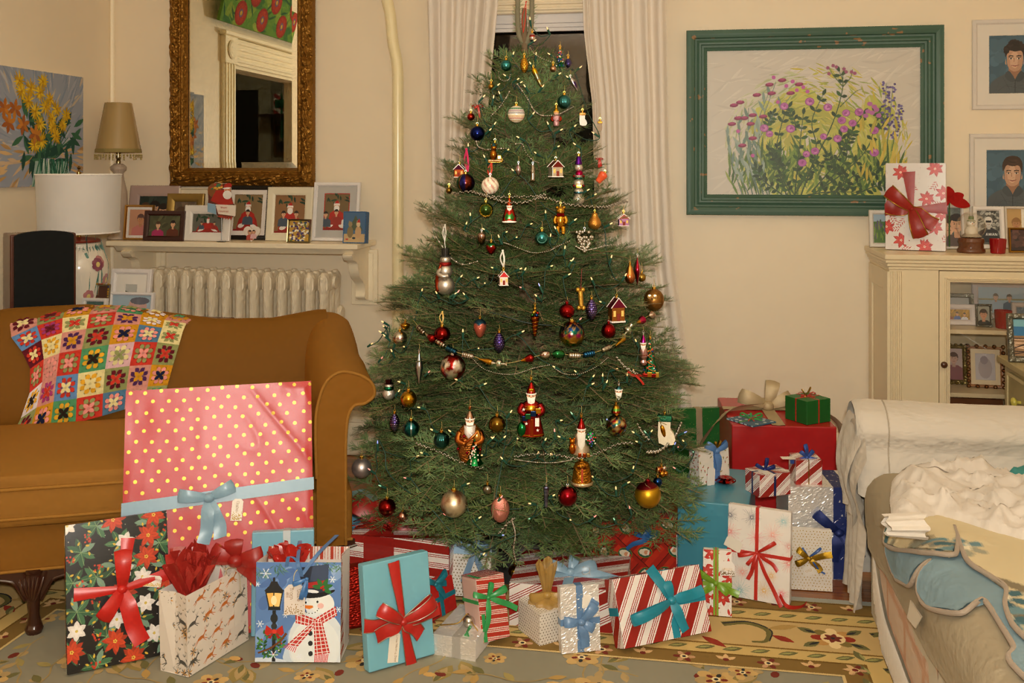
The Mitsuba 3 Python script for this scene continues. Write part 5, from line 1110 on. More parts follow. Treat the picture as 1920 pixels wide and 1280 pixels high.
LACE(874,278,877,322,'#c4265a','long pink satin ribbon hanging on the upper left');LACE(921,305,918,330,'#c03a24','short orange red ribbon holding the swirl ball');LACE(834,420,834,452,'#cfc8bc','silver grey ribbon above the large glass snowman',2);LACE(942,468,944,500,'#ddd6ca','white satin ribbon holding the tiny house',3.2)
LACE(829,583,829,606,'#c9a24f','gold ribbon holding the ribbed red ball',2.5);LACE(986,2,981,62,'#c03020','thin red cord hanging from the top leader',1.4)

# ------------------------------------------------------------------ bead garlands
def GARL(px_, label, r=1.3, step=3.4, c=SILV, big=0, twist=False, out=.012, m='metal', name='bead_garland'):
    P_=np.array([on_tree(u,v,1.0,out) for u,v in px_]);L=np.linalg.norm(np.diff(P_,axis=0),axis=1).sum();s=dep(P_.mean(0))/FPX;q=spline(P_,max(8,int(L/(step*s))))
    k=thing(name,label,'garland');bd=ball(r*s,7,5);put(k+'__cord',tube(q[::2],.35*s,4,False).col('#8d8a84'),'metal',True);g=[]
    for i, p in enumerate(q):
        rr_=(1.7 if big and i % big == 0 else 1)*(1+.15*math.sin(i*5));g.append(G(bd.v*rr_+p+(UP*math.sin(i*1.9)+FW*math.cos(i*1.9))*(1.6*s if twist else 0),bd.f))
    stuff(put(k + '__beads', cat(g).col(c), m, True)); return k
GARL([(994, 90), (1002, 101), (1015, 109), (1032, 116)], 'short silver bead strand just under the tree top')
GARL([(970,158),(980,172),(992,190),(1000,205),(1012,215),(1025,217),(1045,215),(1060,208),(1075,200)],'silver bead strand dipping under the ribbed teal ball at the upper right',big=5)
GARL([(955, 172), (948, 185), (935, 203), (921, 217)], 'silver bead strand slanting down left of the striped cream ball', big=5)
GARL([(935, 135), (936, 146), (945, 152), (954, 149), (957, 140)], 'small loop of silver beads under the teal ball near the top')
GARL([(893, 265), (897, 275), (910, 280), (930, 279), (953, 278)], 'silver beads running behind the golden sled', big=6)
GARL([(967, 270), (979, 270), (985, 284), (998, 300), (1010, 305)], 'silver beads falling left of the little chalet', big=6)
GARL([(850,363),(880,359),(900,364),(930,369),(960,369),(1000,368),(1022,365)],'thick double row of grey silver beads, upper strand below the swirl ball',1.9,3.2,C('#b8b4ac'),twist=True)
GARL([(900,363),(925,372),(950,379),(985,379),(1010,371),(1030,373),(1060,382),(1090,386),(1120,388),(1140,387),(1158,381),(1176,377)],'thick double row of grey silver beads running right under the snowman stack',2.0,3.0,C('#b8b4ac'),twist=True)
GARL([(818, 445), (828, 460), (838, 475), (850, 487), (870, 496), (895, 490)], 'silver beads looped across the black top hat of the snowman', big=4)
GARL([(945, 455), (960, 460), (985, 470), (1005, 474), (1030, 470), (1045, 462), (1068, 452)], 'silver beads dipping below the teal reflector ball')
GARL([(1080, 462), (1095, 469), (1115, 466), (1140, 460), (1190, 456)], 'silver beads under the sugared heart of grapes', big=5)
GARL([(965,856),(1000,851),(1045,853),(1075,859),(1100,856),(1130,845),(1160,832),(1186,830)],'double silver beads above the golden bell, upper row',1.6,3.0,twist=True)
GARL([(965, 861), (1000, 866), (1040, 867), (1072, 862)], 'double silver beads above the golden bell, lower row', 1.5, 3.0)
GARL([(780,831),(800,838),(830,850),(850,860),(880,872),(905,878)],'silver beads running down to the foot of the copper Santa',1.7,3.0,twist=True)
GARL([(1213,848),(1235,845),(1255,830),(1269,811),(1277,791)],'thick shiny silver bead rope curling up at the lower right edge',2.4,2.4,twist=True,out=.02)
GARL([(880, 665), (905, 690), (940, 701), (970, 700), (1000, 690), (1030, 684)], 'thin silver strand hanging below the candy bead garland, left')
GARL([(1040, 691), (1060, 701), (1090, 700), (1120, 686), (1140, 670)], 'thin silver strand hanging below the candy bead garland, right')
GARL([(1156, 670), (1172, 688), (1195, 701)], 'silver tinsel strip above the red ribbon bow', 2.2, 2.4, twist=True)
GARL([(960,975),(966,1000),(963,1030),(968,1052)],'silver tinsel strands hanging at the bottom centre',1.8,2.4,twist=True);GARL([(935,1000),(948,985),(965,970)],'silver tinsel trailing beside the pink strawberry',1.6,2.6,twist=True);GARL([(1195,795),(1205,812),(1217,825)],'silver tinsel beside the cream stocking',1.9,2.4,twist=True)
# the candy garland: blown glass beads strung across the middle, each bead a part
cg = thing('candy_bead_garland', 'garland of coloured glass candy beads slung across the middle of the tree', 'garland')
cp=[(775,600),(790,618),(808,632),(826,643),(847,656),(870,664),(891,669),(912,676),(937,681),(962,679),(990,672),(1008,667),(1023,664),(1048,663),(1078,666),(1104,663),(1126,657),(1146,648),(1163,639),(1177,618),(1188,608),(1201,601),(1216,592),(1230,588)]
cq = spline(np.array([on_tree(u, v, 1.0, .015) for u, v in cp]), 400); put(cg + '__cord', tube(cq[::4], .0009, 4).col('#b59a5a'), 'satin', True)
BE=[(1,'stripe','#e6ded0','#5a2a1a'),(2,'bell','#a3201c','#e9d8c0'),(3,'stripe','#e6ded0','#4a2a1a'),(4,'spiral','#3a7a9a','#1d3f5a'),(5.4,'spiral','#e6ded0','#8a7a6a'),(7,'cone','#c9902a','#e6b84a'),(8,'candy','#e9e2d6','#2f8a5a'),(10,'bell','#9a1f1a','#d9902a'),(12,'swirl','#e6ded0','#8e2a1c'),(13,'ball','#2f7a45','#1f5a35'),(14,'spiral','#e6ded0','#9a8a7a'),(15,'spiral','#2f6a9a','#1d3f6a'),(16.6,'stripe','#ded6c8','#b0a898'),(18,'cone','#c9902a','#e6b84a'),(19,'candy','#e9e2d6','#2f8a5a'),(21,'bell','#c02a5a','#d9902a'),(22.4,'swirl','#e6ded0','#8e2a1c')]
for t, kind, c1, c2 in BE:
    i = int(t / (len(cp) - 1) * 399); i = min(max(i, 6), 392); d = nrm(cq[i + 6] - cq[i - 6]); p = cq[i] - FW * .004; s = dep(p) / FPX
    x = nrm(np.cross(d, UP)); y = np.cross(d, x)
    pf=dict(stripe=[(1,-12),(4,-10),(4.4,0),(4,10),(1,12)],bell=[(1.5,-13),(3,-8),(7,2),(7.5,8),(3,12),(1,13)],spiral=[(2,-12),(5,-10),(5.4,0),(5,10),(2,12)],cone=[(1,-15),(2.5,-8),(5.5,6),(5,11),(1,14)],candy=[(4.5,-14),(2,-8),(7,-4),(8,0),(7,4),(2,8),(4.5,14)],swirl=[(1,-11),(6,-6),(7.5,0),(6,6),(1,11)],ball=[(2,-12),(7,-6),(8,0),(6,8),(2,12)])[kind]
    q=spline(np.c_[np.array(pf,float),np.zeros(len(pf))],34)[:,:2];g=lathe(q*s,20,(lambda a,v:1+.12*np.sin(v*60)) if kind == 'spiral' else None);tt=np.arange(len(g.v)) % 34/33;aa=np.arctan2(g.v[:,1],g.v[:,0])
    m={'spiral':(tt*9 % 1)< .4,'stripe':(tt*6 % 1)< .35,'swirl':((aa/(2*PI)*6+tt) % 1)< .35,'candy':((aa/(2*PI)*6+tt*.8) % 1< .3) & (abs(tt-.5)< .3),'bell':tt< .25}.get(kind,tt<-1);g.c=np.where(m[:,None],C(c2),C(c1));put(cg+'__bead',g.fr(p,x,y,d),'metal',True)

# ------------------------------------------------------------------ fairy lights: sockets on a green wire, each bulb lit
LW='994,37 1027,55 1001,77 962,102 1005,103 1031,102 1087,127 995,120 1048,139 1065,145 948,142 970,149 976,155 985,163 1017,163 906,182 925,184 937,176 933,160 927,233 918,244 973,258 878,274 909,295 952,281 963,320 999,214 1028,233 1051,244 1077,237 1079,271 1114,250 1005,287 1046,275 882,404 874,420 908,430 936,445 968,445 995,420 949,435 1032,443 1042,429 1077,413 1023,399 1101,357 1115,365 1144,420 1059,466 1146,483 1072,489 1033,499 924,502 864,519 895,521 909,531 791,545 819,550 853,551 871,552 720,612 1073,488 975,504 984,506 1066,515 1110,524 1172,517 979,622 1040,688 1080,697 1154,692 1176,704 1187,697 1130,705 1112,706 1193,640 1127,566 1006,555 719,604 715,623 722,630 696,645 741,642 758,650 735,659 750,716 747,734 868,622 897,653 857,712 908,720 787,764 811,806 845,809 924,821 904,853 781,856 792,849 876,907 957,773 923,822 945,820 970,822 1022,825 1050,819 1051,788 1009,850 942,860 1110,720 1137,717 1189,811 1187,878 1112,894 1036,852 898,971 995,944 1037,929 1069,974 906,1040 1177,905 1155,917 1282,827 1259,833 1221,809 1195,828'
LR = '858,548 977,539 1087,599 1171,600 715,672 803,698 694,881 761,896 1040,809 836,965 939,933 1114,969 1181,953 1271,838 1266,878'
LB = '1012,536 708,831 1138,786 1265,833 1283,811 942,1003'; LG = '714,911 1073,776 993,972 1152,974 1300,847 1211,811'
fl_ = thing('fairy_lights', 'string of small fairy lights on dark green wire wound through the tree', 'string lights')
BULB = []
for txt,c,e in ((LW,'#ffb45e',(4.2,1.5,.26)),(LR,'#e0301c',(2.0,.16,.08)),(LB,'#2a5ad0',(.08,.3,1.6)),(LG,'#2fb070',(.06,1.0,.4))):
    for q in txt.split():
        u,v=map(float,q.split(','));p=on_tree(u,v,.985,.004);a=R_.uniform(0,6.3);d=nrm(RT*math.cos(a)*.7+UP*(.55+.4*math.sin(a))-FW*R_.uniform(.2,.8));BULB.append((p,d,e))
sock=lathe([(.0021,-.024),(.0034,-.022),(.0038,-.004),(.0034,0),(0,0)],8).col('#1f4a3a');tipm=lathe([(.0019,0),(.0022,.003),(.0019,.007),(.0007,.0105),(0,.011)],8)
for p, d, e in BULB:
    x=nrm(np.cross(d,A(.3,.2,1)));y=np.cross(d,x);k=put(fl_+'__socket',sock.fr(p,x,y,d),'satin',40);b=put(k+'__bulb',tipm.fr(p,x,y,d),'satin',False)
    scene[b]['emitter'] = {'type': 'area', 'sampling_weight': .04, 'radiance': {'type': 'rgb', 'value': [q * BULBGAIN for q in e]}}
    ORN_KEEP.append((p, .0065))
left = list(range(len(BULB))); cur = 0; left.remove(0); chains = [[0]]
while left:
    dd = [np.linalg.norm(BULB[i][0] - BULB[cur][0]) for i in left]; j = int(np.argmin(dd)); nx = left.pop(j)
    if dd[j] > .26: chains.append([nx])
    else: chains[-1].append(nx)
    cur = nx
ws_ = []
for ch in chains:
    if len(ch) < 2: continue
    pts = []
    for a, b in zip(ch[:-1], ch[1:]):
        A0, B0 = BULB[a][0] - BULB[a][1] * .024, BULB[b][0] - BULB[b][1] * .024; pts += [A0, (A0 + B0) / 2 + FW * .012 - UP * .018]
    pts.append(B0); ws_.append(tube(spline(np.array(pts), len(pts) * 5), .0016, 5).col('#1c3d31'))
xt = [on_tree(u, v, .99, .012) for u, v in ((810, 955), (850, 1000), (880, 1012), (908, 1033), (940, 1015), (975, 1000))]
ws_.append(tube(spline(np.array(xt),40),.0019,5).col('#1c3d31'));xt=[on_tree(u,v,.97,.01) for u,v in ((918,585),(945,592),(980,603),(1010,608),(1035,610))];ws_.append(tube(spline(np.array(xt),30),.0022,5).col('#15251f'));xt=[on_tree(u,v,1,.01) for u,v in ((711,825),(722,850),(725,880),(745,905),(770,925))];ws_.append(tube(spline(np.array(xt),30),.002,5).col('#1c3d31'))
put(fl_ + '__wire', cat(ws_), 'satin', True)
grow_tree()
# ================================================================== presents under the tree
mat('paper', roughness=0.3, specular=0.5, bump=lambda p, n, uv: fbm(p[0] * 16 + p[1] * 11, p[1] * 16, p[2] * 16, 2), scale=0.0035)
mat('silverfoil',roughness=0.42,metallic=0.35,specular=0.8,bump=lambda p,n,uv:noise(p[0]*120,p[1]*120,p[2]*420)+noise(p[0]*300,p[1]*300,p[2]*700)*.5,scale=0.005)
mat('glitterband', roughness=0.45, metallic=0.4, specular=0.6, bump=lambda p, n, uv: noise(p[0] * 600, p[1] * 600, p[2] * 600), scale=0.0012)
RG = random.Random(21)
def band(p, w, b, th=.0006, n=2, cup=0.0):
    """A ribbon along p whose width lies along b."""
    p=np.asarray(p,float);m=len(p);w=np.broadcast_to(np.asarray(w,float),(m,));b=np.broadcast_to(np.asarray(b,float),p.shape);b=b/(np.linalg.norm(b,axis=1,keepdims=True)+1e-12)
    t = np.gradient(p, axis=0); nn = np.cross(t, b); nn /= np.linalg.norm(nn, axis=1, keepdims=True) + 1e-12; s = np.linspace(-.5, .5, n)
    top=p[:,None]+w[:,None,None]*s[None,:,None]*b[:,None]+nn[:,None]*(cup*(1-4*s ** 2))[None,:,None];bot=top-nn[:,None]*th
    i,j=np.meshgrid(np.arange(m-1),np.arange(n-1),indexing='ij');i,j=i.ravel(),j.ravel();f=np.stack([i*n+j,(i+1)*n+j,(i+1)*n+j+1,i*n+j+1],1);o=m*n
    return G(np.vstack([top.reshape(-1, 3), bot.reshape(-1, 3)]), np.vstack([f[:, ::-1], f + o]))
class Gift:
    def __init__(s, label, bl, br, tl, D, col=None, m='paper', lean=0, z0=.0095, r=.004, name='gift_box', body=True, H=None, group=None):
        s.key=thing(name,label,'gift bag' if 'bag' in name else 'gift',group);BL,BR=at_z(*bl,z0),at_z(*br,z0);s.U=nrm(BR-BL);s.W=np.linalg.norm(BR-BL);nh=np.cross(s.U,UP);nh=nh if np.dot(nh,CAM-BL)> 0 else-nh
        l = math.radians(lean); s.V = math.cos(l) * UP - math.sin(l) * nh; s.N = np.cross(s.U, s.V); s.O = BL + UP * (max(0, 0) )
        s.H = H or float(np.dot(at_plane(*tl, BL, s.N) - BL, s.V)); s.D = D if not isinstance(D, tuple) else float(np.linalg.norm(at_z(*D, z0) - BR))
        if lean > 0: s.O = s.O + UP * s.D * math.sin(l)     # its rear edge rests on the floor
        if body: put(s.key + '__body', rbox(0, s.W, 0, s.H, -s.D, 0, r).fr(s.O, s.U, s.V, s.N).col(col), m)
    def p(s, x, y, z=0): return s.O + s.U * x + s.V * y + s.N * z
    def g(s, g): return g.fr(s.O, s.U, s.V, s.N)
    def face(s, fn, m='paper', faces='f', wrap=True, inset=.002, dz=5e-5, seed=1):
        """The paper's print on the front, right, left and top faces; fn(Print)."""
        for c in faces:
            w, h = {'f': (s.W, s.H), 'r': (s.D, s.H), 'l': (s.D, s.H), 't': (s.W, s.D)}[c]; P_ = Print(w, h); RG.seed(seed + ord(c)); fn(P_)
            mp={'f':flat(s.O,s.U,s.V,s.N),'r':flat(s.p(s.W,0),-s.N,s.V,s.U),'l':flat(s.p(0,0,-s.D),s.N,s.V,-s.U),'t':flat(s.p(0,s.H),s.U,-s.N,s.V)}[c]
            put(s.key + '__paper_print', P_.mesh(mp, dz), m, False)
        return s
    def rib(s, x=None, y=None, w=.02, c='#a3201c', m='ribbon', e=.0012, name='ribbon', th=None):
        g=rbox(x-w/2,x+w/2,.0005,s.H+e,-s.D-e,e,.0008) if x is not None else rbox(-e,s.W+e,y-w/2,y+w/2,-s.D-e,e,.0008)
        return put(s.key + '__' + name, s.g(g).col(c), m)
    def bow(s, x, y, c, loops, tails, w=.02, m='ribbon', z=.002, knot=None, edge=None, U=None, V=None, N=None, at=None, name='bow'):
        """loops, tails: (angle, length) from the knot at (x, y) on the front, or at a point of its own with its own axes."""
        U,V,N=s.U if U is None else U,s.V if V is None else V,s.N if N is None else N;o=s.p(x,y,z) if at is None else at;kr=knot or w*.38
        k = put(s.key + '__' + name, ball(1, 14, 10).fr(o + N * kr * .6, U * kr * 1.2, V * kr, N * kr).col(c), m, True)
        for i, (a, L) in enumerate(loops):
            a = math.radians(a); d = U * math.cos(a) + V * math.sin(a); b = -U * math.sin(a) + V * math.cos(a); tw = RG.uniform(-.35, .35)
            q=spline([o+d*L*x_+N*L*n_ for x_,n_ in ((0,.03),(.35,.24),(.75,.30),(1.0,.17),(.92,.04),(.5,.05),(.05,.02))],30);t=np.linspace(0,1,30)
            ww = w * (.42 + .62 * np.sin(PI * np.clip(t, 0, 1)) ** .8); bb = b + N * (tw * np.sin(PI * t))[:, None]
            put(k + '__loop', band(q, ww, bb, .0006, 4, w * .10).col(C(c) * RG.uniform(.92, 1.06)), m, True)
            if edge:
                for sg in (-1,1):put(k+'__edge',tube(q+sg*bb/np.linalg.norm(bb,axis=1,keepdims=True)*ww[:,None]/2,w*.045,5).col(edge),'metal',True)
        for a, L in tails:
            a = math.radians(a); d = U * math.cos(a) + V * math.sin(a); b = -U * math.sin(a) + V * math.cos(a); c1 = RG.uniform(-.14, .14)
            q=spline([o+N*.002,o+d*L*.35+N*(L*.10)+b*c1*L*.4,o+d*L*.7+N*L*.05+b*c1*L,o+d*L+N*L*.06+b*c1*L*.6],20);t=np.linspace(0,1,20);ww=w*np.clip(.45+2.2*t,0,1)
            put(k + '__tail', band(q, ww, b + N * .2 * np.sin(5 * t)[:, None], .0006, 4, w * .06).col(C(c) * RG.uniform(.9, 1.05)), m, True)
            if edge:
                for sg in (-1, 1): put(k + '__edge', tube(q + sg * b * ww[:, None] / 2, w * .045, 5).col(edge), 'metal', True)
        return k
    def tag(s, x, y, w, h, ang=0, col='#ded6c8', lines=(), dots=None, z=.004, ink='#8a6a4a', ta=0, th=.008):
        a=math.radians(ang);U=s.U*math.cos(a)+s.V*math.sin(a);V=-s.U*math.sin(a)+s.V*math.cos(a);o=s.p(x,y,z);cut=min(w,h)*.22
        pr=prism([(0,0),(w,0),(w,h-cut),(w-cut,h),(cut,h),(0,h-cut)],.0006);k=put(s.key+'__tag',pr.fr(o,U,V,s.N).col(col),'satin',False)
        P_ = Print(w, h, clip=False)
        if dots:
            for i in range(70):
                yy = abs(RG.gauss(0, .16)) * h; xx = RG.uniform(.04, .96) * w
                if yy < h * .5: P_.ell(xx, yy + .002, .0014, c=dots, n=6)
        for t_, tx, ty in lines: P_.text(t_, tx, ty, th, ink, ta)
        if P_.items: put(k + '__writing', P_.mesh(flat(o + s.N * .0006, U, V, s.N)), 'satin', False)
        return k
mat('silverskin', roughness=0.3, metallic=0.62, specular=0.8)
def foilskin(g, faces='ft', cell=.0045, c='#f0eeea', seed=1):
    """Crinkled foil: the faces as many small tilted facets."""
    for f in faces:
        w,h,mp={'f':(g.W,g.H,flat(g.O,g.U,g.V,g.N)),'t':(g.W,g.D,flat(g.p(0,g.H),g.U,-g.N,g.V)),'r':(g.D,g.H,flat(g.p(g.W,0),-g.N,g.V,g.U)),'l':(g.D,g.H,flat(g.p(0,0,-g.D),g.N,g.V,-g.U))}[f];nu,nv=int(w/cell)+2,int(h/cell*1.5)+2;rg=np.random.default_rng(seed)
        q=grid(lambda u,v:np.c_[u*w,v*h,u*0],nu,nv);j=rg.normal(0,1,(len(q.v),3));e=((q.v[:,0]> 1e-6) & (q.v[:,0]< w-1e-6) & (q.v[:,1]> 1e-6) & (q.v[:,1]< h-1e-6))[:,None];p=q.v[:,:2]+j[:,:2]*e*cell*.22
        put(g.key+'__foil',G(mp(p,0)+np.asarray(mp(p*0,0)*0)+(np.abs(j[:,2:])*.00055+.0002)*{'f':g.N,'t':g.V,'r':g.U,'l':-g.U}[f],q.f,C(c)),'silverskin',False)
def stripes(P_, ang, seq, off=0.0):
    """seq: (width, colour or None) repeated across, the lines running in direction ang."""
    a=math.radians(ang);d=A(math.cos(a),math.sin(a));n=A(-math.sin(a),math.cos(a));R=math.hypot(P_.w,P_.h);c=A(P_.w/2,P_.h/2);x=-R+off;i=0
    while x < R:
        w, col = seq[i % len(seq)]
        if col: P_.add([c + n * x - d * R, c + n * x + d * R, c + n * (x + w) + d * R, c + n * (x + w) - d * R], col)
        x += w; i += 1
REDW, WHT = '#8e2019', '#dcd5cc'
def CANDY(k=1.0,r=REDW,w=WHT):return [(.024*k,r),(.004*k,w),(.002*k,r),(.003*k,w),(.002*k,r),(.003*k,w),(.002*k,r),(.016*k,w),(.002*k,r),(.003*k,w),(.002*k,r),(.004*k,w)]
def dots(P_, sp, r, c, jit=.25, bg=None):
    if bg: P_.bg(bg)
    j = 0
    for y in np.arange(sp * .4, P_.h, sp * .87):
        for x in np.arange(sp * (.3 + .5 * (j % 2)), P_.w, sp): P_.ell(x + RG.uniform(-jit, jit) * sp, y + RG.uniform(-jit, jit) * sp, r, c=c, n=8)
        j += 1
def scatter(P_, n, dmin, tries=12):
    out = []
    for i in range(n * tries):
        q = (RG.uniform(0, P_.w), RG.uniform(0, P_.h))
        if all((q[0] - a) ** 2 + (q[1] - b) ** 2 > dmin ** 2 for a, b in out): out.append(q)
        if len(out) >= n: break
    return out
def poins(P_, x, y, r, c='#c23a22', c2='#a82c1a', cen='#d9b84a', a0=None):
    a0 = RG.uniform(0, 60) if a0 is None else a0
    P_.flower(x, y, r, 7, c2, .42, a0 + 25); P_.flower(x, y, r * .82, 6, c, .5, a0)
    for i in range(6): a = math.radians(a0 + 60 * i); P_.line([(x, y), (x + r * .6 * math.cos(a), y + r * .6 * math.sin(a))], r * .03, c2)
    for i in range(5): a = i * 1.257; P_.ell(x + r * .1 * math.cos(a), y + r * .1 * math.sin(a), r * .06, c=cen, n=6)

# ---- the big red present with gold dots, leaning on the sofa
_b0, _b1 = SO + SE * .255 - SB * .165, SO + SE * .80 - SB * .165
g1=Gift('huge red glossy present with gold dots and pale blue bow, leaning on the sofa',px(_b0)[:2],px(_b1)[:2],(228,741),.05,'#b51d1b','wrapgloss',14.5)
def wr(p, h):
    x, y = p[:, 0], p[:, 1]; q = np.c_[x * 9, y * 5, x * 0]; e = np.clip(np.minimum.reduce([x, g1.W - x, y, g1.H - y]) / .02, 0, 1)
    f = (1 - np.abs(2 * meshkit.noise(np.c_[(x + y * .75) * 13, (y - x) * 3.0, x * 0], 2) - 1)) ** 3 * np.clip((x / g1.W - .55) * 3, 0, 1)
    return e * (.004 * (meshkit.fbm(q, 3, 4) - .5) + .0035 * f) + .0012
gr=grid(lambda u,v:np.c_[u*g1.W,v*g1.H,u*0],120,140);gr.v=g1.O+gr.v[:,:1]*g1.U+gr.v[:,1:2]*g1.V+wr(gr.v[:,:2],0)[:,None]*g1.N
put(g1.key + '__wrapping', gr.col('#ae1f1c'), 'wrapgloss', True)
P = Print(g1.W, g1.H); j = 0
for y in np.arange(.018, g1.H, .0285):
    for x in np.arange(.012 + .022 * (j % 2), g1.W, .044): P.ell(x + RG.uniform(-.004, .004), y + RG.uniform(-.004, .004), .0057, c='#b08d3c', n=12)
    j += 1
put(g1.key+'__gold_dots',P.mesh(lambda p,h:g1.O+p[:,:1]*g1.U+p[:,1:2]*g1.V+(wr(p,0)+h+2e-4)[:,None]*g1.N),'metalsoft',False)
stuff(g1.key + '__gold_dots')
def y_of(G_, u, v): q = at_plane(u, v, G_.O, G_.N) - G_.O; return float(q @ G_.U), float(q @ G_.V)
SKY = '#7f9fb2'
x1, y1 = y_of(g1, 220, 956); x2, y2 = y_of(g1, 588, 905); xb, yb = y_of(g1, 392, 932)
for a,b in (((-.003,y1),(xb,yb)),((xb,yb),(g1.W+.003,y2))):put(g1.key+'__ribbon',band(np.array([g1.p(a[0]+(b[0]-a[0])*t,a[1]+(b[1]-a[1])*t,.0075) for t in np.linspace(0,1,8)]),.036,g1.V,.0008,3).col(SKY),'ribbon',True)
g1.bow(xb, yb, SKY, [(172, .085), (22, .075)], [(-100, .13), (-78, .12)], .038, z=.009)
g1.tag(*y_of(g1, 432, 975), .032, .062, -6, lines=[('Gabe', .012, .056)], dots='#b08d3c', z=.013, ta=-90, th=.009)

# ---- the black flowered present
g2=Gift('flat black present with red and white Christmas flowers and a wide red satin ribbon',(126,1270),(322,1228),(148,986),.028,'#151412','gloss',15)
def floral(P_):
    P_.bg('#131210')
    for x, y in scatter(P_, 70, .012): P_.ell(x, y, .0013, c='#d5d0c4', n=5)
    for x, y in scatter(P_, 20, .055):
        a = RG.uniform(0, 360)
        for k in range(6):P_.leaf(x,y,.042,.017,a+k*60+RG.uniform(-15,15),['#2f5a3a','#3f6b48','#6f8f7c','#284a30'][k % 4]);P_.line([(x,y),(x+.036*math.cos(math.radians(a+k*60)),y+.036*math.sin(math.radians(a+k*60)))],.0012,'#7f9a6a')
        for k in range(5): P_.leaf(x + .02 * math.cos(k), y + .02 * math.sin(k), .012, .006, a + k * 70, '#c9a83a')
    for i, (x, y) in enumerate(scatter(P_, 26, .05)):
        if i % 3 == 0: poins(P_, x, y, .036, '#c2411f', '#a3331a')
        elif i % 3 == 1:P_.flower(x,y,.027,6,'#d8d3cb',.6,RG.uniform(0,60));P_.flower(x,y,.018,6,'#e6e2da',.5,30);P_.ell(x,y,.004,c='#c9b45a',n=7)
        else:
            for k in range(9): P_.ell(x + RG.uniform(-.012, .012), y + RG.uniform(-.012, .012), .003, c='#b5381f', n=7)
g2.face(floral, 'gloss', 'fl')
xb, yb = y_of(g2, 228, 1103); RS = '#bb2019'
for (ua, va), wa in (((240, 1008), .036), ((138, 1115), .034), ((325, 1072), .034)):
    e=y_of(g2,ua,va);d_=nrm(A(e[0]-xb,e[1]-yb,0));put(g2.key+'__ribbon',band(np.array([g2.p(xb+(e[0]-xb)*t,yb+(e[1]-yb)*t,.003+.008*(1-t)) for t in np.linspace(0,1,10)]),wa*np.linspace(.5,1.05,10),g2.U*-d_[1]+g2.V*d_[0],.0008,4,.003).col(RS),'ribbon',True)
g2.bow(xb, yb, RS, [(88, .10), (232, .085)], [(-70, .155)], .045, z=.01, knot=.012)
g2.tag(*y_of(g2, 262, 1098), .055, .03, -14, lines=[('Happy', .03, .021)], dots='#c9a44a', ink='#a3483a', z=.008, th=.006, ta=-14)

# ---- bags
def bag(label, bl, br, back, tl, art, side, inner, lean=2, sidecol='#d9d2c6'):
    g = Gift(label, bl, br, tl, back, lean=lean, name='gift_bag', body=False); W, Hh, D = g.W, g.H, g.D
    for nm,b in (('front_panel',box(0,W,0,Hh,-.0012,0)),('back_panel',box(0,W,0,Hh,-D,-D+.0012)),('base',box(0,W,0,.0015,-D,0))):put(g.key+'__'+nm,g.g(b).col(sidecol),'satin',False)
    for x, sg in ((0, 1), (W, -1)):
        for z0, z1 in ((0, -.5), (-.5, -1)):
            a, b = (0, z0 * D), (.012 if z1 == -.5 else 0, z1 * D); a = (.012 if z0 == -.5 else 0, z0 * D)
            q=np.array([g.p(x+sg*a[0]*k_,y,a[1]) for y,k_ in ((0,.2),(Hh,1))]+[g.p(x+sg*b[0]*k_,y,b[1]) for y,k_ in ((Hh,1),(0,.2))]);gg=G(q,[[0,1,2,3]]);gk=put(g.key+'__gusset',(gg+gg.flip()).col(sidecol),'satin',False)
            P_ = Print(D / 2, Hh); RG.seed(3 + int(z0 * 10)); side(P_); o_ = -1 if sg > 0 else 1
            def mp(p,h,q=q,o_=o_):u=p[:,:1]/(D/2);v=p[:,1:2]/Hh;return (q[0]*(1-u)*(1-v)+q[1]*(1-u)*v+q[2]*u*v+q[3]*u*(1-v))+o_*g.U*h
            pm = P_.mesh(mp); put(gk + '__print', pm if o_ > 0 else pm.flip(), 'satin', False)
    P_ = Print(W, Hh); RG.seed(5); art(P_); put(g.key + '__picture', P_.mesh(flat(g.O, g.U, g.V, g.N), 4e-5), 'satin', False)
    P_ = Print(W, Hh * .3); inner(P_); put(g.key + '__lining', P_.mesh(flat(g.p(0, Hh * .7, -D + .0012), g.U, g.V, g.N), 4e-5), 'satin', False)
    return g
def deer(P_, x, y, s, c, f=1):
    q = lambda a, b: (x + a * s * f, y + b * s)
    P_.ell(*q(0,0),.5*s,.2*s,12*f,c,10);P_.line([q(.35,.08),q(.62,.42)],.16*s,c,.7);P_.ell(*q(.72,.46),.17*s,.09*s,-10*f,c,8)
    for a,b,e,h_ in ((.35,-.05,.95,-.35),(.3,-.1,.75,-.5),(-.4,-.05,-.95,-.45),(-.35,-.1,-.75,-.6)):P_.line([q(a,b),q((a+e)/2,(b+h_)/2-.02),q(e,h_)],.09*s,c,.6)
    for e in (.55, .75): P_.line([q(.66, .52), q(e, .75), q(e + .12, .95)], .05 * s, c, .6)
def deerart(P_):
    P_.bg('#d6cdc0')
    for i, (x, y) in enumerate(scatter(P_, 70, .014)):
        if i % 2: P_.leaf(x, y, .009, .003, RG.uniform(0, 360), RG.choice(['#8a7a5a', '#b58a4a', '#4a4a44', '#a39a88']))
        elif i % 5 == 0: P_.flower(x, y, .014, 8, '#4a4238', .25, 10, c2='#c08a3a')
        else: P_.line([(x, y), (x + .006, y + .006)], .0018, '#5a564c'); P_.line([(x, y), (x - .004, y + .006)], .0018, '#5a564c')
    k = 0
    for y in np.arange(.03, P_.h, .055):
        for x in np.arange(.02+.03*(k % 2),P_.w,.062):deer(P_,x,y+RG.uniform(-.008,.008),.026,'#b5682e' if (k+int(x*40)) % 2 else '#4c4a44',1)
        k += 1
g3=bag('small cream gift bag printed with leaping deer, stuffed with red tissue',(353,1272),(466,1201),.10,(352,1118),deerart,deerart,lambda P_:P_.bg('#d9d4cc'))
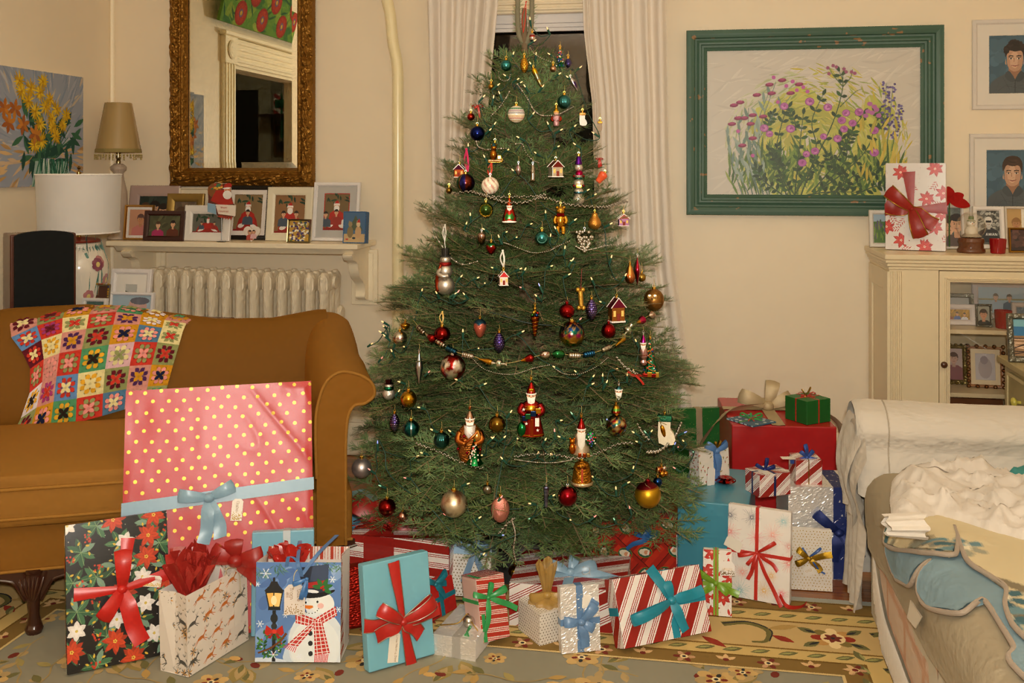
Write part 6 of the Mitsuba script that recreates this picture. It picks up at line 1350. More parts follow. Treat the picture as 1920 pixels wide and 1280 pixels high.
def crumpled(key_, cx, R, Hh, c, m, seed, n=5, spread=1.0, parent=None):
    """Standing, folded sheets of tissue: one part each."""
    rg = np.random.default_rng(seed)
    for i in range(n):
        a=rg.uniform(0,6.3);o=np.asarray(cx)+A(math.cos(a),math.sin(a),0)*R*.35;ph=rg.uniform(0,6,4);hh=Hh*rg.uniform(.7,1.1);ww=R*rg.uniform(1.0,1.6);d=A(math.cos(a+1.57),math.sin(a+1.57),0);e=A(math.cos(a),math.sin(a),0)
        def fn(u, v):
            s_ = (u - .5) * 2; wv = (.35 + .75 * v) * spread; f = np.abs(((u * 3.2 + ph[0] + .4 * v) % 1) * 2 - 1) - .5
            return o+d*(s_*ww*wv*.6)[:,None]+e*((f*.35*R*(0.4+v)+.25*R*v*v*math.cos(ph[2]))*spread)[:,None]+UP*(v*hh-np.abs(s_)*hh*.22*v+.12*hh*np.sin(9*u+ph[1])*v-.3*Hh*(1-v))[:,None]
        g = grid(fn, 26, 14); put(key_, (g + g.flip().mv(0, 0, .0006)).col(C(c) * rg.uniform(.85, 1.12)), m, 28)
q3 = g3.p(g3.W * .3, g3.H, -.05); crumpled(g3.key + '__tissue_paper', q3, .062, .095, '#9e2a22', 'paper', 3, 6, 1.25)
g3.bow(0,0,'#a3211a',[(10,.075),(160,.07),(95,.055)],[(-40,.09),(-20,.075)],.05,m='sheer',at=g3.p(g3.W*.78,g3.H+.035,.01),U=RT,V=UP,N=-FW,name='tulle_bow')
put(g3.key+'__handle',tube(spline([g3.p(g3.W*.62,g3.H,.001),g3.p(g3.W*.66,g3.H+.02,.004),g3.p(g3.W*.8,g3.H+.0,.012),g3.p(g3.W*.86,g3.H-.07,.006)],16),.0016,5).col('#b5aa90'),'satin',True)
g3.tag(g3.W * .74, g3.H * .30, .028, .065, -3, '#d5cec0', z=.004)
def snowart(P_):
    W, Hh = P_.w, P_.h; X = lambda x, y: ((x - 70) / 740 * W, (1 - (y - 335) / 878) * Hh); S = W / 740
    E = lambda x, y, rx, ry, c, a=0, n=18: P_.ell(*X(x, y), rx * S, ry * S, a, c, n)
    L = lambda pts, w, c, t=1: P_.line([X(*q) for q in pts], w * S, c, t)
    Y = lambda pts, c: P_.poly([X(*q) for q in pts], c)
    P_.bg('#5b7fb5')
    for i in range(40):E(RG.uniform(70,810),RG.uniform(330,1000),RG.uniform(40,110),RG.uniform(25,60),RG.choice(['#6a8ec0','#7f9fca','#4f70a8','#8fabd0','#5b80b8']),RG.uniform(0,90),12)
    E(640, 1170, 330, 210, '#c3d3df'); E(150, 1215, 200, 40, '#cfdbe6')
    for x0, y0, n in ((70, 400, 26), (250, 360, 20), (720, 340, 22), (590, 345, 14)):
        for i in range(n):a=RG.uniform(-150,-20);P_.leaf(*X(x0+RG.uniform(-40,110),y0+RG.uniform(-30,60)),RG.uniform(50,80)*S,5*S,a,RG.choice(['#3f6b3a','#4f7f45','#2f5a35','#6f9a6a']))
    def flake(x, y, r):
        for k in range(6):
            a = k * PI / 3; e = (x + r * math.cos(a), y + r * math.sin(a)); L([(x, y), e], 5, '#e3eaf0')
            for q in (.5,.75):L([(x+r*q*math.cos(a),y+r*q*math.sin(a)),(x+r*q*math.cos(a)+r*.22*math.cos(a+.9),y+r*q*math.sin(a)+r*.22*math.sin(a+.9))],3.5,'#e3eaf0')
    for x, y, r in ((155, 435, 50), (620, 385, 38), (735, 485, 32), (110, 880, 34), (330, 800, 26), (790, 750, 26), (85, 530, 24)): flake(x, y, r)
    # lamp post
    L([(232,1210),(232,760)],30,'#1f2224');E(232,830,32,40,'#262a2c');E(232,900,26,26,'#2f3436');L([(180,745),(285,745)],26,'#1f2224');Y([(150,590),(310,590),(282,735),(182,735)],'#2a2722');Y([(165,610),(222,605),(222,725),(190,728)],'#e6b45a');Y([(232,605),(296,610),(275,728),(232,725)],'#f0cc7e');E(228,672,26,40,'#fbe8b4');Y([(140,590),(318,590),(275,545),(255,505),(205,505),(185,545)],'#26282a');E(228,490,12,22,'#26282a',0,8)
    # wreath with a bow
    for i in range(60):a=RG.uniform(0,6.28);r=RG.uniform(62,112);P_.leaf(*X(210+r*math.cos(a),1050+r*1.05*math.sin(a)),44*S,18*S,RG.uniform(0,360),RG.choice(['#2f5a2a','#3f7a35','#24481f','#4f8a3f']))
    for i in range(9): a = i * .7; E(210 + 88 * math.cos(a), 1050 + 92 * math.sin(a), 7, 7, RG.choice(['#c9302a', '#d8d4cc', '#a8241c']), 0, 8)
    for sx in (-1,1):Y([(235,945),(235+sx*70,890),(235+sx*85,960),(235+sx*60,985)],'#b8281e');Y([(235,945),(235+sx*60,1000),(235+sx*30,1010)],'#98201a')
    E(235, 945, 22, 20, '#cf3a2c', 0, 10); flake(230, 1150, 40)
    L([(95, 1135), (200, 1095), (290, 1030), (340, 960)], 14, '#6b3f1f', 1.4)
    # body and head
    E(600,1050,245,290,'#d5dee2',0,30);E(590,1080,215,240,'#dfe6e6',0,26);E(625,705,130,110,'#dbe3e6',0,26);E(640,690,108,88,'#e4e9e6',0,22)
    # hat
    Y([(430,385),(705,350),(690,600),(500,620)],'#2a3140');Y([(560,372),(705,352),(694,490),(540,505)],'#3d4a63');Y([(487,520),(692,488),(690,545),(495,570)],'#a82c28');P_.poly([X(*q) for q in spline([(440,625,0),(520,650,0),(640,640,0),(740,600,0),(750,575,0),(640,600,0),(520,610,0),(440,600,0),(440,625,0)],40)[:,:2]],'#1a1b1f');E(560,590,60,14,'#e6e9ea',-6)
    for a in (15, 60, 120, 170, 330): P_.leaf(*X(650, 560), 95 * S, 40 * S, a, '#2f6b35')
    for x, y in ((640, 560), (660, 575), (655, 548)): E(x, y, 11, 11, '#b5221a', 0, 8)
    # face
    for x, y in ((505, 690), (607, 683)): E(x, y, 9, 10, '#101114', 0, 10)
    Y([(500, 712), (565, 716), (572, 732), (540, 748), (500, 740)], '#d9762a'); E(635, 718, 28, 24, '#e3b8b0')
    for x, y in ((500, 765), (512, 778), (535, 784), (562, 784), (588, 776), (607, 760), (618, 742)): E(x, y, 5, 5, '#1c1d20', 0, 7)
    for x, y in ((548, 960), (550, 1048), (552, 1138)): E(x, y, 20, 22, '#2a2c30', 0, 12)
    # plaid scarf
    def plaid(pts, n1, n2):
        Y(pts, '#b83430'); a, b, c, d = [np.array(q, float) for q in pts]
        for i in range(n1): t = (i + .5) / n1; L([tuple(a + (b - a) * t), tuple(d + (c - d) * t)], 7, '#e3d8d4')
        for i in range(n2): t = (i + .5) / n2; L([tuple(a + (d - a) * t), tuple(b + (c - b) * t)], 7, '#e3d8d4')
    plaid([(415,770),(590,835),(575,905),(420,870)],5,2);plaid([(580,835),(765,720),(780,800),(600,905)],6,2);plaid([(575,850),(640,830),(440,1075),(345,1060)],2,7);plaid([(575,850),(650,850),(720,1130),(590,1150)],3,9)
    for i in range(7): L([(345 + i * 14, 1062 + i * 3), (315 + i * 16, 1085 + i * 7)], 6, '#d0474a')
    for i in range(9): L([(592 + i * 14, 1140), (588 + i * 13, 1212)], 7, '#d0474a')
    flake(455, 1165, 30)
candyH=lambda P_:(P_.bg('#d9d2c8'),stripes(P_,0,[(.009,'#a8301f'),(.004,'#d9d2c8'),(.0014,'#a8301f'),(.012,'#d9d2c8'),(.0014,'#a8301f'),(.004,'#d9d2c8')]))
g4=bag('large gift bag showing a snowman in top hat and plaid scarf by a lamp',(478,1245),(638,1246),.135,(474,1058),snowart,candyH,lambda P_:(P_.bg('#d9cdc2'),[P_.rect(x,P_.h*.55,x+w_,P_.h,'#b0402a') for x0 in np.arange(0,P_.w,.03) for x,w_ in ((x0,.009),(x0+.013,.0015),(x0+.022,.0015))]),3)
crumpled(g4.key + '__tissue_paper', g4.p(g4.W * .32, g4.H - .03, -.07), .06, .05, '#a82a20', 'paper', 9, 5, 1.0)
for zz in (.003, -g4.D + .004):
    put(g4.key+'__handle',band(spline([g4.p(g4.W*.36,g4.H-.01,zz),g4.p(g4.W*.40,g4.H+.02,zz+.01),g4.p(g4.W*.50,g4.H+.005,.012),g4.p(g4.W*.55,g4.H-.035,.012)],16),.010,RT,.001,3).col('#4f74a3'),'ribbon',True)
put(g4.key+'__handle',band(spline([g4.p(g4.W*.55,g4.H-.03,.012),g4.p(g4.W*.72,g4.H+.02,-.01),g4.p(g4.W*.85,g4.H+.035,-g4.D+.01)],16),.012,RT,.001,3).col('#4f74a3'),'ribbon',True)
g4.bow(g4.W * .61, g4.H - .04, '#3f6fa8', [(255, .055), (200, .04)], [(-100, .05)], .012, z=.012, name='ribbon_knot')
put(g4.key+'__cord',tube(spline([g4.p(g4.W*.52,g4.H-.01,.012),g4.p(g4.W*.46,g4.H-.03,.012),g4.p(g4.W*.45,g4.H-.07,.008)],14),.0012,5).col('#c9b58a'),'satin',True)
g4.tag(g4.W*.34,g4.H*.48,.058,.082,0,'#dcd3c8',[('to',.044,.072),('Gabe',.036,.07),('from',.016,.072),('all',.006,.062)],'#8a6a2a',z=.006,ta=-90,th=.010)

# ---- pale blue flat present behind the snowman bag
TUR = '#6fa9b8'
g5=Gift('pale blue present with a silver band between the big red gift and snowman bag',(470,1196),(588,1188),(461,1001),.03,'#79abc0','gloss',6)
g5.rib(x=g5.W * .56, w=.022, c='#b9c3c6', m='glitterband')
# ---- turquoise present with a wide red ribbon
g6=Gift('turquoise present with a wide red ribbon edged in silver and a handwritten tag',(692,1266),(816,1230),(680,1064),.036,TUR,'paper',9)
xb, yb = y_of(g6, 752, 1163); RC = '#a9201a'
for (ua, va), wa in (((737, 1052), .034), ((772, 1249), .034), ((682, 1172), .036), ((811, 1130), .03)):
    e=y_of(g6,ua,va);d_=nrm(A(e[0]-xb,e[1]-yb,0));q=np.array([g6.p(xb+(e[0]-xb)*t,yb+(e[1]-yb)*t+.004*math.sin(6*t),.002+.010*(1-t)) for t in np.linspace(0,1,12)]);bb=g6.U*-d_[1]+g6.V*d_[0];ww=wa*np.linspace(.45,1.02,12)
    k = put(g6.key + '__ribbon', band(q, ww, bb, .0008, 4, .003).col(RC), 'ribbon', True)
    for sg in (-1, 1): put(k + '__edge', tube(q + sg * bb * ww[:, None] / 2 + g6.N * .001, .0013, 5).col('#c9c2b8'), 'metal', True)
g6.bow(xb, yb, RC, [(145, .085), (22, .10)], [(-48, .068), (195, .085), (8, .11)], .036, z=.01, edge='#c9c2b8', knot=.010)
g6.tag(*y_of(g6, 725, 1242), .032, .078, -10, '#ddd5c4', [('Love Mom & Dad', .020, .070)], z=.004, ta=-90, th=.0062, ink='#7a5a2a')
# ---- red foil gift between the snowman bag and the turquoise present
g33=Gift('crinkled red foil present squeezed between the snowman bag and the turquoise present',(650,1185),(705,1175),(660,1066),.05,'#b8281c','foil',4,r=.012)
# ---- large striped box under red tulle
g7=Gift('large red and white striped box under sheer red tulle, behind the turquoise present',(655,1120),(842,1135),(655,1002),.30,'#8e2019','paper',r=.006)
g7.face(lambda P_: stripes(P_, -4, CANDY(1.1), .01), 'paper', 'f'); g7.face(lambda P_: stripes(P_, 8, CANDY(1.1)), 'paper', 'tr')
tp = g7.p(g7.W * .30, g7.H, -.08)
for d_,L,w_ in ((g7.U,.26,.09),(-g7.U,.10,.10),(-g7.N,.22,.10),(g7.N,.08,.10)):put(g7.key+'__tulle_band',band(np.array([tp+d_*L*t+UP*(.004+.012*(1-t)) for t in np.linspace(0,1,10)]),w_*np.linspace(.3,1,10),np.cross(d_,UP),.0006,4,.006).col('#a01f16'),'sheer',True)
put(g7.key+'__tulle_band',band(np.array([g7.p(g7.W*.30,g7.H*(1-t),.003) for t in np.linspace(0,1,8)]),.10,g7.U,.0006,4).col('#a01f16'),'sheer',True)
g7.bow(0,0,'#a81f16',[(150,.13),(35,.12),(100,.07)],[(215,.10),(-35,.13),(250,.08),(5,.16)],.07,m='sheer',at=tp+UP*.014,U=RT,V=nrm(UP*.8+FW*.45),N=nrm(-FW*.8+UP*.5),name='tulle_bow')
rr_=random.Random(6);put(g7.key+'__tinsel',tube(spline([tp+A(rr_.gauss(0,.05),rr_.gauss(0,.04),.01+abs(rr_.gauss(0,.025))) for i in range(60)],500),.0011,3,False).col('#d0301c'),'metal',True)
# ---- blue box behind it
g8=Gift('pale blue box with a small navy and red bow, behind the tulle tied box',(612,1030),(722,1000),(612,962),.16,'#6fa6bd','paper',r=.006)
g8.rib(x=g8.W*.22,w=.026,c='#6f94a8',m='ribbon');g8.bow(g8.W*.75,g8.H*.35,'#3a6f94',[(110,.04),(40,.05)],[(-30,.04),(200,.05)],.016,edge=None);g8.bow(g8.W*.68,g8.H*.3,'#a8281c',[(60,.03)],[(10,.05),(-15,.06)],.01,name='red_bow')
# ---- small red gift with a teal ribbon
g9=Gift('small red gift with a teal satin ribbon, right of the turquoise present',(800,1178),(858,1146),(806,1104),.05,'#b5241f','paper',12)
TE='#1f7282';g9.rib(x=g9.W*.55,w=.016,c=TE);g9.rib(y=g9.H*.5,w=.014,c=TE);g9.bow(g9.W*.4,g9.H*.98,TE,[(150,.045),(25,.055)],[(-60,.06),(-15,.05)],.018)
# ---- white dotted parcel with blue glitter ribbon
g10=Gift('white parcel with gold dots and a pale blue glitter ribbon, under the lowest branches',(838,1128),(918,1134),(838,1030),.09,'#d9d4ca','paper',14,r=.006)
g10.face(lambda P_: dots(P_, .0105, .0021, '#6e5a34', .08, '#d9d4ca'), 'paper', 'ftr')
put(g10.key+'__ribbon',g10.g(rbox(-.001,g10.W+.001,g10.H*.80,g10.H+.0012,-g10.D-.001,.0012,.0008)).col('#8fb0c8'),'glitterband');g10.bow(g10.W*.62,g10.H*.88,'#7fa3c4',[(80,.05),(20,.045),(160,.06)],[(-110,.10),(-75,.09)],.02,m='sheer')
# ---- silver long box
SIL = '#e6e4e0'
g11=Gift('long crinkled silver box lying down with a gold cord and a silver bauble on top',(812,1226),(892,1240),(816,1188),.20,SIL,'silverfoil',r=.006)
foilskin(g11, 'ftl'); g11.rib(x=g11.W * .55, w=.026, c='#b5b2aa', m='glitterband', e=.0015)
bq = g11.p(g11.W * .62, g11.H + .016, -.07); put(g11.key + '__bauble', ball(.017, 18, 13).mv(*bq).col('#c9c6c0'), 'metal', True)
put(g11.key+'__gold_cord',tube(spline([g11.p(0,g11.H+.002,-.05),g11.p(g11.W*.4,g11.H+.012,-.06),g11.p(g11.W*.55,g11.H+.03,-.085),g11.p(g11.W*.72,g11.H+.02,-.06),g11.p(g11.W*.9,g11.H+.003,-.05)],40),.0016,5).col('#c9a24a'),'metal',True)
g11.bow(0, 0, '#2f7a45', [(60, .02)], [(-120, .05), (-70, .06)], .008, at=g11.p(g11.W * .75, g11.H + .012, -.02), name='green_bow')
# ---- striped wedge with a green ribbon
g12=Gift('red and pink striped packet standing on edge with a green ribbon',(905,1222),(956,1208),(906,1098),.10,'#c9a89c','paper',14,r=.008)
ST12=lambda P_:(P_.bg('#cdb2a6'),stripes(P_,-6,[(.011,'#a32e22'),(.003,'#cdb2a6'),(.002,'#a32e22'),(.0025,'#cdb2a6'),(.002,'#a32e22'),(.003,'#cdb2a6')]))
g12.face(ST12,'paper','ftr');g12.rib(x=g12.W*.12,w=.012,c='#2f8a4a');g12.rib(y=g12.H*.62,w=.010,c='#2f8a4a');g12.bow(g12.W*.35,g12.H*.68,'#2f8a4a',[(160,.05),(15,.06),(70,.04)],[(-110,.09),(-30,.10)],.016)
# ---- white dotted cube in gold organza
g13=Gift('white cube with dark gold dots gathered in gold organza, beside the striped packet',(972,1180),(1012,1212),(973,1122),(1044,1178),'#d8d0c2','paper',r=.003)
DT = lambda P_: dots(P_, .0095, .0019, '#5a4824', .05, '#d8d0c2'); g13.face(DT, 'paper', 'frt')
cq = g13.p(g13.W / 2, g13.H, -g13.D / 2)
def organza(u, v):
    a=u*2*PI;r=np.interp(v,[0,.35,.5,.62,1],[.052,.05,.012,.012,.030])*(1+.10*np.sin(a*9+3*v)+.06*np.sin(a*4));z=np.interp(v,[0,.35,.5,.62,1],[-.05,.008,.028,.036,.115])+.008*np.sin(a*5)*(v> .9)
    return np.c_[cq[0] + r * np.cos(a), cq[1] + r * np.sin(a), cq[2] + z]
gg=grid(organza,72,40,closed_u=True);put(g13.key+'__organza',gg.col('#b08a45'),'sheer',True);g13.bow(0,0,'#b8934a',[(190,.05),(-10,.045)],[(-60,.10),(-110,.06)],.028,m='sheer',at=cq+UP*.03-FW*.02,U=RT,V=UP,N=-FW)
# ---- silver packet with a slate blue bow
g14=Gift('upright silver foil packet with a slate blue satin bow, front centre',(1053,1228),(1126,1221),(1046,1103),.028,'#e8e6e2','silverfoil',7,r=.006)
foilskin(g14,'fl',seed=2);SB_='#5a7a9f';g14.rib(x=g14.W*.5,w=.020,c=SB_);g14.rib(y=g14.H*.46,w=.018,c=SB_);g14.bow(g14.W*.52,g14.H*.46,SB_,[(175,.05),(48,.06),(-30,.04)],[(-85,.07),(55,.07)],.026);g14.tag(g14.W*.55,g14.H*.66,.03,.035,-4,'#ddd6c8',z=.002)
# ---- big candy striped box lying behind
g15=Gift('wide candy striped box with a pale blue ribbon lying under the tree',(955,1172),(1172,1190),(955,1092),.26,'#dcd5cc','paper',r=.006)
g15.face(lambda P_: stripes(P_, 28, CANDY(1.25)), 'paper', 'ft'); g15.face(lambda P_: stripes(P_, 28, CANDY(1.25)), 'paper', 'r')
LB_ = '#7f9db2'; g15.rib(x=g15.W * .50, w=.03, c=LB_); tp = g15.p(g15.W * .5, g15.H + .004, -.09)
put(g15.key + '__ribbon', g15.g(rbox(0, g15.W, g15.H, g15.H + .0015, -.105, -.075, .0007)).col(LB_), 'ribbon')
g15.bow(0,0,LB_,[(10,.08),(165,.07),(70,.05)],[(-160,.13),(-12,.15)],.032,at=tp,U=RT,V=nrm(UP*.6+FW*.6),N=nrm(UP*.8-FW*.6))
put(g15.key+'__curl',tube(spline([tp+A(.05+.012*math.cos(a),.02*math.sin(a)-.02,.008+.002*a) for a in np.linspace(0,9,20)],60),.0009,4).col('#d9d5cc'),'satin',True)
# ---- candy striped box in front with a teal ribbon
g16=Gift('candy striped box in front on the rug with a teal satin ribbon and bow',(1170,1230),(1334,1196),(1144,1100),.055,'#dcd5cc','paper',22,r=.005)
g16.face(lambda P_: stripes(P_, 58, CANDY(1.15)), 'paper', 'flrt'); TL = '#1f7f93'
g16.rib(x=g16.W*.60,w=.024,c=TL);g16.rib(y=g16.H*.52,w=.022,c=TL);g16.bow(g16.W*.60,g16.H*.55,TL,[(193,.145),(100,.05)],[(120,.11),(-72,.09),(8,.11)],.030)
# ---- red plaid present with Santa medallions
g17=Gift('red plaid present with oval Santa medallions and a blue ribbon, under the right branches',(1112,1098),(1268,1085),(1112,980),.22,'#a8251c','paper',r=.006)
def plaid_santa(P_):
    P_.bg('#a8281e');stripes(P_,45,[(.02,'#b8301f'),(.014,'#8e2018'),(.0022,'#3a1210'),(.02,'#a8281e')]);stripes(P_,-45,[(.05,None),(.012,'#962219'),(.002,'#2f1010'),(.03,None)])
    for i, (x, y) in enumerate(scatter(P_, 14, .055)):
        a=RG.uniform(0,360);P_.ell(x,y,.026,.019,a,'#7a7a2a',14);P_.ell(x,y,.024,.0172,a,'#2a4f3f',14);b=math.radians(a);q=lambda p_,r:(x+p_*math.cos(b)-r*math.sin(b),y+p_*math.sin(b)+r*math.cos(b))
        P_.ell(*q(0,0),.015,.012,a,'#d8cbb0',12);P_.ell(*q(-.004,0),.008,.007,a,'#c98a66',9);P_.leaf(*q(.004,0),.018,.018,a,'#d8cbb0');P_.leaf(*q(-.012,-.002),.012,.014,a+150,'#b0281c');P_.ell(*q(-.012,0),.004,.010,a,'#e0d6c0',8)
g17.face(plaid_santa,'paper','ft');BB_='#2a5f9a';g17.bow(0,0,BB_,[(30,.03),(140,.03)],[(205,.09),(160,.06),(100,.06)],.016,at=g17.p(g17.W*.68,g17.H*.72,.004))
# ---- teal box stack on the right
g18=Gift('large teal box carrying smaller presents, right of the tree',(1270,1092),(1404,1108),(1270,936),(1458,1030),'#3f8296','paper',r=.005)
top18 = g18.O[2] + g18.H
# ---- the big red box by the wall
g19=Gift('big plain red box against the wall with a cream and gold wired ribbon',(1372,980),(1569,986),(1371,796),.46,'#a3181a','paper',r=.006)
top19 = g19.O[2] + g19.H; CR = '#b9a580'
for d_,a,b in ((g19.U,g19.p(-.002,g19.H+.002,-.26),g19.p(g19.W+.002,g19.H+.002,-.26)),(g19.N,g19.p(g19.W*.45,g19.H+.002,-g19.D),g19.p(g19.W*.45,g19.H+.002,.0))):put(g19.key+'__ribbon',band(np.array([a+(b-a)*t for t in np.linspace(0,1,8)]),.05,np.cross(d_,UP),.001,3,.002).col(CR),'glitterband',True)
cb=g19.p(g19.W*.45,g19.H+.012,-.26);k=g19.bow(0,0,CR,[(75,.10),(160,.12),(20,.10)],[],.055,m='glitterband',at=cb,U=RT,V=nrm(UP+FW*.3),N=nrm(-FW+UP*.4))
for pts in ([cb,g19.p(.03,g19.H+.012,-.20),g19.p(-.04,g19.H-.035,-.16),g19.p(-.10,g19.H-.10,-.12),g19.p(-.15,g19.H-.155,-.02)],[cb,g19.p(g19.W*.8,g19.H+.02,-.24),g19.p(g19.W+.03,g19.H-.015,-.2),g19.p(g19.W+.065,g19.H-.07,-.16)]):
    q=spline(pts,40);t=np.linspace(0,1,40);put(k+'__tail',band(q,.045,A(.25,-.55,.5)+np.c_[.3*np.sin(7*t),t*0,.2*np.cos(6*t)],.0008,4,.004).col(CR),'glitterband',True)
g30=Gift('small green glitter cube with red and gold cord, on top of the big red box',(1472,784),(1513,797),(1472,741),(1535,785),'#1f6b2a','glitterband',z0=top19+.001,r=.002)
for x in (.5,):g30.rib(x=g30.W*x,w=.006,c='#a8281c');put(g30.key+'__ribbon',g30.g(rbox(-.001,g30.W+.001,0,g30.H+.001,-g30.D*.5-.003,-g30.D*.5+.003,.0005)).col('#a8281c'),'ribbon')
g30.bow(0,0,'#a8281c',[(160,.035),(20,.035),(200,.03)],[(-20,.03)],.007,at=g30.p(g30.W*.5,g30.H+.003,-g30.D*.5),U=RT,V=nrm(FW+UP*.4),N=UP);g30.bow(0,0,'#c9a24a',[(60,.04),(120,.03)],[(-110,.05),(-95,.06)],.004,m='metal',at=g30.p(g30.W*.5,g30.H+.006,-g30.D*.4),U=RT,V=UP,N=-FW,name='gold_cord')
g29=Gift('flat blue packet with white snow dots on the front edge of the red box',(1362,786),(1412,801),(1362,782),.125,'#33566e','satin',z0=top19+.0015,r=.001,H=.005)
def snowp(P_):
    P_.bg('#33566e')
    for x, y in scatter(P_, 16, .02): P_.ell(x, y, .007, c='#c5cdd0', n=12); P_.flower(x, y, .006, 6, '#8fa9b5', .3)
    for x, y in scatter(P_, 40, .008): P_.ell(x, y, .001, c='#c5cdd0', n=5)
g29.face(snowp,'satin','tf');g29.rib(x=g29.W*.5,w=.008,c='#2f7a3a');cq=g29.p(g29.W*.5,g29.H+.002,-g29.D*.5);g29.bow(0,0,'#2f8a3f',[(20,.05),(150,.045),(80,.03)],[(-20,.06)],.008,at=cq,U=RT,V=nrm(FW+UP*.5),N=UP);g29.bow(0,0,'#9a3a2a',[(0,.02)],[(-75,.06),(-130,.06)],.005,at=cq+UP*.004,U=RT,V=nrm(FW+UP*.5),N=UP,name='red_cord')
# ---- silver brocade box with a navy ribbon
g21=Gift('large silver brocade box with a wide navy glitter ribbon and bow, beside the white sofa',(1478,1084),(1612,1087),(1474,912),.19,'#e8e6e2','silverfoil',r=.004,z0=.0)
foilskin(g21,'ftl',.0055,seed=3);NV='#1d2d6b';g21.rib(x=g21.W*.74,w=.052,c=NV,m='glitterband');g21.bow(g21.W*.70,g21.H*.52,NV,[(140,.10),(-50,.11)],[(-100,.10),(5,.07)],.036,m='glitterband');top21=g21.O[2]+g21.H
g22=Gift('small candy striped box with a blue bow, on top of the silver brocade box',(1492,908),(1541,908),(1490,862),(1545,895),'#dcd5cc','paper',z0=top21+.001,r=.004)
g22.face(lambda P_:stripes(P_,40,CANDY(.8)),'paper','ftlr');g22.rib(x=g22.W*.5,w=.004,c='#c9a24a',m='metal');B2='#33509a';g22.bow(0,0,B2,[(100,.045),(140,.03),(50,.03)],[(190,.06),(-20,.05),(-100,.05)],.014,m='glitterband',at=g22.p(g22.W*.5,g22.H+.004,-.02),U=RT,V=UP,N=-FW);put(g22.key+'__tag',rbox(-.045,.0,g22.H+.002,g22.H+.003,-.03,.0,.0004).fr(g22.O,g22.U,g22.V,g22.N).col('#d9d0c0'),'satin')
# ---- on the teal box
g28=Gift('small candy striped box with navy ribbon on the corner of the teal box',(1398,918),(1424,933),(1398,877),(1456,917),'#dcd5cc','paper',z0=top18+.001,r=.003)
g28.face(lambda P_:stripes(P_,40,CANDY(.95)),'paper','ftr');g28.rib(x=g28.W*.5,w=.009,c='#181f4a');put(g28.key+'__ribbon',g28.g(rbox(-.001,g28.W+.001,0,g28.H+.001,-g28.D*.5-.0045,-g28.D*.5+.0045,.0005)).col('#181f4a'),'ribbon');g28.bow(0,0,'#1d2a6b',[(80,.04),(150,.035),(20,.035)],[(-110,.05),(-60,.06)],.013,m='glitterband',at=g28.p(g28.W*.5,g28.H+.003,-g28.D*.4),U=RT,V=UP,N=-FW);put(g28.key+'__tag',rbox(.03,.09,g28.H+.001,g28.H+.0018,-.05,-.02,.0003).fr(g28.O,g28.U,g28.V,g28.N).col('#d9d0c0'),'satin')
g27=Gift('white berry print present with a blue bow at the back of the teal box',(1312,912),(1368,900),(1312,848),.05,'#d5cfc4','paper',z0=top18+.001,r=.003,lean=3)
def berry(P_):
    P_.bg('#d5cfc4')
    for x,y in scatter(P_,30,.012):P_.ell(x,y,.0028,c=RG.choice(['#8e2419','#a8301f','#8a7a3a']),n=7);P_.leaf(x,y,.009,.003,RG.uniform(0,360),'#6a6a3a')
g27.face(berry,'paper','fl');g27.rib(x=g27.W*.58,w=.028,c='#4f74a8');g27.bow(g27.W*.56,g27.H*.95,'#4f74a8',[(150,.055),(25,.05)],[(-90,.07)],.026);g27.bow(g27.W*.56,g27.H*.97,'#a88a3a',[(100,.03),(60,.035)],[(10,.05)],.008,m='metal',name='gold_cord');g27.tag(g27.W*.2,g27.H*-.02,.034,.06,-6,'#d5d2cc',z=.006)
# a stick-on foil bow on the teal box
fb = thing('stick_on_bow', 'shiny red stick-on bow on the teal box between two small presents', 'gift bow'); c0 = at_z(1360, 905, top18 + .004)
c0[2] = top18 + .002
for ring, n_, L, el in ((0, 9, .038, 18), (1, 8, .032, 42), (2, 6, .024, 68)):
    for i in range(n_):
        a=2*PI*i/n_+ring*.35;e=math.radians(el);d=A(math.cos(a)*math.cos(e),math.sin(a)*math.cos(e),math.sin(e));nn=A(-math.cos(a)*math.sin(e),-math.sin(a)*math.sin(e),math.cos(e));b=np.cross(d,nn)
        q=spline([c0,c0+d*L*.6+nn*L*.3,c0+d*L,c0+d*L*.6-nn*L*.05,c0],16);put(fb+'__loop',band(q,.012,b,.0004,2).col('#a3180f'),'metal',True)
# ---- firework paper present
g20=Gift('tall white present with pastel firework bursts and a thin red ribbon',(1362,1117),(1480,1139),(1364,946),.035,'#d9d3ca','paper',6,r=.006)
def fireworks(P_):
    P_.bg('#d9d3ca')
    for i, (x, y) in enumerate(scatter(P_, 16, .05)):
        c = ['#cf6f6a', '#d98a7a', '#7fb0b5', '#d0a24a', '#3a3f55', '#d45f70', '#c98f86'][i % 7]; r = RG.uniform(.022, .042)
        for k in range(22):a=k*2*PI/22+RG.uniform(-.08,.08);e=r*RG.uniform(.7,1.1);P_.line([(x+.003*math.cos(a),y+.003*math.sin(a)),(x+e*math.cos(a),y+e*math.sin(a))],.0011,c,.4)
g20.face(fireworks,'paper','fl');R2='#b0281e';g20.rib(x=g20.W*.47,w=.011,c=R2);g20.rib(y=g20.H*.50,w=.011,c=R2);g20.bow(g20.W*.48,g20.H*.52,R2,[(35,.07),(195,.06),(235,.05)],[(-110,.09),(-40,.08),(-62,.17)],.012);g20.tag(-.012,g20.H*.55,.055,.035,-22,'#d6cfc0',z=.004)
put(g20.key+'__ribbon_end',band(spline([g20.p(g20.W*.85,.03,.004),g20.p(g20.W*.98,.006,.02),at_z(1500,1138,.014),at_z(1512,1130,.02)],14),.012,UP*.7+RT*.3,.0006,3).col(R2),'ribbon',True)
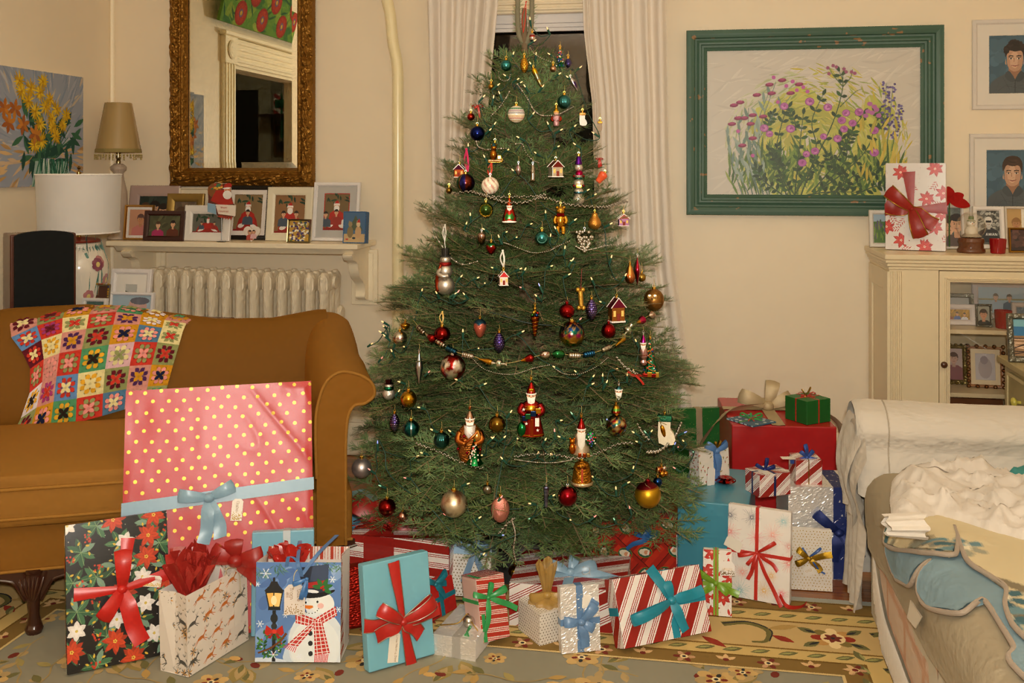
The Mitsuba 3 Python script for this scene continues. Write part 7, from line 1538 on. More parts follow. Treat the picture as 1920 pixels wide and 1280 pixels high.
# ---- gold dotted white packet
g23=Gift('flat white packet with gold dots and gold bow before the silver brocade box',(1481,1105),(1561,1110),(1481,990),.022,'#d5cdbf','paper',5,z0=.0)
g23.face(lambda P_:dots(P_,.0105,.0018,'#a8863f',.15,'#d5cdbf'),'paper','f');g23.bow(g23.W*.45,g23.H*.52,'#b5902a',[(140,.045),(205,.045)],[(-50,.055),(12,.075)],.02,m='glitter');g23.bow(g23.W*.45,g23.H*.54,'#2f4f8a',[(125,.035),(40,.05)],[(-40,.07)],.006,name='blue_cord');g23.tag(g23.W*.38,g23.H*.22,.03,.03,20,'#d8d0c4',[('OXO',.004,.012)],z=.003,th=.007,ink='#b5903a')
# ---- poinsettia packet with a green ribbon
g24 = Gift('narrow white packet with red poinsettias and a lime green ribbon', (1318, 1154), (1372, 1159), (1300, 1030), .03, '#d9d2c8', 'paper', 8)
def poinp(P_):
    P_.bg('#d9d2c8')
    for x, y in scatter(P_, 26, .02):
        P_.leaf(x, y, .02, .008, RG.uniform(0, 360), '#b8352a')
    for x, y in scatter(P_, 7, .05): poins(P_, x, y, .026, '#b8352a', '#a32a20', '#d9c9b0')
    for x, y in scatter(P_, 40, .008): P_.ell(x, y, .001, c='#a8443a', n=5)
g24.face(poinp,'paper','fl');LG_='#7a9a2e';g24.rib(x=g24.W*.45,w=.016,c=LG_);g24.rib(x=g24.W*.45,w=.003,c='#b0301f',e=.0018);g24.rib(y=g24.H*.48,w=.014,c=LG_);g24.bow(g24.W*.45,g24.H*.50,'#6a8f24',[(150,.06),(-35,.045)],[(-20,.075),(215,.05)],.020);g24.tag(g24.W*.6,g24.H*.62,.045,.042,4,'#d8d2ca',[('Happy',.008,.016)],'#6a4f24',z=.004,th=.007,ink='#c9ab7a')
# ---- crumpled firework parcel with blue ribbon
g25=Gift('crumpled firework paper parcel with blue glitter ribbon, under the teal box',(1262,1078),(1330,1072),(1262,1012),.06,'#d5cbc2','paper',18,r=.018)
g25.face(fireworks,'paper','f',seed=8);g25.rib(x=g25.W*.75,w=.02,c='#1f5a85',m='glitterband');g25.rib(y=g25.H*.08,w=.016,c='#1f5a85',m='glitterband');g25.bow(g25.W*.6,g25.H*.95,'#1f5f8f',[(150,.05),(60,.03)],[(20,.04)],.016,m='glitterband')
# ---- green glitter present behind the tree
g26=Gift('green present with gold flecks and a sparkling ribbon, leaning by the wall behind the tree',(1262,930),(1366,925),(1247,769),.04,'#1f5f27','paper',4,z0=.0)
def flecks(P_):
    P_.bg('#1f5f27')
    for i in range(330):P_.ell(RG.uniform(0,P_.w),RG.uniform(0,P_.h),.0012,.0006,RG.uniform(0,180),RG.choice(['#a89a3a','#8a8a3a','#c9b45a']),5)
g26.face(flecks, 'paper', 'f'); g26.rib(x=g26.W * .5, w=.028, c='#b5a583', m='glitter')
# ---- small green one by the tulle box
g31=Gift('small shiny green parcel behind the white dotted one, under the branches',(838,1055),(872,1050),(838,1018),.05,'#1f7a4a','foil',r=.008)
# the tree's stand
sp_=A(TC[0],TC[1],0);one('tree_stand',lathe([(0,.0),(.19,.0),(.19,.012),(.15,.05),(.135,.20),(.14,.205),(.128,.205),(.12,.06),(0,.05)],36).mv(*(sp_+UP*.0)).col('#6f6c66'),'metalsoft','dull grey metal tree stand under the Christmas tree, behind the striped box','tree stand')
# ================================================================== pictures, frames and everything along the walls
def PFR(name,label,O,U,V,N,W,Hh,fw,fc,art,m='satin',matw=0,matc='#ded8cc',depth=.016,prof=None,pm='satin',cat_='picture frame',group=None,seed=2,part='picture'):
    """A framed picture: O its lower left outer corner; frame of width fw, then a mat of width matw, then the print."""
    k = thing(name, label, cat_, group); prof = prof or [(0, 0), (0, depth * .8), (.12, depth), (.7, depth * .9), (1, depth * .55), (1, .003)]
    c=O+U*W/2+V*Hh/2;put(k+'__frame',frame4(W,Hh,fw,prof).fr(c,U,-N,V).col(fc),m,25);put(k+'__backing',box(.001,W-.001,.001,Hh-.001,-.004,.002).fr(O,U,V,N).col(matc),'matte',False)
    w, h = W - 2 * fw, Hh - 2 * fw
    if matw: put(k + '__mat_board', frame4(w, h, matw, [(0, .005), (.97, .005), (1, .0035)]).fr(c, U, -N, V).col(matc), 'satin', False)
    w,h=w-2*matw,h-2*matw;P_=Print(w,h);RG.seed(seed);art(P_);put(k+'__'+part,P_.mesh(flat(O+(U+V)*(fw+matw)+N*.0025,U,V,N),4e-5),pm,False);return k
def standing(u0, u1, vt, Y, z0, lean=8, yaw=0):
    """Axes and size of something standing on z0 at depth Y, spanning pixels u0..u1 and up to vt."""
    a,b=at_y(u0,HZ,Y),at_y(u1,HZ,Y);y=math.radians(yaw);U=A(math.cos(y),math.sin(y),0);nh=A(U[1],-U[0],0);l=math.radians(lean);V=math.cos(l)*UP-math.sin(l)*nh;N=np.cross(U,V);zt=at_y((u0+u1)/2,vt,Y)[2]
    return A(a[0], Y, z0 + .001), U, V, N, (b[0] - a[0]) / math.cos(y), (zt - z0) / math.cos(l)
def SFR(label, u0, u1, vt, Y, z0, fw, fc, art, lean=8, yaw=0, **k):
    O,U,V,N,W,Hh=standing(u0,u1,vt,Y,z0,lean,yaw);return PFR(k.pop('name','photo_frame'),label,O,U,V,N,W,Hh,fw*dep(O)/FPX,fc,art,**k)
def bust(P_, x, y, s, skin='#c99a78', hair='#2e2018', top='#4a5560', hat=None, beard=False, body=True):
    """Head at (x, y), s the head's height."""
    if body:P_.add([(x-s*1.05,y-s*2.2),(x-s*.95,y-s*1.0),(x-s*.35,y-s*.62),(x+s*.35,y-s*.62),(x+s*.95,y-s*1.0),(x+s*1.05,y-s*2.2)],top);P_.rect(x-s*.16,y-s*.8,x+s*.16,y-s*.3,C(skin)*.85)
    P_.ell(x,y+s*.12,s*.43,s*.50,0,hair,14);P_.ell(x,y-s*.04,s*.34,s*.44,0,skin,14);P_.ell(x,y+s*.34,s*.36,s*.2,0,hair,12)
    for sx in (-1,1):P_.ell(x+sx*s*.13,y,s*.045,s*.03,0,'#20150f',7);P_.line([(x+sx*s*.07,y+s*.09),(x+sx*s*.2,y+s*.1)],s*.025,hair);P_.ell(x+sx*s*.35,y-s*.02,s*.05,s*.1,0,C(skin)*.9,7)
    P_.line([(x,y),(x+s*.03,y-s*.13),(x-s*.02,y-s*.14)],s*.03,C(skin)*.75);P_.line([(x-s*.12,y-s*.25),(x,y-s*.28),(x+s*.12,y-s*.25)],s*.04,'#8a4a42')
    if beard: P_.ell(x, y - s * .38, s * .4, s * .45, 0, '#ddd8d2', 12); P_.ell(x, y - s * .1, s * .2, s * .08, 0, '#ddd8d2', 8)
    if hat:P_.add([(x-s*.42,y+s*.22),(x+s*.42,y+s*.22),(x+s*.15,y+s*.75),(x-s*.1,y+s*.7)],hat);P_.ell(x,y+s*.24,s*.45,s*.1,0,'#e0dbd4',10)
def school(hair, curly=False):
    def f(P_):
        W, Hh = P_.w, P_.h; P_.bg('#3d5766'); S1, S2, S3 = C('#b08a70'), C('#c29f84'), C('#8f6a52')
        for i in range(60):P_.ell(RG.gauss(.5,.35)*W,RG.gauss(.6,.3)*Hh,RG.uniform(.08,.2)*W,RG.uniform(.05,.12)*Hh,RG.uniform(0,90),C('#45606f')*RG.uniform(.8,1.25),10)
        X = lambda a, b: (a * W, b * Hh); Y = lambda pts, c: P_.poly(spline([(*X(*q), 0) for q in pts + pts[:1]], 40)[:-1, :2], c)
        Y([(0, -.02), (.03, .16), (.18, .27), (.42, .35), (.66, .35), (.88, .27), (1, .17), (1.02, -.02)], '#4b5255')
        for i in range(14):P_.line([X(RG.uniform(.05,.95),RG.uniform(0,.2)),X(RG.uniform(.05,.95),RG.uniform(.05,.28))],.002,C('#4b5255')*RG.uniform(.7,1.2))
        Y([(.43,.48),(.42,.34),(.55,.24),(.68,.34),(.67,.48)],S3);Y([(.36,.36),(.44,.38),(.56,.23),(.46,.20),(.34,.29)],'#43494c');Y([(.74,.36),(.67,.38),(.56,.23),(.66,.20),(.78,.29)],'#3d4346');P_.line([X(.56,.23),X(.56,0)],.003,'#34393b')
        Y([(.36, .60), (.345, .52), (.375, .50)], S1); Y([(.755, .60), (.77, .52), (.74, .50)], S1)
        Y([(.38,.66),(.39,.50),(.45,.41),(.555,.375),(.66,.41),(.72,.50),(.73,.66),(.66,.77),(.45,.77)],S1);Y([(.46,.66),(.45,.52),(.52,.44),(.60,.46),(.62,.66),(.55,.74)],S2)
        Y([(.35,.62),(.34,.76),(.42,.87),(.56,.90),(.70,.87),(.77,.76),(.755,.62),(.73,.68),(.68,.735),(.56,.72),(.44,.74),(.385,.68)],hair)
        if curly:
            for i in range(40):a=math.radians(RG.uniform(5,175));P_.ell(*X(.555+.205*math.cos(a)*RG.uniform(.8,1.08),.70+.19*math.sin(a)*RG.uniform(.75,1.08)),.045*W,.035*Hh,RG.uniform(0,90),C(hair)*RG.uniform(.7,1.5),8)
        else:
            for i in range(16):P_.leaf(*X(RG.uniform(.38,.5),RG.uniform(.76,.84)),.24*W,.03*W,RG.uniform(-25,5),C(hair)*RG.uniform(.8,1.5))
        for sx in (-1, 1):
            x=.555+sx*.085;P_.ell(*X(x,.60),.042*W,.014*Hh,0,'#d5c9bd',10);P_.ell(*X(x,.60),.018*W,.015*Hh,0,'#2a1a12',8);P_.line([X(x-.05,.612),X(x,.618),X(x+.05,.610)],.0022,'#3a251a');P_.line([X(x-.055,.638),X(x,.65),X(x+.055,.64)],.0045,hair)
        P_.line([X(.54,.61),X(.535,.545),X(.555,.525),X(.585,.53)],.003,S3);P_.ell(*X(.558,.535),.03*W,.014*Hh,0,S2,8);Y([(.48,.485),(.555,.476),(.635,.488),(.56,.460)],'#9a5a50');P_.line([X(.475,.486),X(.555,.474),X(.64,.488)],.0018,'#6a3a34')
    return f
def santa_pic(bg, kids=2, border=None):
    def f(P_):
        W, Hh = P_.w, P_.h; P_.bg(bg); 
        if border: P_.bg(border); P_.rect(W * .03, Hh * .02, W * .97, Hh * .98, bg)
        for i in range(14):P_.leaf(RG.uniform(0,W),RG.uniform(.75,.95)*Hh,W*.2,W*.07,RG.uniform(0,360),RG.choice(['#25402a','#1d3322']))
        P_.add([(W*.1,0),(W*.18,Hh*.3),(W*.36,Hh*.52),(W*.64,Hh*.52),(W*.82,Hh*.3),(W*.9,0)],'#8e1f18');P_.ell(W*.28,Hh*.14,W*.12,Hh*.06,20,'#d5cfc6',10);P_.ell(W*.72,Hh*.12,W*.12,Hh*.06,-20,'#d5cfc6',10);bust(P_,W*.5,Hh*.66,Hh*.2,'#cfa58a','#e0dbd4','#a3241c',hat='#a3241c',beard=True)
        for i in range(kids):x=W*(.5+(i-(kids-1)/2)*.42);bust(P_,x,Hh*(.50 if kids< 3 else .42+.06*(i % 2)),Hh*.15,'#c99a7a','#2a1f1a',['#3f4a58','#8e2a22','#d5cfc8','#a3241c'][i % 4])
        P_.rect(0, 0, W, Hh * .05, '#7e2018')
    return f
def group_pic(bg, cols, n=3, s=.3):
    def f(P_):
        W, Hh = P_.w, P_.h; P_.bg(bg)
        for i in range(24):P_.ell(RG.uniform(0,W),RG.uniform(0,Hh),RG.uniform(.05,.16)*W,RG.uniform(.04,.12)*Hh,RG.uniform(0,90),C(bg)*RG.uniform(.5,1.6),8)
        for i in range(n):bust(P_,W*(i+.5)/n+RG.uniform(-.04,.04)*W,Hh*RG.uniform(.5,.62),Hh*s,RG.choice(['#c99a78','#b5866a','#d0a584']),RG.choice(['#2a1d16','#4a3220','#1d1512']),cols[i % len(cols)])
    return f

# ---- radiator
mat('castiron', roughness=0.4, specular=0.4, bump=lambda p, n, uv: fbm(p[0] * 70, p[1] * 55, p[2] * 45, 2), scale=0.008)
rad = thing('radiator', 'cream painted cast iron column radiator under the shelf, behind the mustard sofa', 'radiator')
RCOL = '#dccfb4'; ra, rb = -2.555, -1.60; nS = 14; pit = (rb - ra) / nS
def sect():
    g = []
    for yc in (4.355,4.425,4.495):g.append(hull([(x*.0195*q,yc+y*.036*q,z) for x,y in [(math.cos(t),math.sin(t)) for t in np.linspace(0,6.28,15)] for z,q in ((.10,.9),(.13,1),(.80,1),(.84,1.12),(.875,1.1),(.895,.6))]))
    for z0,z1 in ((.10,.17),(.80,.885)):g.append(hull([(x*.023,y,z) for x in (-1,1) for y in (4.335,4.515) for z in (z0+.02,z1-.02)]+[(x*.012,y,z) for x in (-1,1) for y in (4.328,4.522) for z in (z0,z1)]))
    for z in (.15, .845): g.append(tube([(-pit / 2, 4.425, z), (pit / 2, 4.425, z)], .03, 12))
    return cat(g)
sg_ = sect()
for i in range(nS):
    x = ra + pit * (i + .5); k = put(rad + '__section', sg_.mv(x, 0, 0).col(RCOL), 'castiron', 40)
    if i in (0, nS - 1):
        for y in (4.36,4.49):put(k+'__foot',hull([(x+a*.022,y+b*.022,z) for a in (-1,1) for b in (-1,1) for z in (.10,)]+[(x+a*.03,y+b*.03,0.0) for a in (-1,1) for b in (-1,1)]).col(RCOL),'castiron')
put(rad + '__valve', lathe([(.035, 0), (.04, .01), (.03, .02), (0, .022)], 16).rot('y', 90).mv(rb + .01, 4.425, .70).col(RCOL), 'castiron')

# ---- the shelf on brackets above it
SX0, SX1, SZ, SY = -2.70, -1.459, 1.031, 4.303
sh = thing('wall_shelf', 'cream painted shelf on scrolled brackets above the radiator', 'shelf')
put(sh+'__board',rbox(SX0,SX1,SY,YB-.002,SZ-.024,SZ,.004).col(CREAM),'trimpaint');put(sh+'__moulding',hull([(x,y,z) for x in (SX0+.03,SX1-.03) for y,z in ((SY+.02,SZ-.024),(SY+.045,SZ-.05),(YB-.01,SZ-.024),(YB-.01,SZ-.05))]).col(CREAM),'trimpaint')
pr_=spline(np.array([(.0,0,0),(-.225,0,0),(-.225,-.03,0),(-.20,-.035,0),(-.165,-.05,0),(-.15,-.09,0),(-.125,-.12,0),(-.075,-.15,0),(-.055,-.19,0),(-.06,-.22,0),(-.03,-.235,0),(0,-.235,0)]),60)[:,:2]
for xc in (SX1 - .055, SX0 + .09):
    g=prism(pr_,.045);b=put(sh+'__bracket',G(np.c_[xc-.022+g.v[:,2],YB-.022+g.v[:,0],SZ-.045+g.v[:,1]],g.f).col(CREAM),'trimpaint',35);put(b+'__back_plate',cat([rbox(xc-.065,xc+.065,YB-.018,YB-.001,SZ-.31,SZ-.045,.004),rbox(xc-.045,xc+.045,YB-.024,YB-.012,SZ-.29,SZ-.06,.004)]).col(CREAM),'trimpaint')

# ---- the gilt mirror
MY = YB - .012; ml, mr = at_y(322, 200, MY)[0], at_y(592, 200, MY)[0]; mb, mt_ = at_y(455, 350, MY)[2], 2.42; fw = .092
scene['silvering'] = {'type': 'conductor', 'material': 'Ag', 'specular_reflectance': {'type': 'rgb', 'value': [.86, .87, .80]}}
mir = thing('gilt_mirror', 'tall wall mirror in an ornate carved gold frame above the shelf', 'mirror')
W, Hh = mr - ml, mt_ - mb; cx_, cz_ = (ml + mr) / 2, (mb + mt_) / 2
def side(L, ax):
    def fn(u, v):
        a=v;x=(u-.5)*(L-2*a*fw);h=np.interp(a,[0,.06,.25,.5,.62,.7,.78,.86,.93,1],[.004,.03,.05,.056,.042,.034,.040,.034,.022,.006])
        q=np.c_[x*34,a*4.5,x*0+L];wv=np.sin(x*105+2.2*np.sin(a*9))*np.sin(a*15+x*40);orn=np.where(a< .64,(meshkit.fbm(q,3,5)-.45)*.028+.006*wv,0)*np.clip(a*12,0,1)
        return np.c_[x, -(h + orn), a * fw]
    return fn
for L,o,X,Z in ((W,A(cx_,MY,mb),A(1,0,0),UP),(W,A(cx_,MY,mt_),A(-1,0,0),-UP),(Hh,A(ml,MY,cz_),A(0,0,-1),A(1,0,0)),(Hh,A(mr,MY,cz_),UP,A(-1,0,0))):
    g=grid(side(L,0),int(L*230),36);put(mir+'__frame',G(o+g.v[:,:1]*X+g.v[:,1:2]*A(0,1,0)+g.v[:,2:]*Z,g.f).flip().col('#8f6424'),'ornamented',True)
i0, i1 = fw, fw + .028; gl = []
def mrect(a, y): return [(ml + a, y, mb + a), (mr - a, y, mb + a), (mr - a, y, mt_ - a), (ml + a, y, mt_ - a)]
q=np.array(mrect(i0,MY-.002)+mrect(i1,MY-.0032));put(mir+'__glass',G(q[4:],[[0,1,2,3]]),'silvering',False);put(mir+'__bevel',G(q,[[k,(k+1) % 4,4+(k+1) % 4,4+k] for k in range(4)]),'silvering',False);put(mir+'__backing',box(ml+.01,mr-.01,MY+.001,YB-.001,mb+.01,mt_-.01).col('#3a2a18'),'matte',False)

# ---- flower canvas on the left wall
def canvas(label, Y0, Y1, z0, z1, art, x=XL, flip=False, name='flower_canvas', cat_='painting'):
    k=thing(name,label,cat_);put(k+'__canvas',rbox(x+.002,x+.03,Y0,Y1,z0,z1,.003).col('#d9d2c2'),'matte');P_=Print(Y1-Y0,z1-z0);RG.seed(17);art(P_);put(k+'__painting',P_.mesh(flat(A(x+.03,Y0,z0),(0,1,0),UP,(1,0,0))),'matte',False);return k
def yellow(P_):
    W, Hh = P_.w, P_.h; P_.bg('#8f96a3')
    for i in range(260):
        x,y=RG.uniform(0,W),RG.uniform(0,Hh);P_.leaf(x,y,RG.uniform(.06,.16),RG.uniform(.006,.018),math.degrees(math.atan2(y-Hh*.3,x-W*.55))+RG.uniform(-25,25),RG.choice(['#9aa0ac','#7f8a9c','#a9abb0','#b5aa98','#87919f'] if y> Hh*.32 else ['#b58f5a','#c9a878','#b9a288','#a8865a','#c2a98a']))
    for i in range(46):a=RG.uniform(20,160);P_.line([(W*.62+RG.uniform(-.05,.05),Hh*.25),(W*.62+RG.uniform(.2,.42)*Hh*math.cos(math.radians(a)),Hh*.25+RG.uniform(.2,.5)*Hh*math.sin(math.radians(a)))],.007,RG.choice(['#2f5a45','#274a3a','#3f6b50']),.5)
    for i in range(60):P_.leaf(W*RG.uniform(.3,.9),Hh*RG.uniform(.22,.6),.09,.026,RG.uniform(0,360),RG.choice(['#2a4f3f','#3a6448','#23463a']))
    P_.add([(W * .46, Hh * .22), (W * .80, Hh * .22), (W * .86, 0), (W * .42, 0)], '#8fa9a0')
    for i in range(26):x=W*RG.uniform(.45,.82);P_.line([(x,Hh*.24),(x+RG.uniform(-.05,.05),0)],.009,RG.choice(['#2f6a52','#c5d0c6','#4a8068','#23503f']),.6)
    loc = lambda u, v: tuple((at_x(u, v, XL + .03) - A(0, fy0, cz0))[1:])
    for u,v in ((36,151),(80,153),(40,171),(57,165),(74,174),(52,190),(93,187),(65,209),(105,205),(123,216),(84,200),(96,223),(74,232),(116,235),(96,240),(103,255),(63,272),(76,264)):
        a, b = loc(u, v); r = RG.uniform(.040, .050)
        for k in range(15):P_.leaf(a,b,r*RG.uniform(.75,1.1),.0085,k*24+RG.uniform(-6,6),RG.choice(['#c9a41e','#b08a18','#d9b82e','#bd921c']))
        P_.ell(a, b, .006, c='#a87a1a', n=8)
    for u, v in ((8, 203), (28, 205), (16, 230), (42, 234), (64, 252)):
        a, b = loc(u, v)
        for k in range(6): P_.leaf(a, b, .048, .022, k * 60 + 20, RG.choice(['#a8662a', '#b8762e', '#98562a']))
fy0, fy1 = at_x(145, 250, XL)[1], 0
fy1=fy0;fy0=fy1-.66;cz0=at_x(145,347,XL)[2];canvas('unframed canvas of yellow flowers in a glass vase on the left wall',fy0,fy1,at_x(145,347,XL)[2],at_x(143,145,XL)[2],yellow)
def poppies(P_):
    W, Hh = P_.w, P_.h; P_.bg('#5f8a35')
    for i in range(70):P_.ell(RG.uniform(0,W),RG.uniform(0,Hh),.07,.03,RG.uniform(0,180),RG.choice(['#7f9a3a','#4f7f3a','#8fa545','#3f6f35']),9)
    for i in range(60): P_.leaf(RG.uniform(0, W), RG.uniform(0, Hh), .12, .018, RG.uniform(0, 360), '#2f5a35')
    for i in range(11):x,y,r=W*(i+.4)/11,Hh*(.52+.24*(-1) ** i),.082;P_.ell(x,y,r,r*.98,0,'#98301f',18);P_.ell(x,y,r*.8,r*.78,0,'#a83a28',14);P_.ell(x,y,r*.34,c='#5f5a7a',n=12);P_.ell(x,y,r*.2,c='#c9a03a',n=10)
k=thing('poppy_painting','long green painting of red poppies over the doorway, seen in the mirror','painting');pn_=nrm(A(1,0,-.25));pv_=np.cross(pn_,A(0,1,0));pv_=pv_ if pv_[2]> 0 else-pv_;po=A(XL+.06,1.75,2.27)
put(k+'__board',rbox(0,1.75,0,.30,-.02,0,.002).fr(po,A(0,1,0),pv_,np.cross(A(0,1,0),pv_)).col('#5f8a35'),'matte');P_=Print(1.75,.30);RG.seed(9);poppies(P_);put(k+'__painting',P_.mesh(flat(po,A(0,1,0),pv_,np.cross(A(0,1,0),pv_))),'matte',False)
# beyond the doorway: a framed portrait and a wrapped present on a cupboard
h0, h1 = hall(550, 291), hall(515, 232); hx0, hx1 = min(h0[0], h1[0]), max(h0[0], h1[0])
PFR('hall_portrait','gold framed old portrait in the hall, seen in the mirror',A(hx1,HY+.012,h0[2]),A(-1,0,0),UP,A(0,1,0),hx1-hx0,h1[2]-h0[2],.025,'#8a6228',lambda P_:(P_.bg('#8a8268'),bust(P_,P_.w*.5,P_.h*.62,P_.h*.3,'#a39078','#2a2018','#25221e')),matw=.03,matc='#4a3a24',m='metalsoft')
h2,h3=hall(557,215),hall(527,178);q0,q1=min(h2[0],h3[0]),max(h2[0],h3[0]);hs=thing('hall_shelf','dark wall shelf above the hall portrait, seen in the mirror','shelf');put(hs+'__board',rbox(q0-.2,q1+.15,HY+.002,HY+.24,h2[2]-.03,h2[2]-.002,.004).col('#3a2418'),'gloss')
hg=thing('hall_gift','red and white striped present with a green bow in the hall, seen in the mirror','gift');put(hg+'__body',rbox(q0,q1,HY+.03,HY+.18,h2[2],h3[2],.004).col('#d5cec4'),'satin');P_=Print(q1-q0,h3[2]-h2[2]);stripes(P_,35,[(.035,'#a3281c'),(.035,None)]);put(hg+'__paper_print',P_.mesh(flat(A(q1,HY+.18,h2[2]),(-1,0,0),UP,(0,1,0))),'satin',False)
put(hg+'__ribbon',box((q0+q1)/2-.012,(q0+q1)/2+.012,HY+.028,HY+.182,h2[2]-.25,h3[2]+.001).col('#1f5a35'),'ribbon',False);put(hg+'__bow',hull([(x+(q0+q1)/2,HY+.19,z+(h2[2]+h3[2])/2) for x,z in ((-.07,.04),(-.07,-.04),(.07,.04),(.07,-.04))]+[((q0+q1)/2,HY+.22,(h2[2]+h3[2])/2)]).col('#1f5a35'),'ribbon')

# ---- two lamps and a loudspeaker on the left
def lamp_at(u, d): q = pt(u, HZ, d); return A(q[0], q[1], 0)
tb = thing('side_table', 'small wooden table behind the mustard sofa, holding the ginger jar lamp', 'table'); q0 = A(-2.21, 3.74, 0)
put(tb + '__tabletop', rbox(-.33, .33, -.21, .21, .72, .745, .006).mv(*q0).col('#5a3018'), 'gloss')
for sx in (-1, 1):
    for sy in (-1,1):put(tb+'__leg',hull([(q0[0]+sx*.29+a,q0[1]+sy*.17+b,z) for z,r in ((0,.012),(.72,.02)) for a in (-r,r) for b in (-r,r)]).col('#4a2614'),'gloss')
L1=lamp_at(148,4.0);LA=thing('ginger_jar_lamp','table lamp with a white drum shade on a flowered porcelain ginger jar','lamp');s4=4.0/FPX;zv=lambda v,d=4.0:H+(HZ-v)*d/FPX
jar=lathe([(0,.746),(.07,.746),(.075,.76),(.078,.80),(.10,.88),(.114,.96),(.112,1.0),(.095,1.045),(.078,1.058),(.08,1.068),(.082,1.078),(0,1.08)],40).mv(*L1);put(LA+'__jar',jar.col('#d5cbb8'),'lacquer',True)
PJ = Print(2 * PI, .30, clip=False); RG.seed(4)
for i in range(34):
    x, y = RG.uniform(0, 6.28), RG.uniform(.03, .28); c = RG.choice(['#8a4a5a', '#a36a6a', '#7a3f4f'])
    PJ.leaf(x, y, .22, .03, RG.uniform(0, 360), '#3f6a5f'); PJ.leaf(x, y, .2, .03, RG.uniform(0, 360), '#4f7a70')
    if i % 2:
        for k in range(7): PJ.ell(x + .13 * math.cos(k * .9), y + .016 * math.sin(k * .9), .10, .012, 0, c, 8)
        PJ.ell(x, y, .08, .011, 0, '#c9b46a', 8)
for x in np.arange(0, 6.28, .16): PJ.leaf(x, .283, .15, .012, 20, '#4f6f66')
def jmap(p,h):z=.76+p[:,1];r=np.interp(z,[.76,.80,.88,.96,1.0,1.045,1.058],[.075,.078,.10,.114,.112,.095,.078])+np.asarray(h)*4;return np.c_[L1[0]+r*np.cos(p[:,0]),L1[1]+r*np.sin(p[:,0]),z]
put(LA+'__painted_flowers',PJ.mesh(jmap,6e-5,2e-4),'lacquer',False);put(LA+'__lid',lathe([(0,1.08),(.083,1.08),(.085,1.086),(.07,1.094),(.02,1.1),(0,1.1)],32).mv(*L1).col('#7e2a1c'),'lacquer');put(LA+'__stem',tube([L1+UP*1.09,L1+UP*1.36],.009,12).col('#a8884a'),'metal')
r1, r2 = 75 * s4, 71 * s4; zt, zb = zv(327), zv(435)
put(LA + '__shade', (lathe([(r2, zb), (r1, zt)], 64) + lathe([(r2 - .002, zb), (r1 - .002, zt)], 64).flip()).mv(*L1).col('#c6c3bd'), 'cloth', True)
for z,r in ((zb,r2),(zt,r1)):put(LA+'__shade_rim',tube([L1+A(r*math.cos(a),r*math.sin(a),z) for a in np.linspace(0,2*PI,49)],.003,6).col('#e3dfd6'),'cloth',True)
put(LA + '__finial', lathe([(.004, zt - .02), (.004, zt + .02), (.008, zt + .026), (0, zt + .036)], 12).mv(*L1).col('#8a6a3a'), 'metal')
L2=lamp_at(222,4.80);L2[1]=min(L2[1],4.47);s5=4.80/FPX;LB2=thing('candlestick_lamp','small lamp with a tapered tan silk shade on the left end of the shelf','lamp');zw=lambda v:H+(HZ-v)*4.80/FPX
put(LB2+'__base',lathe([(0,SZ+.001),(.05,SZ+.001),(.052,SZ+.01),(.03,SZ+.03),(.034,SZ+.08),(.042,SZ+.17),(.040,SZ+.23),(.026,SZ+.29),(.023,SZ+.32),(.036,SZ+.335),(.038,SZ+.35),(.02,SZ+.365),(0,SZ+.367)],28,lambda a,t:1+.02*np.cos(a*8)).mv(*L2).col('#a89684'),'satin',True)
put(LB2+'__socket',lathe([(.01,SZ+.36),(.012,SZ+.375),(.008,SZ+.385),(.013,SZ+.395),(.01,SZ+.44),(.004,SZ+.45),(.004,zw(194)),(0,zw(192))],16).mv(*L2).col('#8a7a5a'),'metal')
sa,sb=24*s5,41*s5;put(LB2+'__shade',(lathe([(sb,zw(286)),(sa,zw(193))],12)+lathe([(sb-.002,zw(286)),(sa-.002,zw(193))],12).flip()).mv(*L2).col('#a08656'),'ribbon',True);put(LB2+'__shade_band',lathe([(sb+.001,zw(286)),(sb-.001,zw(279))],12).mv(*L2).col('#8a7a4a'),'cloth',True)
stuff(put(LB2+'__bead_fringe',cat([ball(.0042,8,6).mv(L2[0]+sb*math.cos(a),L2[1]+sb*math.sin(a),zw(289)-.004-.009*j) for a in np.linspace(0,2*PI,41)[:-1] for j in range(1+int(a*7) % 3)]).col('#a8965e'),'gloss',True))
sp=thing('loudspeaker','tall black floor loudspeaker with dark wood sides, left of the ginger jar lamp','speaker');q=lamp_at(82,3.72);sx_,sy_=q[0],max(q[1],3.33);w2=51*3.72/FPX;zt=zv(432,3.72)
Ns=nrm(A(.72,-.69,0));Us=np.cross(UP,Ns);so=A(sx_,sy_,0);put(sp+'__cabinet',rbox(-w2-.012,w2+.012,.0,zt-.012,-.15,0,.006).fr(so,Us,UP,Ns).col('#4a2415'),'gloss')
gp=prism([(-w2,.0),(w2,.0),(w2,zt-.02)]+[(w2*math.cos(t),zt-.02+.02*math.sin(t)) for t in np.linspace(.05,PI-.05,14)]+[(-w2,zt-.02)],.02);put(sp+'__grille',gp.fr(so,Us,UP,Ns).col('#100f0e'),'cloth',30);put(sp+'__plinth',rbox(-w2-.03,w2+.03,.0,.03,-.16,.015,.005).fr(so,Us,UP,Ns).col('#100f0e'),'gloss')

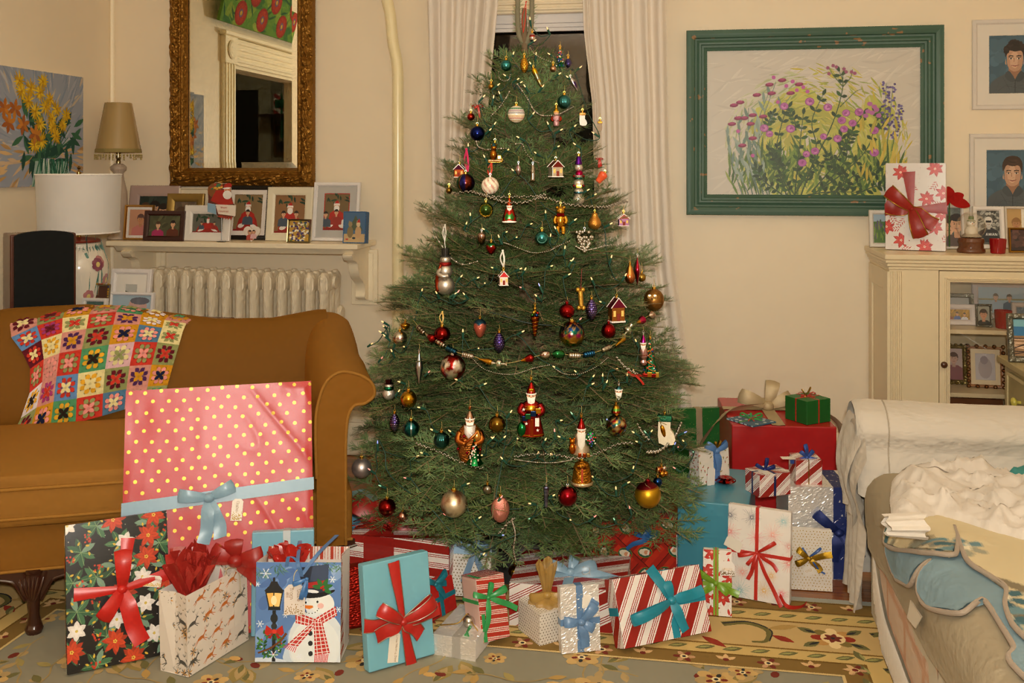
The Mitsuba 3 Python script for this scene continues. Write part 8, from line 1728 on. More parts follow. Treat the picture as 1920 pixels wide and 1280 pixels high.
# ---- frames on the shelf
Zs = SZ; B_, Fq = 4.50, 4.37
rope = lambda P_: None
SFR('pink grey carved frame holding a photo of three children, back left of the shelf',238,332,349,4.52,Zs,20,'#a58d84',group_pic('#25302a',['#6a8aa0','#a5b5b5','#8a6a5a'],3,.45),10,m='satin')
SFR('gold glitter frame, half hidden between the pink grey and the white frame',310,379,364,4.46,Zs,15,'#a5884a',group_pic('#5a4a3a',['#c9a080','#5a7a8a'],2,.5),9,m='glitter')
SFR('plain cream mounted picture behind the Santa sign', 334, 398, 353, 4.53, Zs, 3, '#d0c4aa', lambda P_: P_.bg('#cfc3a8'), 6)
SFR('small gold edged frame with a faded portrait, far left of the shelf',233,287,385,4.37,Zs,4,'#b58a4a',lambda P_:(P_.bg('#b5856a'),bust(P_,P_.w*.55,P_.h*.62,P_.h*.36,'#b8805a','#5a3f3a','#b8706a')),7,matw=.012,matc='#d0ccc8',m='metal')
SFR('dark mahogany frame with a photo of two children by a tree',270,345,396,4.345,Zs,9,'#35120e',group_pic('#4a4a32',['#a02a5a','#5a2a1a'],2,.32),8,m='gloss')
SFR('white frame with a photo of children around Santa, centre of the shelf', 345, 432, 386, 4.365, Zs, 16, '#d5d0c8', santa_pic('#5a5a50', 2), 8)
SFR('black frame with a wide white mat and a Santa photo, leaning on the mirror',420,504,349,4.48,Zs,8,'#171310',santa_pic('#7a6444',1),9,matw=.022,matc='#d5cdc4',m='gloss')
SFR('ivory stepped frame with two children on the lap of Santa', 499, 584, 352, 4.43, Zs, 15, '#d2cab0', santa_pic('#7e5a38', 2), 8)
SFR('largest white frame with a red bordered Santa photo, right end of the shelf',585,672,343,4.46,Zs,7,'#d8d4d0',santa_pic('#6a5638',3,'#a8281c'),9,matw=.034,matc='#a9a7a2')
SFR('tiny silver frame with a colourful flower picture',539,582,412,4.34,Zs,3,'#8f8462',lambda P_:(P_.bg('#b08a3a'),[P_.ell(RG.uniform(0,P_.w),RG.uniform(0,P_.h),.006,.005,0,RG.choice(['#d9cfae','#4a2f5a','#c9a02a','#7a4a3a','#e0d8c0','#3a3f6a','#5a6a3a']),8) for i in range(110)]),8,m='metal')
bk=SFR('thick blue picture block showing a cat and a dog in a Santa hat',643,685,397,4.36,Zs,1.5,'#2f5a86',lambda P_:(P_.bg('#3f5f7f'),P_.rect(0,0,P_.w,P_.h*.28,'#b59a70'),P_.add([(P_.w*.2,P_.h*.4),(P_.w*.55,P_.h*.9),(P_.w*.9,P_.h*.4)],'#4a5540'),[(P_.ell(P_.w*x,P_.h*.34,P_.w*.15,P_.h*.2,0,c,12),P_.ell(P_.w*x,P_.h*.6,P_.w*.1,P_.h*.09,0,c2,12),P_.add([(P_.w*(x-.09),P_.h*.63),(P_.w*(x-.06),P_.h*.74),(P_.w*x,P_.h*.66)],c2)) for x,c,c2 in ((.3,'#7a6a48','#8a7a58'),(.68,'#b5926a','#c9b08a'))],P_.add([(P_.w*.6,P_.h*.66),(P_.w*.78,P_.h*.66),(P_.w*.72,P_.h*.8)],'#a8281c'),P_.ell(P_.w*.48,P_.h*.14,.008,.005,0,'#20303a',10),P_.ell(P_.w*.15,P_.h*.1,.007,.004,0,'#a8382a',8)),6,name='picture_block',cat_='picture',depth=.006)
O,U,V,N,W,Hh=standing(643,685,397,4.36,Zs,6);put(bk+'__block',rbox(0,W,0,Hh,-.045,-.003,.002).fr(O,U,V,N).col('#2f5a86'),'satin')
hk=thing('heart_frame','white heart shaped frame with a tiny photo, leaning on the black frame','picture frame');O,U,V,N,W,Hh=standing(457,488,425,4.33,Zs,8);t=np.linspace(0,2*PI,41)[:-1];hx,hz=16*np.sin(t) ** 3,13*np.cos(t)-5*np.cos(2*t)-2*np.cos(3*t)-np.cos(4*t)
hp=np.c_[W/2+hx/32*W,(hz+17)/29*Hh];put(hk+'__frame',prism(hp,.010).fr(O,U,V,N).col('#d0c6b8'),'satin',40);P_=Print(W,Hh,clip=False);c_=A(W/2,Hh*.56);P_.add(c_+(hp-c_)*.5,'#a8755a');bust(P_,W*.4,Hh*.62,Hh*.22,top='#a8483a');bust(P_,W*.62,Hh*.66,Hh*.2,top='#c9a0a0');put(hk+'__picture',P_.mesh(flat(O+N*.0102,U,V,N)),'satin',False)
# the Santa sign on its wire foot
sk=thing('santa_sign','cut-out Santa climbing from a chimney with a Merry Christmas scroll, on a wire stand','sign');O,U,V,N,W,Hh=standing(390,443,342,4.33,Zs,0);zb_=at_y(415,411,4.33)[2]-Zs
out=np.array([(.02,.55),(.0,.72),(.08,.92),(.3,1.0),(.55,.97),(.75,.98),(.83,.85),(.83,.72),(.86,.60),(.92,.42),(1,.38),(.98,.1),(.9,.05),(.75,.0),(.4,.06),(.3,.12),(.02,.2),(.0,.4)])*A(W,Hh-zb_)+A(0,zb_)
put(sk+'__board',prism(out,.004).fr(O,U,V,N).col('#c9bfae'),'satin',False);P_=Print(W,Hh,clip=False);h_=Hh-zb_;X=lambda a,b:(a*W,zb_+b*h_)
P_.add(c0 :=out.mean(0)+(out-out.mean(0))*.985,'#5a2a1c',fan=False);P_.ell(*X(.25,.78),.25*W,.2*h_,0,'#7a4a22',14);[P_.ell(*X(RG.uniform(.1,.5),RG.uniform(.8,.95)),.05*W,.03*h_,0,RG.choice(['#c9862a','#a8382a','#3a6a4a','#d9b04a']),7) for i in range(16)]
P_.poly([X(.1,.5),X(.3,.78),X(.7,.8),X(.92,.42),X(.5,.36)],'#a3261a');P_.poly([X(.0,.2),X(.0,.44),X(.28,.40),X(.32,.12)],'#7fa0b5');P_.poly([X(.28,.40),X(1,.38),X(.98,.08),X(.38,.14)],'#ddd0c0');P_.ell(*X(.7,.78),.12*W,.09*h_,0,'#c98a66',12);P_.ell(*X(.7,.66),.16*W,.12*h_,0,'#ddd8d0',14);P_.ell(*X(.72,.9),.15*W,.08*h_,15,'#a3261a',12);P_.ell(*X(.68,.84),.15*W,.025*h_,5,'#e3ded6',10);[P_.ell(*X(x,.79),.012*W,.01*h_,0,'#1a1210',6) for x in (.65,.75)]
for i in range(6): P_.leaf(*X(.5 + i * .07, .1), .16 * W, .06 * W, 200 + i * 12, '#98301f')
P_.text('Merry',*X(.46,.29),.0088,'#a0402c',bold=True);P_.text('Christmas',*X(.37,.19),.0080,'#a0402c',bold=True);put(sk+'__painting',P_.mesh(flat(O+N*.0042,U,V,N),4e-5),'satin',False)
put(sk+'__stand',cat([tube([O+U*W*.48+UP*.004,O+U*W*.48+UP*(zb_+.02)],.0018,6),rbox(W*.48-.018,W*.48+.018,0,.004,-.012,.012,.001).fr(O,U,UP,N)]).col('#8a8f90'),'metal')
# ---- frames on the side table
Zt = .745
SFR('white frame with a small black and white house photo, by the radiator',204,280,506,3.78,Zt,10,'#cfcac6',lambda P_:(P_.bg('#a8a8a2'),P_.add([(0,P_.h*.7),(P_.w*.9,P_.h*.5),(P_.w*.9,0),(0,0)],'#55564f'),[P_.rect(P_.w*(.1+.2*i),P_.h*.3,P_.w*(.2+.2*i),P_.h*.5,'#25261f') for i in range(4)]),9,matw=.043,matc='#d5d0c6')
SFR('white frame with a glossy close-up face, just above the crochet throw',203,287,549,3.66,Zt,6,'#d5d0cc',lambda P_:(P_.bg('#93a5b0'),P_.ell(P_.w*.65,P_.h*.6,P_.w*.24,P_.h*.3,0,'#b5928a',14),P_.ell(P_.w*.7,P_.h*.8,P_.w*.25,P_.h*.14,0,'#5f5f68',12)),8,pm='lacquer')
fk=SFR('frame edged with coloured beads, holding a brown portrait, beside the ginger jar',146,202,534,3.60,Zt,4,'#6a5a40',lambda P_:(P_.bg('#4a2c1e'),P_.rect(P_.w*.2,0,P_.w*.23,P_.h,'#8a6a4a'),P_.rect(P_.w*.6,0,P_.w*.63,P_.h,'#8a6a4a'),bust(P_,P_.w*.52,P_.h*.6,P_.h*.32,'#b5866a','#4a2a18','#3a2a22')),8)
O,U,V,N,W,Hh=standing(146,202,534,3.60,Zt,8);stuff(put(fk+'__beads',cat([ball(.0038,8,6).mv(*(O+U*(W*a)+V*(Hh*b)+N*.018)).col(RG.choice(['#4a4a8a','#d9a42a','#d5cfc8','#b5522a','#c9b46a'])) for a,b in [(x,y) for x in (0,1) for y in np.linspace(0,1,18)]+[(x,1) for x in np.linspace(0,1,14)]]),'metal',True))
SFR('small white frame with a green picture, half hidden by the throw', 153, 199, 560, 3.55, Zt, 7, '#cdc8c0', lambda P_: P_.bg('#4a5f58'), 8)
# ---- the big flower painting in its worn green frame
GY = YB - .002; gx0, gx1 = at_y(1287, 230, GY)[0], at_y(1767, 230, GY)[0]; gz1, gz0 = at_y(1288, 59, GY)[2], at_y(1286, 402, GY)[2]
def worn(p, n, uv):
    f=fbm(p[0]*5,p[1]*5,p[2]*5,3);w=smoothstep(0.70,.74,fbm(p[0]*26,p[1]*60,p[2]*26,3));return mix(mix(C('#375444'),C('#456353'),f),C('#8a6a48'),w)
mat('wornpaint', base=proc(worn), roughness=0.45, specular=0.4)
def meadow(P_):
    W, Hh = P_.w, P_.h; P_.bg('#c2bcb0'); X = lambda a, b: (a * W, b * Hh)
    for i in range(420):
        a,b=RG.random(),RG.random();P_.leaf(*X(a,b),RG.uniform(.05,.14),RG.uniform(.005,.014),RG.uniform(-20,50),C('#c4beb2')*RG.uniform(.90,1.1))
    for i in range(60):t,r=RG.uniform(0,6.28),math.sqrt(RG.random());P_.ell(*X(.54+.36*r*math.cos(t),.30+.42*r*math.sin(t)),RG.uniform(.05,.10),RG.uniform(.03,.06),RG.uniform(0,180),C('#aaaa50')*(.9+.35*RG.random()),12)
    for i in range(900):      # the yellow-green haze round the bush
        t, r = RG.uniform(0, 6.28), math.sqrt(RG.random()); a, b = .52 + .43 * r * math.cos(t), .36 + .52 * r * math.sin(t)
        if b < 0 or b > .93: continue
        P_.leaf(*X(a,b),RG.uniform(.03,.065),RG.uniform(.004,.010),math.degrees(t)+90+RG.uniform(-30,30),RG.choice(['#b5b04a','#a3a545','#c2b55a','#94994a','#bdb878','#8a9a45','#b8a83a'] if a> .45 or r< .7 else ['#b8bc94','#a8b082','#c2c4a5','#9aa578','#b5b590']))
    for i in range(240):a=RG.random();P_.leaf(*X(.10+.8*a,RG.uniform(-.02,.22)),RG.uniform(.06,.15),.011,RG.uniform(50,130),RG.choice(['#5f7a30','#6f8a38','#4a6428','#8a9a45','#3f5a26']))
    def stem(p, w, c): q = spline(np.array([(*X(*a), 0) for a in p]), 16)[:, :2]; P_.line(q, w, c, .4); return q
    def leafy(p, c='#26401c', s=.034, n=7):
        q = stem(p, .006, '#33482a')
        for i in range(2, 16, 16 // n):
            d = q[i] - q[i - 1]; a = math.degrees(math.atan2(d[1], d[0]))
            for sg in (-1,1):P_.leaf(*q[i],s*RG.uniform(.7,1.1),s*.46,a+sg*RG.uniform(45,75),RG.choice([c,'#2f4a20','#385a26','#22381a']))
        P_.leaf(*q[-1], s, s * .45, a, c)
    def rose(a, b, r): 
        P_.ell(*X(a, b), r, r * .9, 0, '#96508f', 14); P_.ell(*X(a, b), r * .8, r * .72, 20, '#b56aa8', 12)
        for k in range(5):P_.ell(X(a,b)[0]+r*.4*math.cos(k*1.25),X(a,b)[1]+r*.35*math.sin(k*1.25),r*.35,r*.22,k*72+90,RG.choice(['#a85a9c','#c282b5','#96488c']),9)
        P_.ell(*X(a, b), r * .2, c='#8a3f80', n=8)
    for x0,x1,y1 in ((.12,.09,.45),(.17,.14,.55),(.2,.2,.6),(.22,.30,.72),(.25,.33,.78),(.24,.40,.68),(.15,.18,.38),(.2,.27,.5)):
        q = stem([(x0 + .05, 0), (x0, y1 * .5), (x1, y1)], .005, '#5f7268'); 
        for i in range(3, 15, 2): P_.leaf(*q[i], .06, .014, RG.uniform(60, 130), RG.choice(['#7f9488', '#94a498', '#6a8074']))
    for a,b in ((.36,.79),(.30,.76),(.24,.69),(.31,.70),(.40,.70),(.15,.53),(.12,.49),(.18,.53),(.22,.55),(.27,.54),(.21,.49),(.17,.34),(.22,.39),(.44,.76),(.13,.62),(.16,.64)):P_.ell(*X(a,b),.019,.009,4,'#7e2248',10);P_.ell(*X(a,b+.006),.013,.005,0,'#a0386a',8)
    for a,b in ((.32,.81),(.38,.75),(.41,.78),(.43,.72),(.46,.74),(.48,.71),(.34,.64),(.22,.27),(.15,.44)):P_.ell(*X(a,b),.009,c='#b5559a',n=8)
    main=[[(.42,0),(.5,.2),(.6,.5),(.645,.74),(.63,.84)],[(.42,0),(.44,.3),(.46,.55)],[(.38,0),(.33,.25),(.36,.5),(.39,.6)],[(.45,0),(.52,.3),(.50,.5),(.55,.68)],[(.5,.02),(.6,.2),(.68,.42),(.74,.55)],[(.5,0),(.62,.12),(.75,.3),(.8,.5)],[(.55,0),(.7,.08),(.82,.2)],[(.36,0),(.27,.1),(.24,.18)],[(.4,0),(.36,.12),(.30,.3)],[(.55,.05),(.66,.25),(.64,.4)],[(.48,0),(.58,.02),(.70,.02)],[(.7,0),(.8,.06),(.9,.05)],[(.6,.0),(.72,.15),(.85,.12)]]
    for p in main: leafy(p)
    for i in range(9):a,b=RG.uniform(.28,.86),RG.uniform(.04,.46);leafy([(a,b),(a+RG.uniform(-.04,.04),b+.07),(a+RG.uniform(-.07,.07),b+.13)],s=.03,n=5)
    for p in ([(.645,.74),(.60,.82),(.58,.87)],[(.645,.74),(.645,.83),(.65,.88)],[(.645,.74),(.68,.80),(.69,.86)],[(.63,.6),(.7,.7),(.73,.72)]):stem(p,.004,'#4a5f35')
    for a,b in ((.575,.87),(.60,.885),(.615,.875),(.65,.86),(.66,.84),(.685,.84),(.58,.83),(.70,.83)):P_.ell(*X(a,b),.008,c='#94506f',n=7)
    for a,b,r in ((.37,.61,.020),(.49,.64,.022),(.575,.60,.021),(.275,.46,.021),(.30,.42,.018),(.40,.455,.022),(.66,.56,.019),(.72,.565,.021),(.64,.51,.020),(.69,.49,.019),(.65,.45,.019),(.555,.40,.017),(.62,.385,.020),(.79,.44,.021),(.79,.29,.022),(.515,.30,.020),(.475,.28,.018),(.455,.22,.021)):rose(a,b,r*.92)
    for a, b in ((.77, .62), (.79, .60), (.78, .56), (.80, .58), (.76, .57), (.75, .54), (.81, .54)): P_.ell(*X(a, b), .012, .01, 0, '#a8609a', 9)
    for x0, y0, x1, y1 in ((.83, .30, .845, .76), (.85, .35, .875, .74), (.87, .3, .91, .60)):
        q = stem([(x0, y0), ((x0 + x1) / 2, (y0 + y1) / 2), (x1, y1)], .004, '#4a6438')
        for i in range(5, 16):
            for k in range(3):P_.ell(q[i][0]+RG.uniform(-.014,.014),q[i][1]+RG.uniform(-.01,.01),.006,.005,0,RG.choice(['#554a80','#6a5f94','#463c6e']),7)
    for i in range(30):P_.leaf(*X(RG.uniform(.72,.92),RG.uniform(.0,.45)),.07,.013,RG.uniform(60,110),RG.choice(['#b8a23a','#c2ad4a','#a39a3a']))
PFR('flower_painting','large painting of pink garden flowers in a worn green wooden frame on the right wall',A(gx0,GY,gz0),A(1,0,0),UP,A(0,-1,0),gx1-gx0,gz1-gz0,.092,'#3d6b58',meadow,m='wornpaint',prof=[(0,0),(0,.03),(.03,.042),(.2,.046),(.38,.040),(.42,.030),(.5,.028),(.62,.034),(.7,.033),(.74,.024),(.84,.022),(.88,.017),(1,.012),(1,.003)],cat_='painting',part='painting')
# ---- school portraits
for u0,v0,v1,hair,lab in ((1822,38,206,'#2a211b','upper white matted school portrait of a boy with curly dark hair'),(1817,251,420,'#3a2a1e','lower white matted school portrait of a smiling boy with short brown hair')):
    a,b=at_y(u0,v1,GY),at_y(u0,v0,GY);h=b[2]-a[2];PFR('school_portrait',lab,A(a[0],GY,a[2]),A(1,0,0),UP,A(0,-1,0),h*.84,h,h*.055,'#cdc7be',school(hair,v0< 100),matw=h*.125,matc='#d2ccc0',depth=.014)
# ---- the painted cabinet
CX0, CX1, CYF, CZ = .795, 2.05, 4.149, 1.036; CC = '#d3c3a0'
cab=thing('display_cabinet','cream painted cabinet with a moulded top and a glass door full of photo frames','cabinet');X_=lambda u,y=CYF:float(at_y(u,HZ,y)[0]);Z_=lambda v,u=1800,y=CYF:float(at_y(u,v,y)[2])
put(cab + '__top', rbox(CX0 - .022, CX1, CYF - .03, YB - .004, CZ - .022, CZ, .005).col(CC), 'trimpaint')
for i,(o,z0,z1) in enumerate(((.018,CZ-.036,CZ-.022),(.010,CZ-.05,CZ-.036),(.004,CZ-.062,CZ-.05))):put(cab+'__crown_moulding',rbox(CX0-o,CX1,CYF-o-.004,YB-.006,z0,z1,.004).col(CC),'trimpaint')
xd, xo = X_(1761), X_(1780); zd, zo = Z_(507), Z_(526)
put(cab + '__frieze', box(CX0, CX1, CYF, CYF + .03, zd, CZ - .06).col(CC), 'trimpaint', False)
for v in (486,493,500):z=Z_(v);put(cab+'__frieze_bead',rbox(CX0+.004,CX1,CYF-.004,CYF+.004,z-.004,z+.002,.0015).col(CC),'trimpaint')
put(cab + '__stile', box(CX0, xd - .002, CYF, CYF + .03, 0, zd).col(CC), 'trimpaint', False)
for i in range(3):x=CX0+.004+i*.016;put(cab+'__reed',tube([(x+.006,CYF-.001,.02),(x+.006,CYF-.001,CZ-.07)],.0055,8).col(CC),'trimpaint',True)
put(cab + '__side', box(CX0, CX0 + .02, CYF + .03, YB - .01, 0, CZ - .06).col(CC), 'trimpaint', False)
for y0,y1,z0,z1 in ((CYF+.0,CYF+.07,.02,CZ-.07),(YB-.10,YB-.03,.02,CZ-.07),(CYF+.07,YB-.1,CZ-.15,CZ-.07),(CYF+.07,YB-.1,.02,.12)):put(cab+'__side_panel_frame',rbox(CX0-.008,CX0+.004,y0,y1,z0,z1,.003).col(CC),'trimpaint')
put(cab+'__back',box(CX0+.02,CX1,YB-.035,YB-.015,0,CZ-.02).col('#b8a988'),'trimpaint',False);put(cab+'__base',box(CX0+.01,CX1,CYF+.01,YB-.02,0,.05).col(CC),'trimpaint',False)
zs1, zs2 = Z_(618, 1830, CYF + .04), Z_(737, 1830, CYF + .04)
for z in (zs1, zs2): put(cab + '__shelf', rbox(CX0 + .022, CX1, CYF + .035, YB - .036, z - .018, z, .003).col('#cbb994'), 'trimpaint')
dr_=put(cab+'__door',cat([box(xd,xo,CYF-.004,CYF+.018,.04,zd-.003),box(xo,CX1-.1,CYF-.004,CYF+.018,zo,zd-.003),box(xo,CX1-.1,CYF-.004,CYF+.018,.04,.12)]+[rbox(xo-.018+i*.007,xo-.012+i*.007,CYF-.010+i*.002,CYF,.1,zo+.012-i*.007,.002) for i in range(3)]+[rbox(xo-.01,CX1-.1,CYF-.010+i*.002,CYF,zo+.006-i*.006,zo+.011-i*.006,.002) for i in range(3)]).col(CC),'trimpaint',30)
put(dr_+'__pane',box(xo,CX1-.1,CYF+.006,CYF+.009,.12,zo),'clearglass',False);kp=at_y(1768,682,CYF-.005);put(dr_+'__knob',lathe([(.004,0),(.005,.012),(.012,.016),(.0125,.022),(.008,.026),(0,.027)],20).rot('x',90).mv(*kp).col('#4a2c1a'),'gloss',True)
# what stands behind the glass
SFR('arched silver filigree frame at the left of the upper cabinet shelf',1760,1826,551,4.43,zs1,8,'#7f8274',lambda P_:(P_.bg('#a8a9a4'),P_.ell(P_.w*.3,P_.h*.5,P_.w*.2,P_.h*.12,0,'#3a2a22',10)),8,m='ornamented')
SFR('white rough frame with a family on a blue sofa, upper cabinet shelf',1760,1829,571,4.30,zs1,10,'#cdc3bc',group_pic('#a07a2a',['#8a3a32','#3f5f9a','#c9cdd2'],3,.34),8)
SFR('small dark silver frame with a laughing curly haired child',1829,1860,571,4.27,zs1,4,'#6a6a5f',lambda P_:(P_.bg('#8f8f80'),bust(P_,P_.w*.5,P_.h*.55,P_.h*.5,'#c28e6e','#33241a','#1a1c1a')),8,m='ornamented')
SFR('wide lilac grey frame with two boys at the seaside, back of the cabinet',1823,1945,529,4.50,zs1,11,'#b5acaa',lambda P_:(P_.bg('#93aab5'),P_.rect(0,0,P_.w,P_.h*.55,'#9fb5bd'),P_.rect(0,P_.h*.5,P_.w,P_.h*.56,'#8a8660'),bust(P_,P_.w*.34,P_.h*.62,P_.h*.24,'#c29a80','#4a4038','#a5b5c0'),bust(P_,P_.w*.60,P_.h*.6,P_.h*.24,'#c29a80','#4a4038','#5a7080')),7)
SFR('pale oval topped frame at the right of the upper cabinet shelf',1896,1950,568,4.42,zs1,9,'#bdb0a6',group_pic('#5a6a75',['#8a4a3a'],1,.5),7)
def votive(label, u, v0, v1, z0, Y, w):
    q=at_y(u,v0,Y);s=dep(q)/FPX;h=(v1-v0)*s;r=w*s/2;k=thing('votive_glass',label,'candle holder');put(k+'__cup',lathe([(0,0),(r*.82,0),(r*.86,.003),(r,h),(r*.93,h),(r*.8,.008),(0,.007)],32).mv(q[0],Y,z0+.001),'redglass',40);put(k+'__candle',lathe([(0,.012),(r*.72,.012),(r*.72,h*.35),(0,h*.36)],20).mv(q[0],Y,z0+.001).col('#8a2a22'),'satin');return k
votive('dark red votive glass inside the cabinet', 1881, 584, 617, zs1, 4.25, 31)
kf=SFR('gold beaded frame with a girl in a red pinafore, lower cabinet shelf',1762,1813,648,4.36,zs2,7,'#7a6a3a',lambda P_:(P_.bg('#b5a09a'),bust(P_,P_.w*.55,P_.h*.68,P_.h*.34,'#c09a88','#4a2f2a','#7e4a50')),8,m='ornamented')
def beads(k, u0, u1, vt, Y, z0, n1, n2, r, cs, lean=8, yaw=0):
    O, U, V, N, W, Hh = standing(u0, u1, vt, Y, z0, lean, yaw)
    for a, b in [(i / (n1 - 1), j) for i in range(n1) for j in (0.02, 1)] + [(i, (j + 1) / (n2 + 1)) for j in range(n2) for i in (0.0, 1)]:
        o=O+U*W*a+V*Hh*b+N*.014;rd=put(k+'__jewel',(lathe([(0,0),(r,.0),(r,.003),(r*.8,.004),(r*.55,.002),(0,.002)],12).col(cs[0])+ball(r*.5,10,7).mv(0,0,.003).col(cs[1+int(a*50+b*33) % (len(cs)-1)])).fr(o,U,V,N),'metal',40)
beads(kf, 1762, 1813, 648, 4.36, zs2, 6, 9, .0065, ['#8a7a3a', '#c9b46a', '#5a6a3a', '#d9d0b0'])
kf=SFR('copper jewelled frame, its photo painted pale grey for glare, lower cabinet shelf',1815,1880,651,4.31,zs2,5,'#8a5a35',lambda P_:(P_.bg('#b5b0b2'),P_.ell(P_.w*.5,P_.h*.45,P_.w*.35,P_.h*.4,0,'#a39a9c',14),P_.ell(P_.w*.45,P_.h*.75,P_.w*.2,P_.h*.16,0,'#8f868c',12)),8,-4,matw=.018,matc='#cdbb98',pm='lacquer')  # pale greys put the glare on this photo into its print
beads(kf, 1815, 1880, 651, 4.31, zs2, 5, 6, .0085, ['#6a4426', '#d9a880', '#c98a5a', '#e6d5c5'], 8, -4)
O,U,V,N,W,Hh=standing(1762,1890,744,4.30,.06,12);PFR('wooden_frame','large brown wooden frame at the bottom of the cabinet',O,U,V,N,W,Hh,.055,'#6b3a1e',lambda P_:P_.bg('#a8a49a'),m='gloss')
# ---- on top of the cabinet
g34=Gift('upright white present with red poinsettias and a sheer red and gold ribbon, on the cabinet',(1660,468),(1773,472),(1660,307),.07,'#cfc9c2','gloss',2,z0=CZ+.001,r=.004)
def poin2(P_):
    P_.bg('#cfc9c2')
    for x, y in scatter(P_, 60, .012): P_.ell(x, y, .001, c='#a34a3a', n=5)
    for x, y in scatter(P_, 14, .04):
        a = RG.uniform(0, 360)
        for k in range(7):P_.leaf(x+.005*k*math.cos(math.radians(a)),y+.005*k*math.sin(math.radians(a)),.016,.004,a+(50 if k % 2 else-50),'#b04a42')
    for x, y in scatter(P_, 12, .055): poins(P_, x, y, .034, '#bf3a2c', '#a82e24', '#e3c9b5')
g34.face(poin2, 'gloss', 'f'); xb, yb = y_of(g34, 1710, 392); RS2 = '#a3241a'
for (ua, va), w_ in (((1704, 322), .05), ((1659, 393), .05), ((1776, 390), .05)):
    e=y_of(g34,ua,va);d_=nrm(A(e[0]-xb,e[1]-yb,0));put(g34.key+'__ribbon',band(np.array([g34.p(xb+(e[0]-xb)*t,yb+(e[1]-yb)*t,.002+.01*(1-t)) for t in np.linspace(0,1,10)]),w_*np.linspace(.3,1,10),g34.U*-d_[1]+g34.V*d_[0],.0008,3,.002).col(RS2),'sheer',True)
g34.bow(xb,yb,RS2,[(140,.115),(-72,.115)],[(-32,.11),(172,.10)],.055,m='sheer',z=.012,knot=.008,edge='#b8923a');g34.tag(xb-.03,yb-.145,.018,.075,-2,'#cdc6c0',z=.006)
SFR('white stepped frame with a grassy photo, left behind the poinsettia present',1630,1672,395,4.47,CZ,8,'#d2ccc0',lambda P_:(P_.bg('#8fa5b5'),P_.rect(0,0,P_.w,P_.h*.75,'#4a6a2a'),[P_.leaf(RG.uniform(0,P_.w),RG.uniform(0,P_.h*.6),.03,.006,90,RG.choice(['#6f8a35','#3a5a24','#5a4a6a'])) for i in range(40)]),8)
SFR('white frame with two faces close together, beside the poinsettia present',1766,1808,386,4.42,CZ,5,'#cbc4ba',group_pic('#5f6660',['#3a4a5a','#5a4a44'],2,.45),8)
SFR('white frame with a black and white photo of a man in sunglasses',1825,1884,388,4.46,CZ,8,'#d5d0c8',lambda P_:(P_.bg('#55554f'),[P_.ell(RG.uniform(0,P_.w),RG.uniform(.3,1)*P_.h,.008,.005,RG.uniform(0,90),RG.choice(['#8a8a82','#35352f','#a5a59c']),7) for i in range(70)],bust(P_,P_.w*.52,P_.h*.66,P_.h*.27,'#b5b2aa','#c9c6be','#2a2b2c'),P_.rect(P_.w*.40,P_.h*.65,P_.w*.64,P_.h*.71,'#151515'),P_.text('AWAN',P_.w*.36,P_.h*.26,.011,'#d5d5d0',bold=True)),8)
SFR('cream frame with a child in sandy light, right edge of the cabinet top',1884,1950,388,4.50,CZ,5,'#c5bcae',lambda P_:(P_.bg('#b08f5a'),P_.rect(P_.w*.5,P_.h*.5,P_.w,P_.h,'#d5cfc0'),bust(P_,P_.w*.32,P_.h*.6,P_.h*.28,'#a87a52','#8a6438','#a3814a')),7)
SFR('small gold frame with a dark curly haired person, front right of the cabinet top',1891,1945,428,4.28,CZ,4,'#a3782e',lambda P_:(P_.bg('#2a1c18'),[P_.ell(RG.uniform(0,P_.w*.6),RG.uniform(.2,1)*P_.h,.01,.008,0,RG.choice(['#4a3028','#3a241e','#5f4036']),8) for i in range(50)],P_.ell(P_.w*.75,P_.h*.62,P_.w*.2,P_.h*.2,0,'#b07a6a',12)),7,m='metal')
votive('dark red votive glass on top of the cabinet', 1871, 446, 473, CZ, 4.24, 30)
pk = thing('felt_poinsettia', 'flat red felt flower behind the poinsettia present on the cabinet', 'decoration')
for i, (a, L) in enumerate(((150, .05), (95, .055), (20, .06), (-18, .085), (200, .05))):
    o=at_y(1780,374,4.40);d=A(math.cos(math.radians(a)),0,math.sin(math.radians(a)));t=np.linspace(0,1,12);put(pk+'__petal',band(np.array([o+d*L*q+A(0,-.01*math.sin(PI*q),0) for q in t]),.042*np.sin(PI*np.clip(t*.9+.08,0,1)) ** .7,np.cross(d,A(0,1,0)),.003,3).col('#9a1a16'),'wool',True)
put(pk + '__stem', tube([at_y(1780, 374, 4.41), A(at_y(1780, 374, 4.41)[0], 4.41, CZ + .001)], .003, 6).col('#3a5a2a'), 'satin')
gc=at_y(1821,470,4.26);sg=dep(gc)/FPX;gl_=thing('snow_globe','snow globe with a small snowman inside, on a turned wooden base on the cabinet','snow globe');ox=(gc[0],4.26,CZ+.001)
put(gl_+'__base',lathe([(0,0),(.054,0),(.056,.006),(.054,.014),(.049,.02),(.048,.035),(.052,.044),(.05,.056),(.042,.06),(0,.06)],36).sc(25*sg/.056,25*sg/.056,1.0).mv(*ox).col('#5a3016'),'lacquer',30)
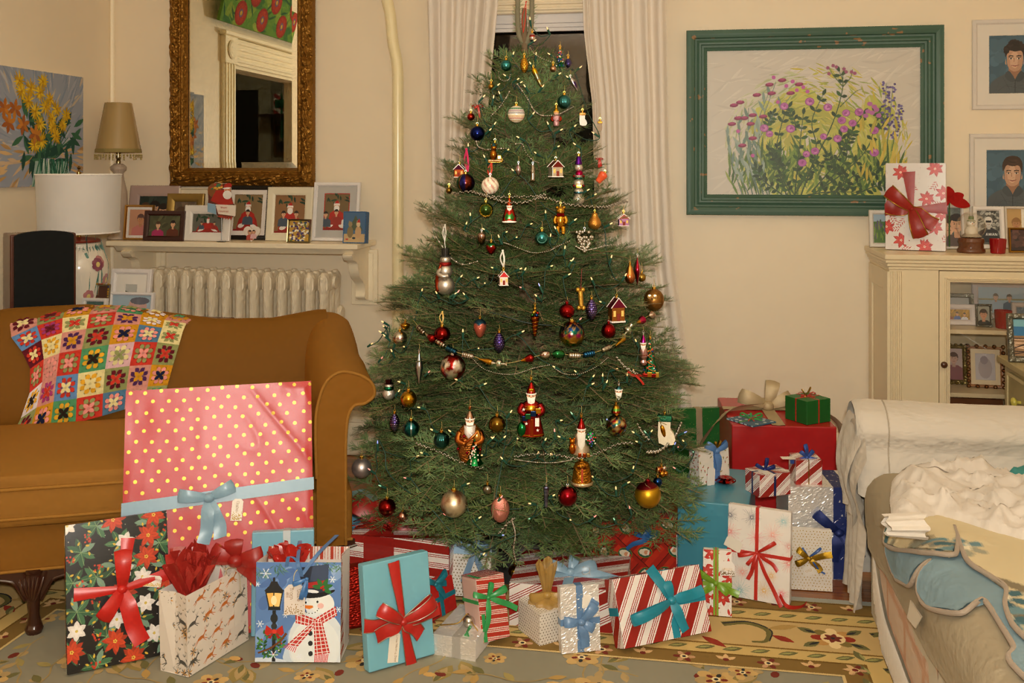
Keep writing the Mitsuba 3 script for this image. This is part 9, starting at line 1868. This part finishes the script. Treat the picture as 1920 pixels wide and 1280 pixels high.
gr_=26*sg;zc=.06+gr_*.84;put(gl_+'__globe',ball(gr_,40,28).mv(0,0,zc).mv(*ox),'clearglass',True);put(gl_+'__snowman',cat([ball(.024,16,11).mv(0,0,.085).col('#cfc5b0'),ball(.017,14,10).mv(0,0,.118).col('#cfc5b0')]).mv(*ox),'satin',True);put(gl_+'__hat',lathe([(.018,.126),(.010,.13),(.010,.145),(0,.146)],14).mv(*ox).col('#5a6a3a'),'satin');put(gl_+'__snow',lathe([(gr_*.7,.064),(gr_*.5,.075),(0,.08)],24).mv(*ox).col('#ddd6c8'),'glitter',True)
for x in (-.006, .006): put(gl_ + '__eye', ball(.0022, 7, 5).mv(x, -.0165, .121).mv(*ox).col('#151210'), 'gloss')
put(gl_ + '__nose', lathe([(.003, 0), (0, .012)], 8).rot('x', 95).mv(0, -.016, .116).mv(*ox).col('#b5651e'), 'gloss')
# ---- the low chest at the right edge
ch=thing('low_chest','olive grey painted chest with a yellow knob at the right edge','chest');c0=at_y(1882,667,4.07);hx,hz_=c0[0],c0[2];GC='#a3956c'
put(ch+'__top',rbox(hx-.02,hx+.5,3.64,4.09,hz_-.025,hz_,.005).col(GC),'trimpaint');put(ch+'__body',box(hx+.004,hx+.48,3.66,4.07,.0,hz_-.025).col(GC),'trimpaint',False)
for z0, z1 in ((hz_ - .21, hz_ - .045), (hz_ - .40, hz_ - .23)):
    d=put(ch+'__drawer',rbox(hx-.008,hx+.01,3.70,4.0,z0,z1,.004).col('#93875f'),'trimpaint');put(d+'__border',cat([rbox(hx-.012,hx-.004,3.70,4.0,z,z+.012,.002) for z in (z0,z1-.012)]+[rbox(hx-.012,hx-.004,y,y+.012,z0,z1,.002) for y in (3.70,3.988)]).col('#b8aa80'),'trimpaint')
    for y in (3.85,):put(d+'__knob',lathe([(.006,0),(.006,.012),(.016,.018),(.018,.026),(.012,.032),(0,.034)],18).rot('y',-90).mv(hx-.008,y,(z0+z1)/2).col('#b8ac4a'),'gloss',True)
SFR('ornate silver frame with a beach photo on the low chest at the right edge',1890,1960,590,3.95,hz_,11,'#7d7c70',lambda P_:(P_.bg('#8a6a4a'),P_.rect(0,P_.h*.55,P_.w,P_.h,'#2f6a94'),P_.rect(0,P_.h*.8,P_.w,P_.h,'#6fa5b0'),[P_.line([(0,P_.h*RG.uniform(0,.5)),(P_.w,P_.h*RG.uniform(0,.5))],.004,RG.choice(['#3a2a20','#c9a888'])) for i in range(10)]),8,m='ornamented')
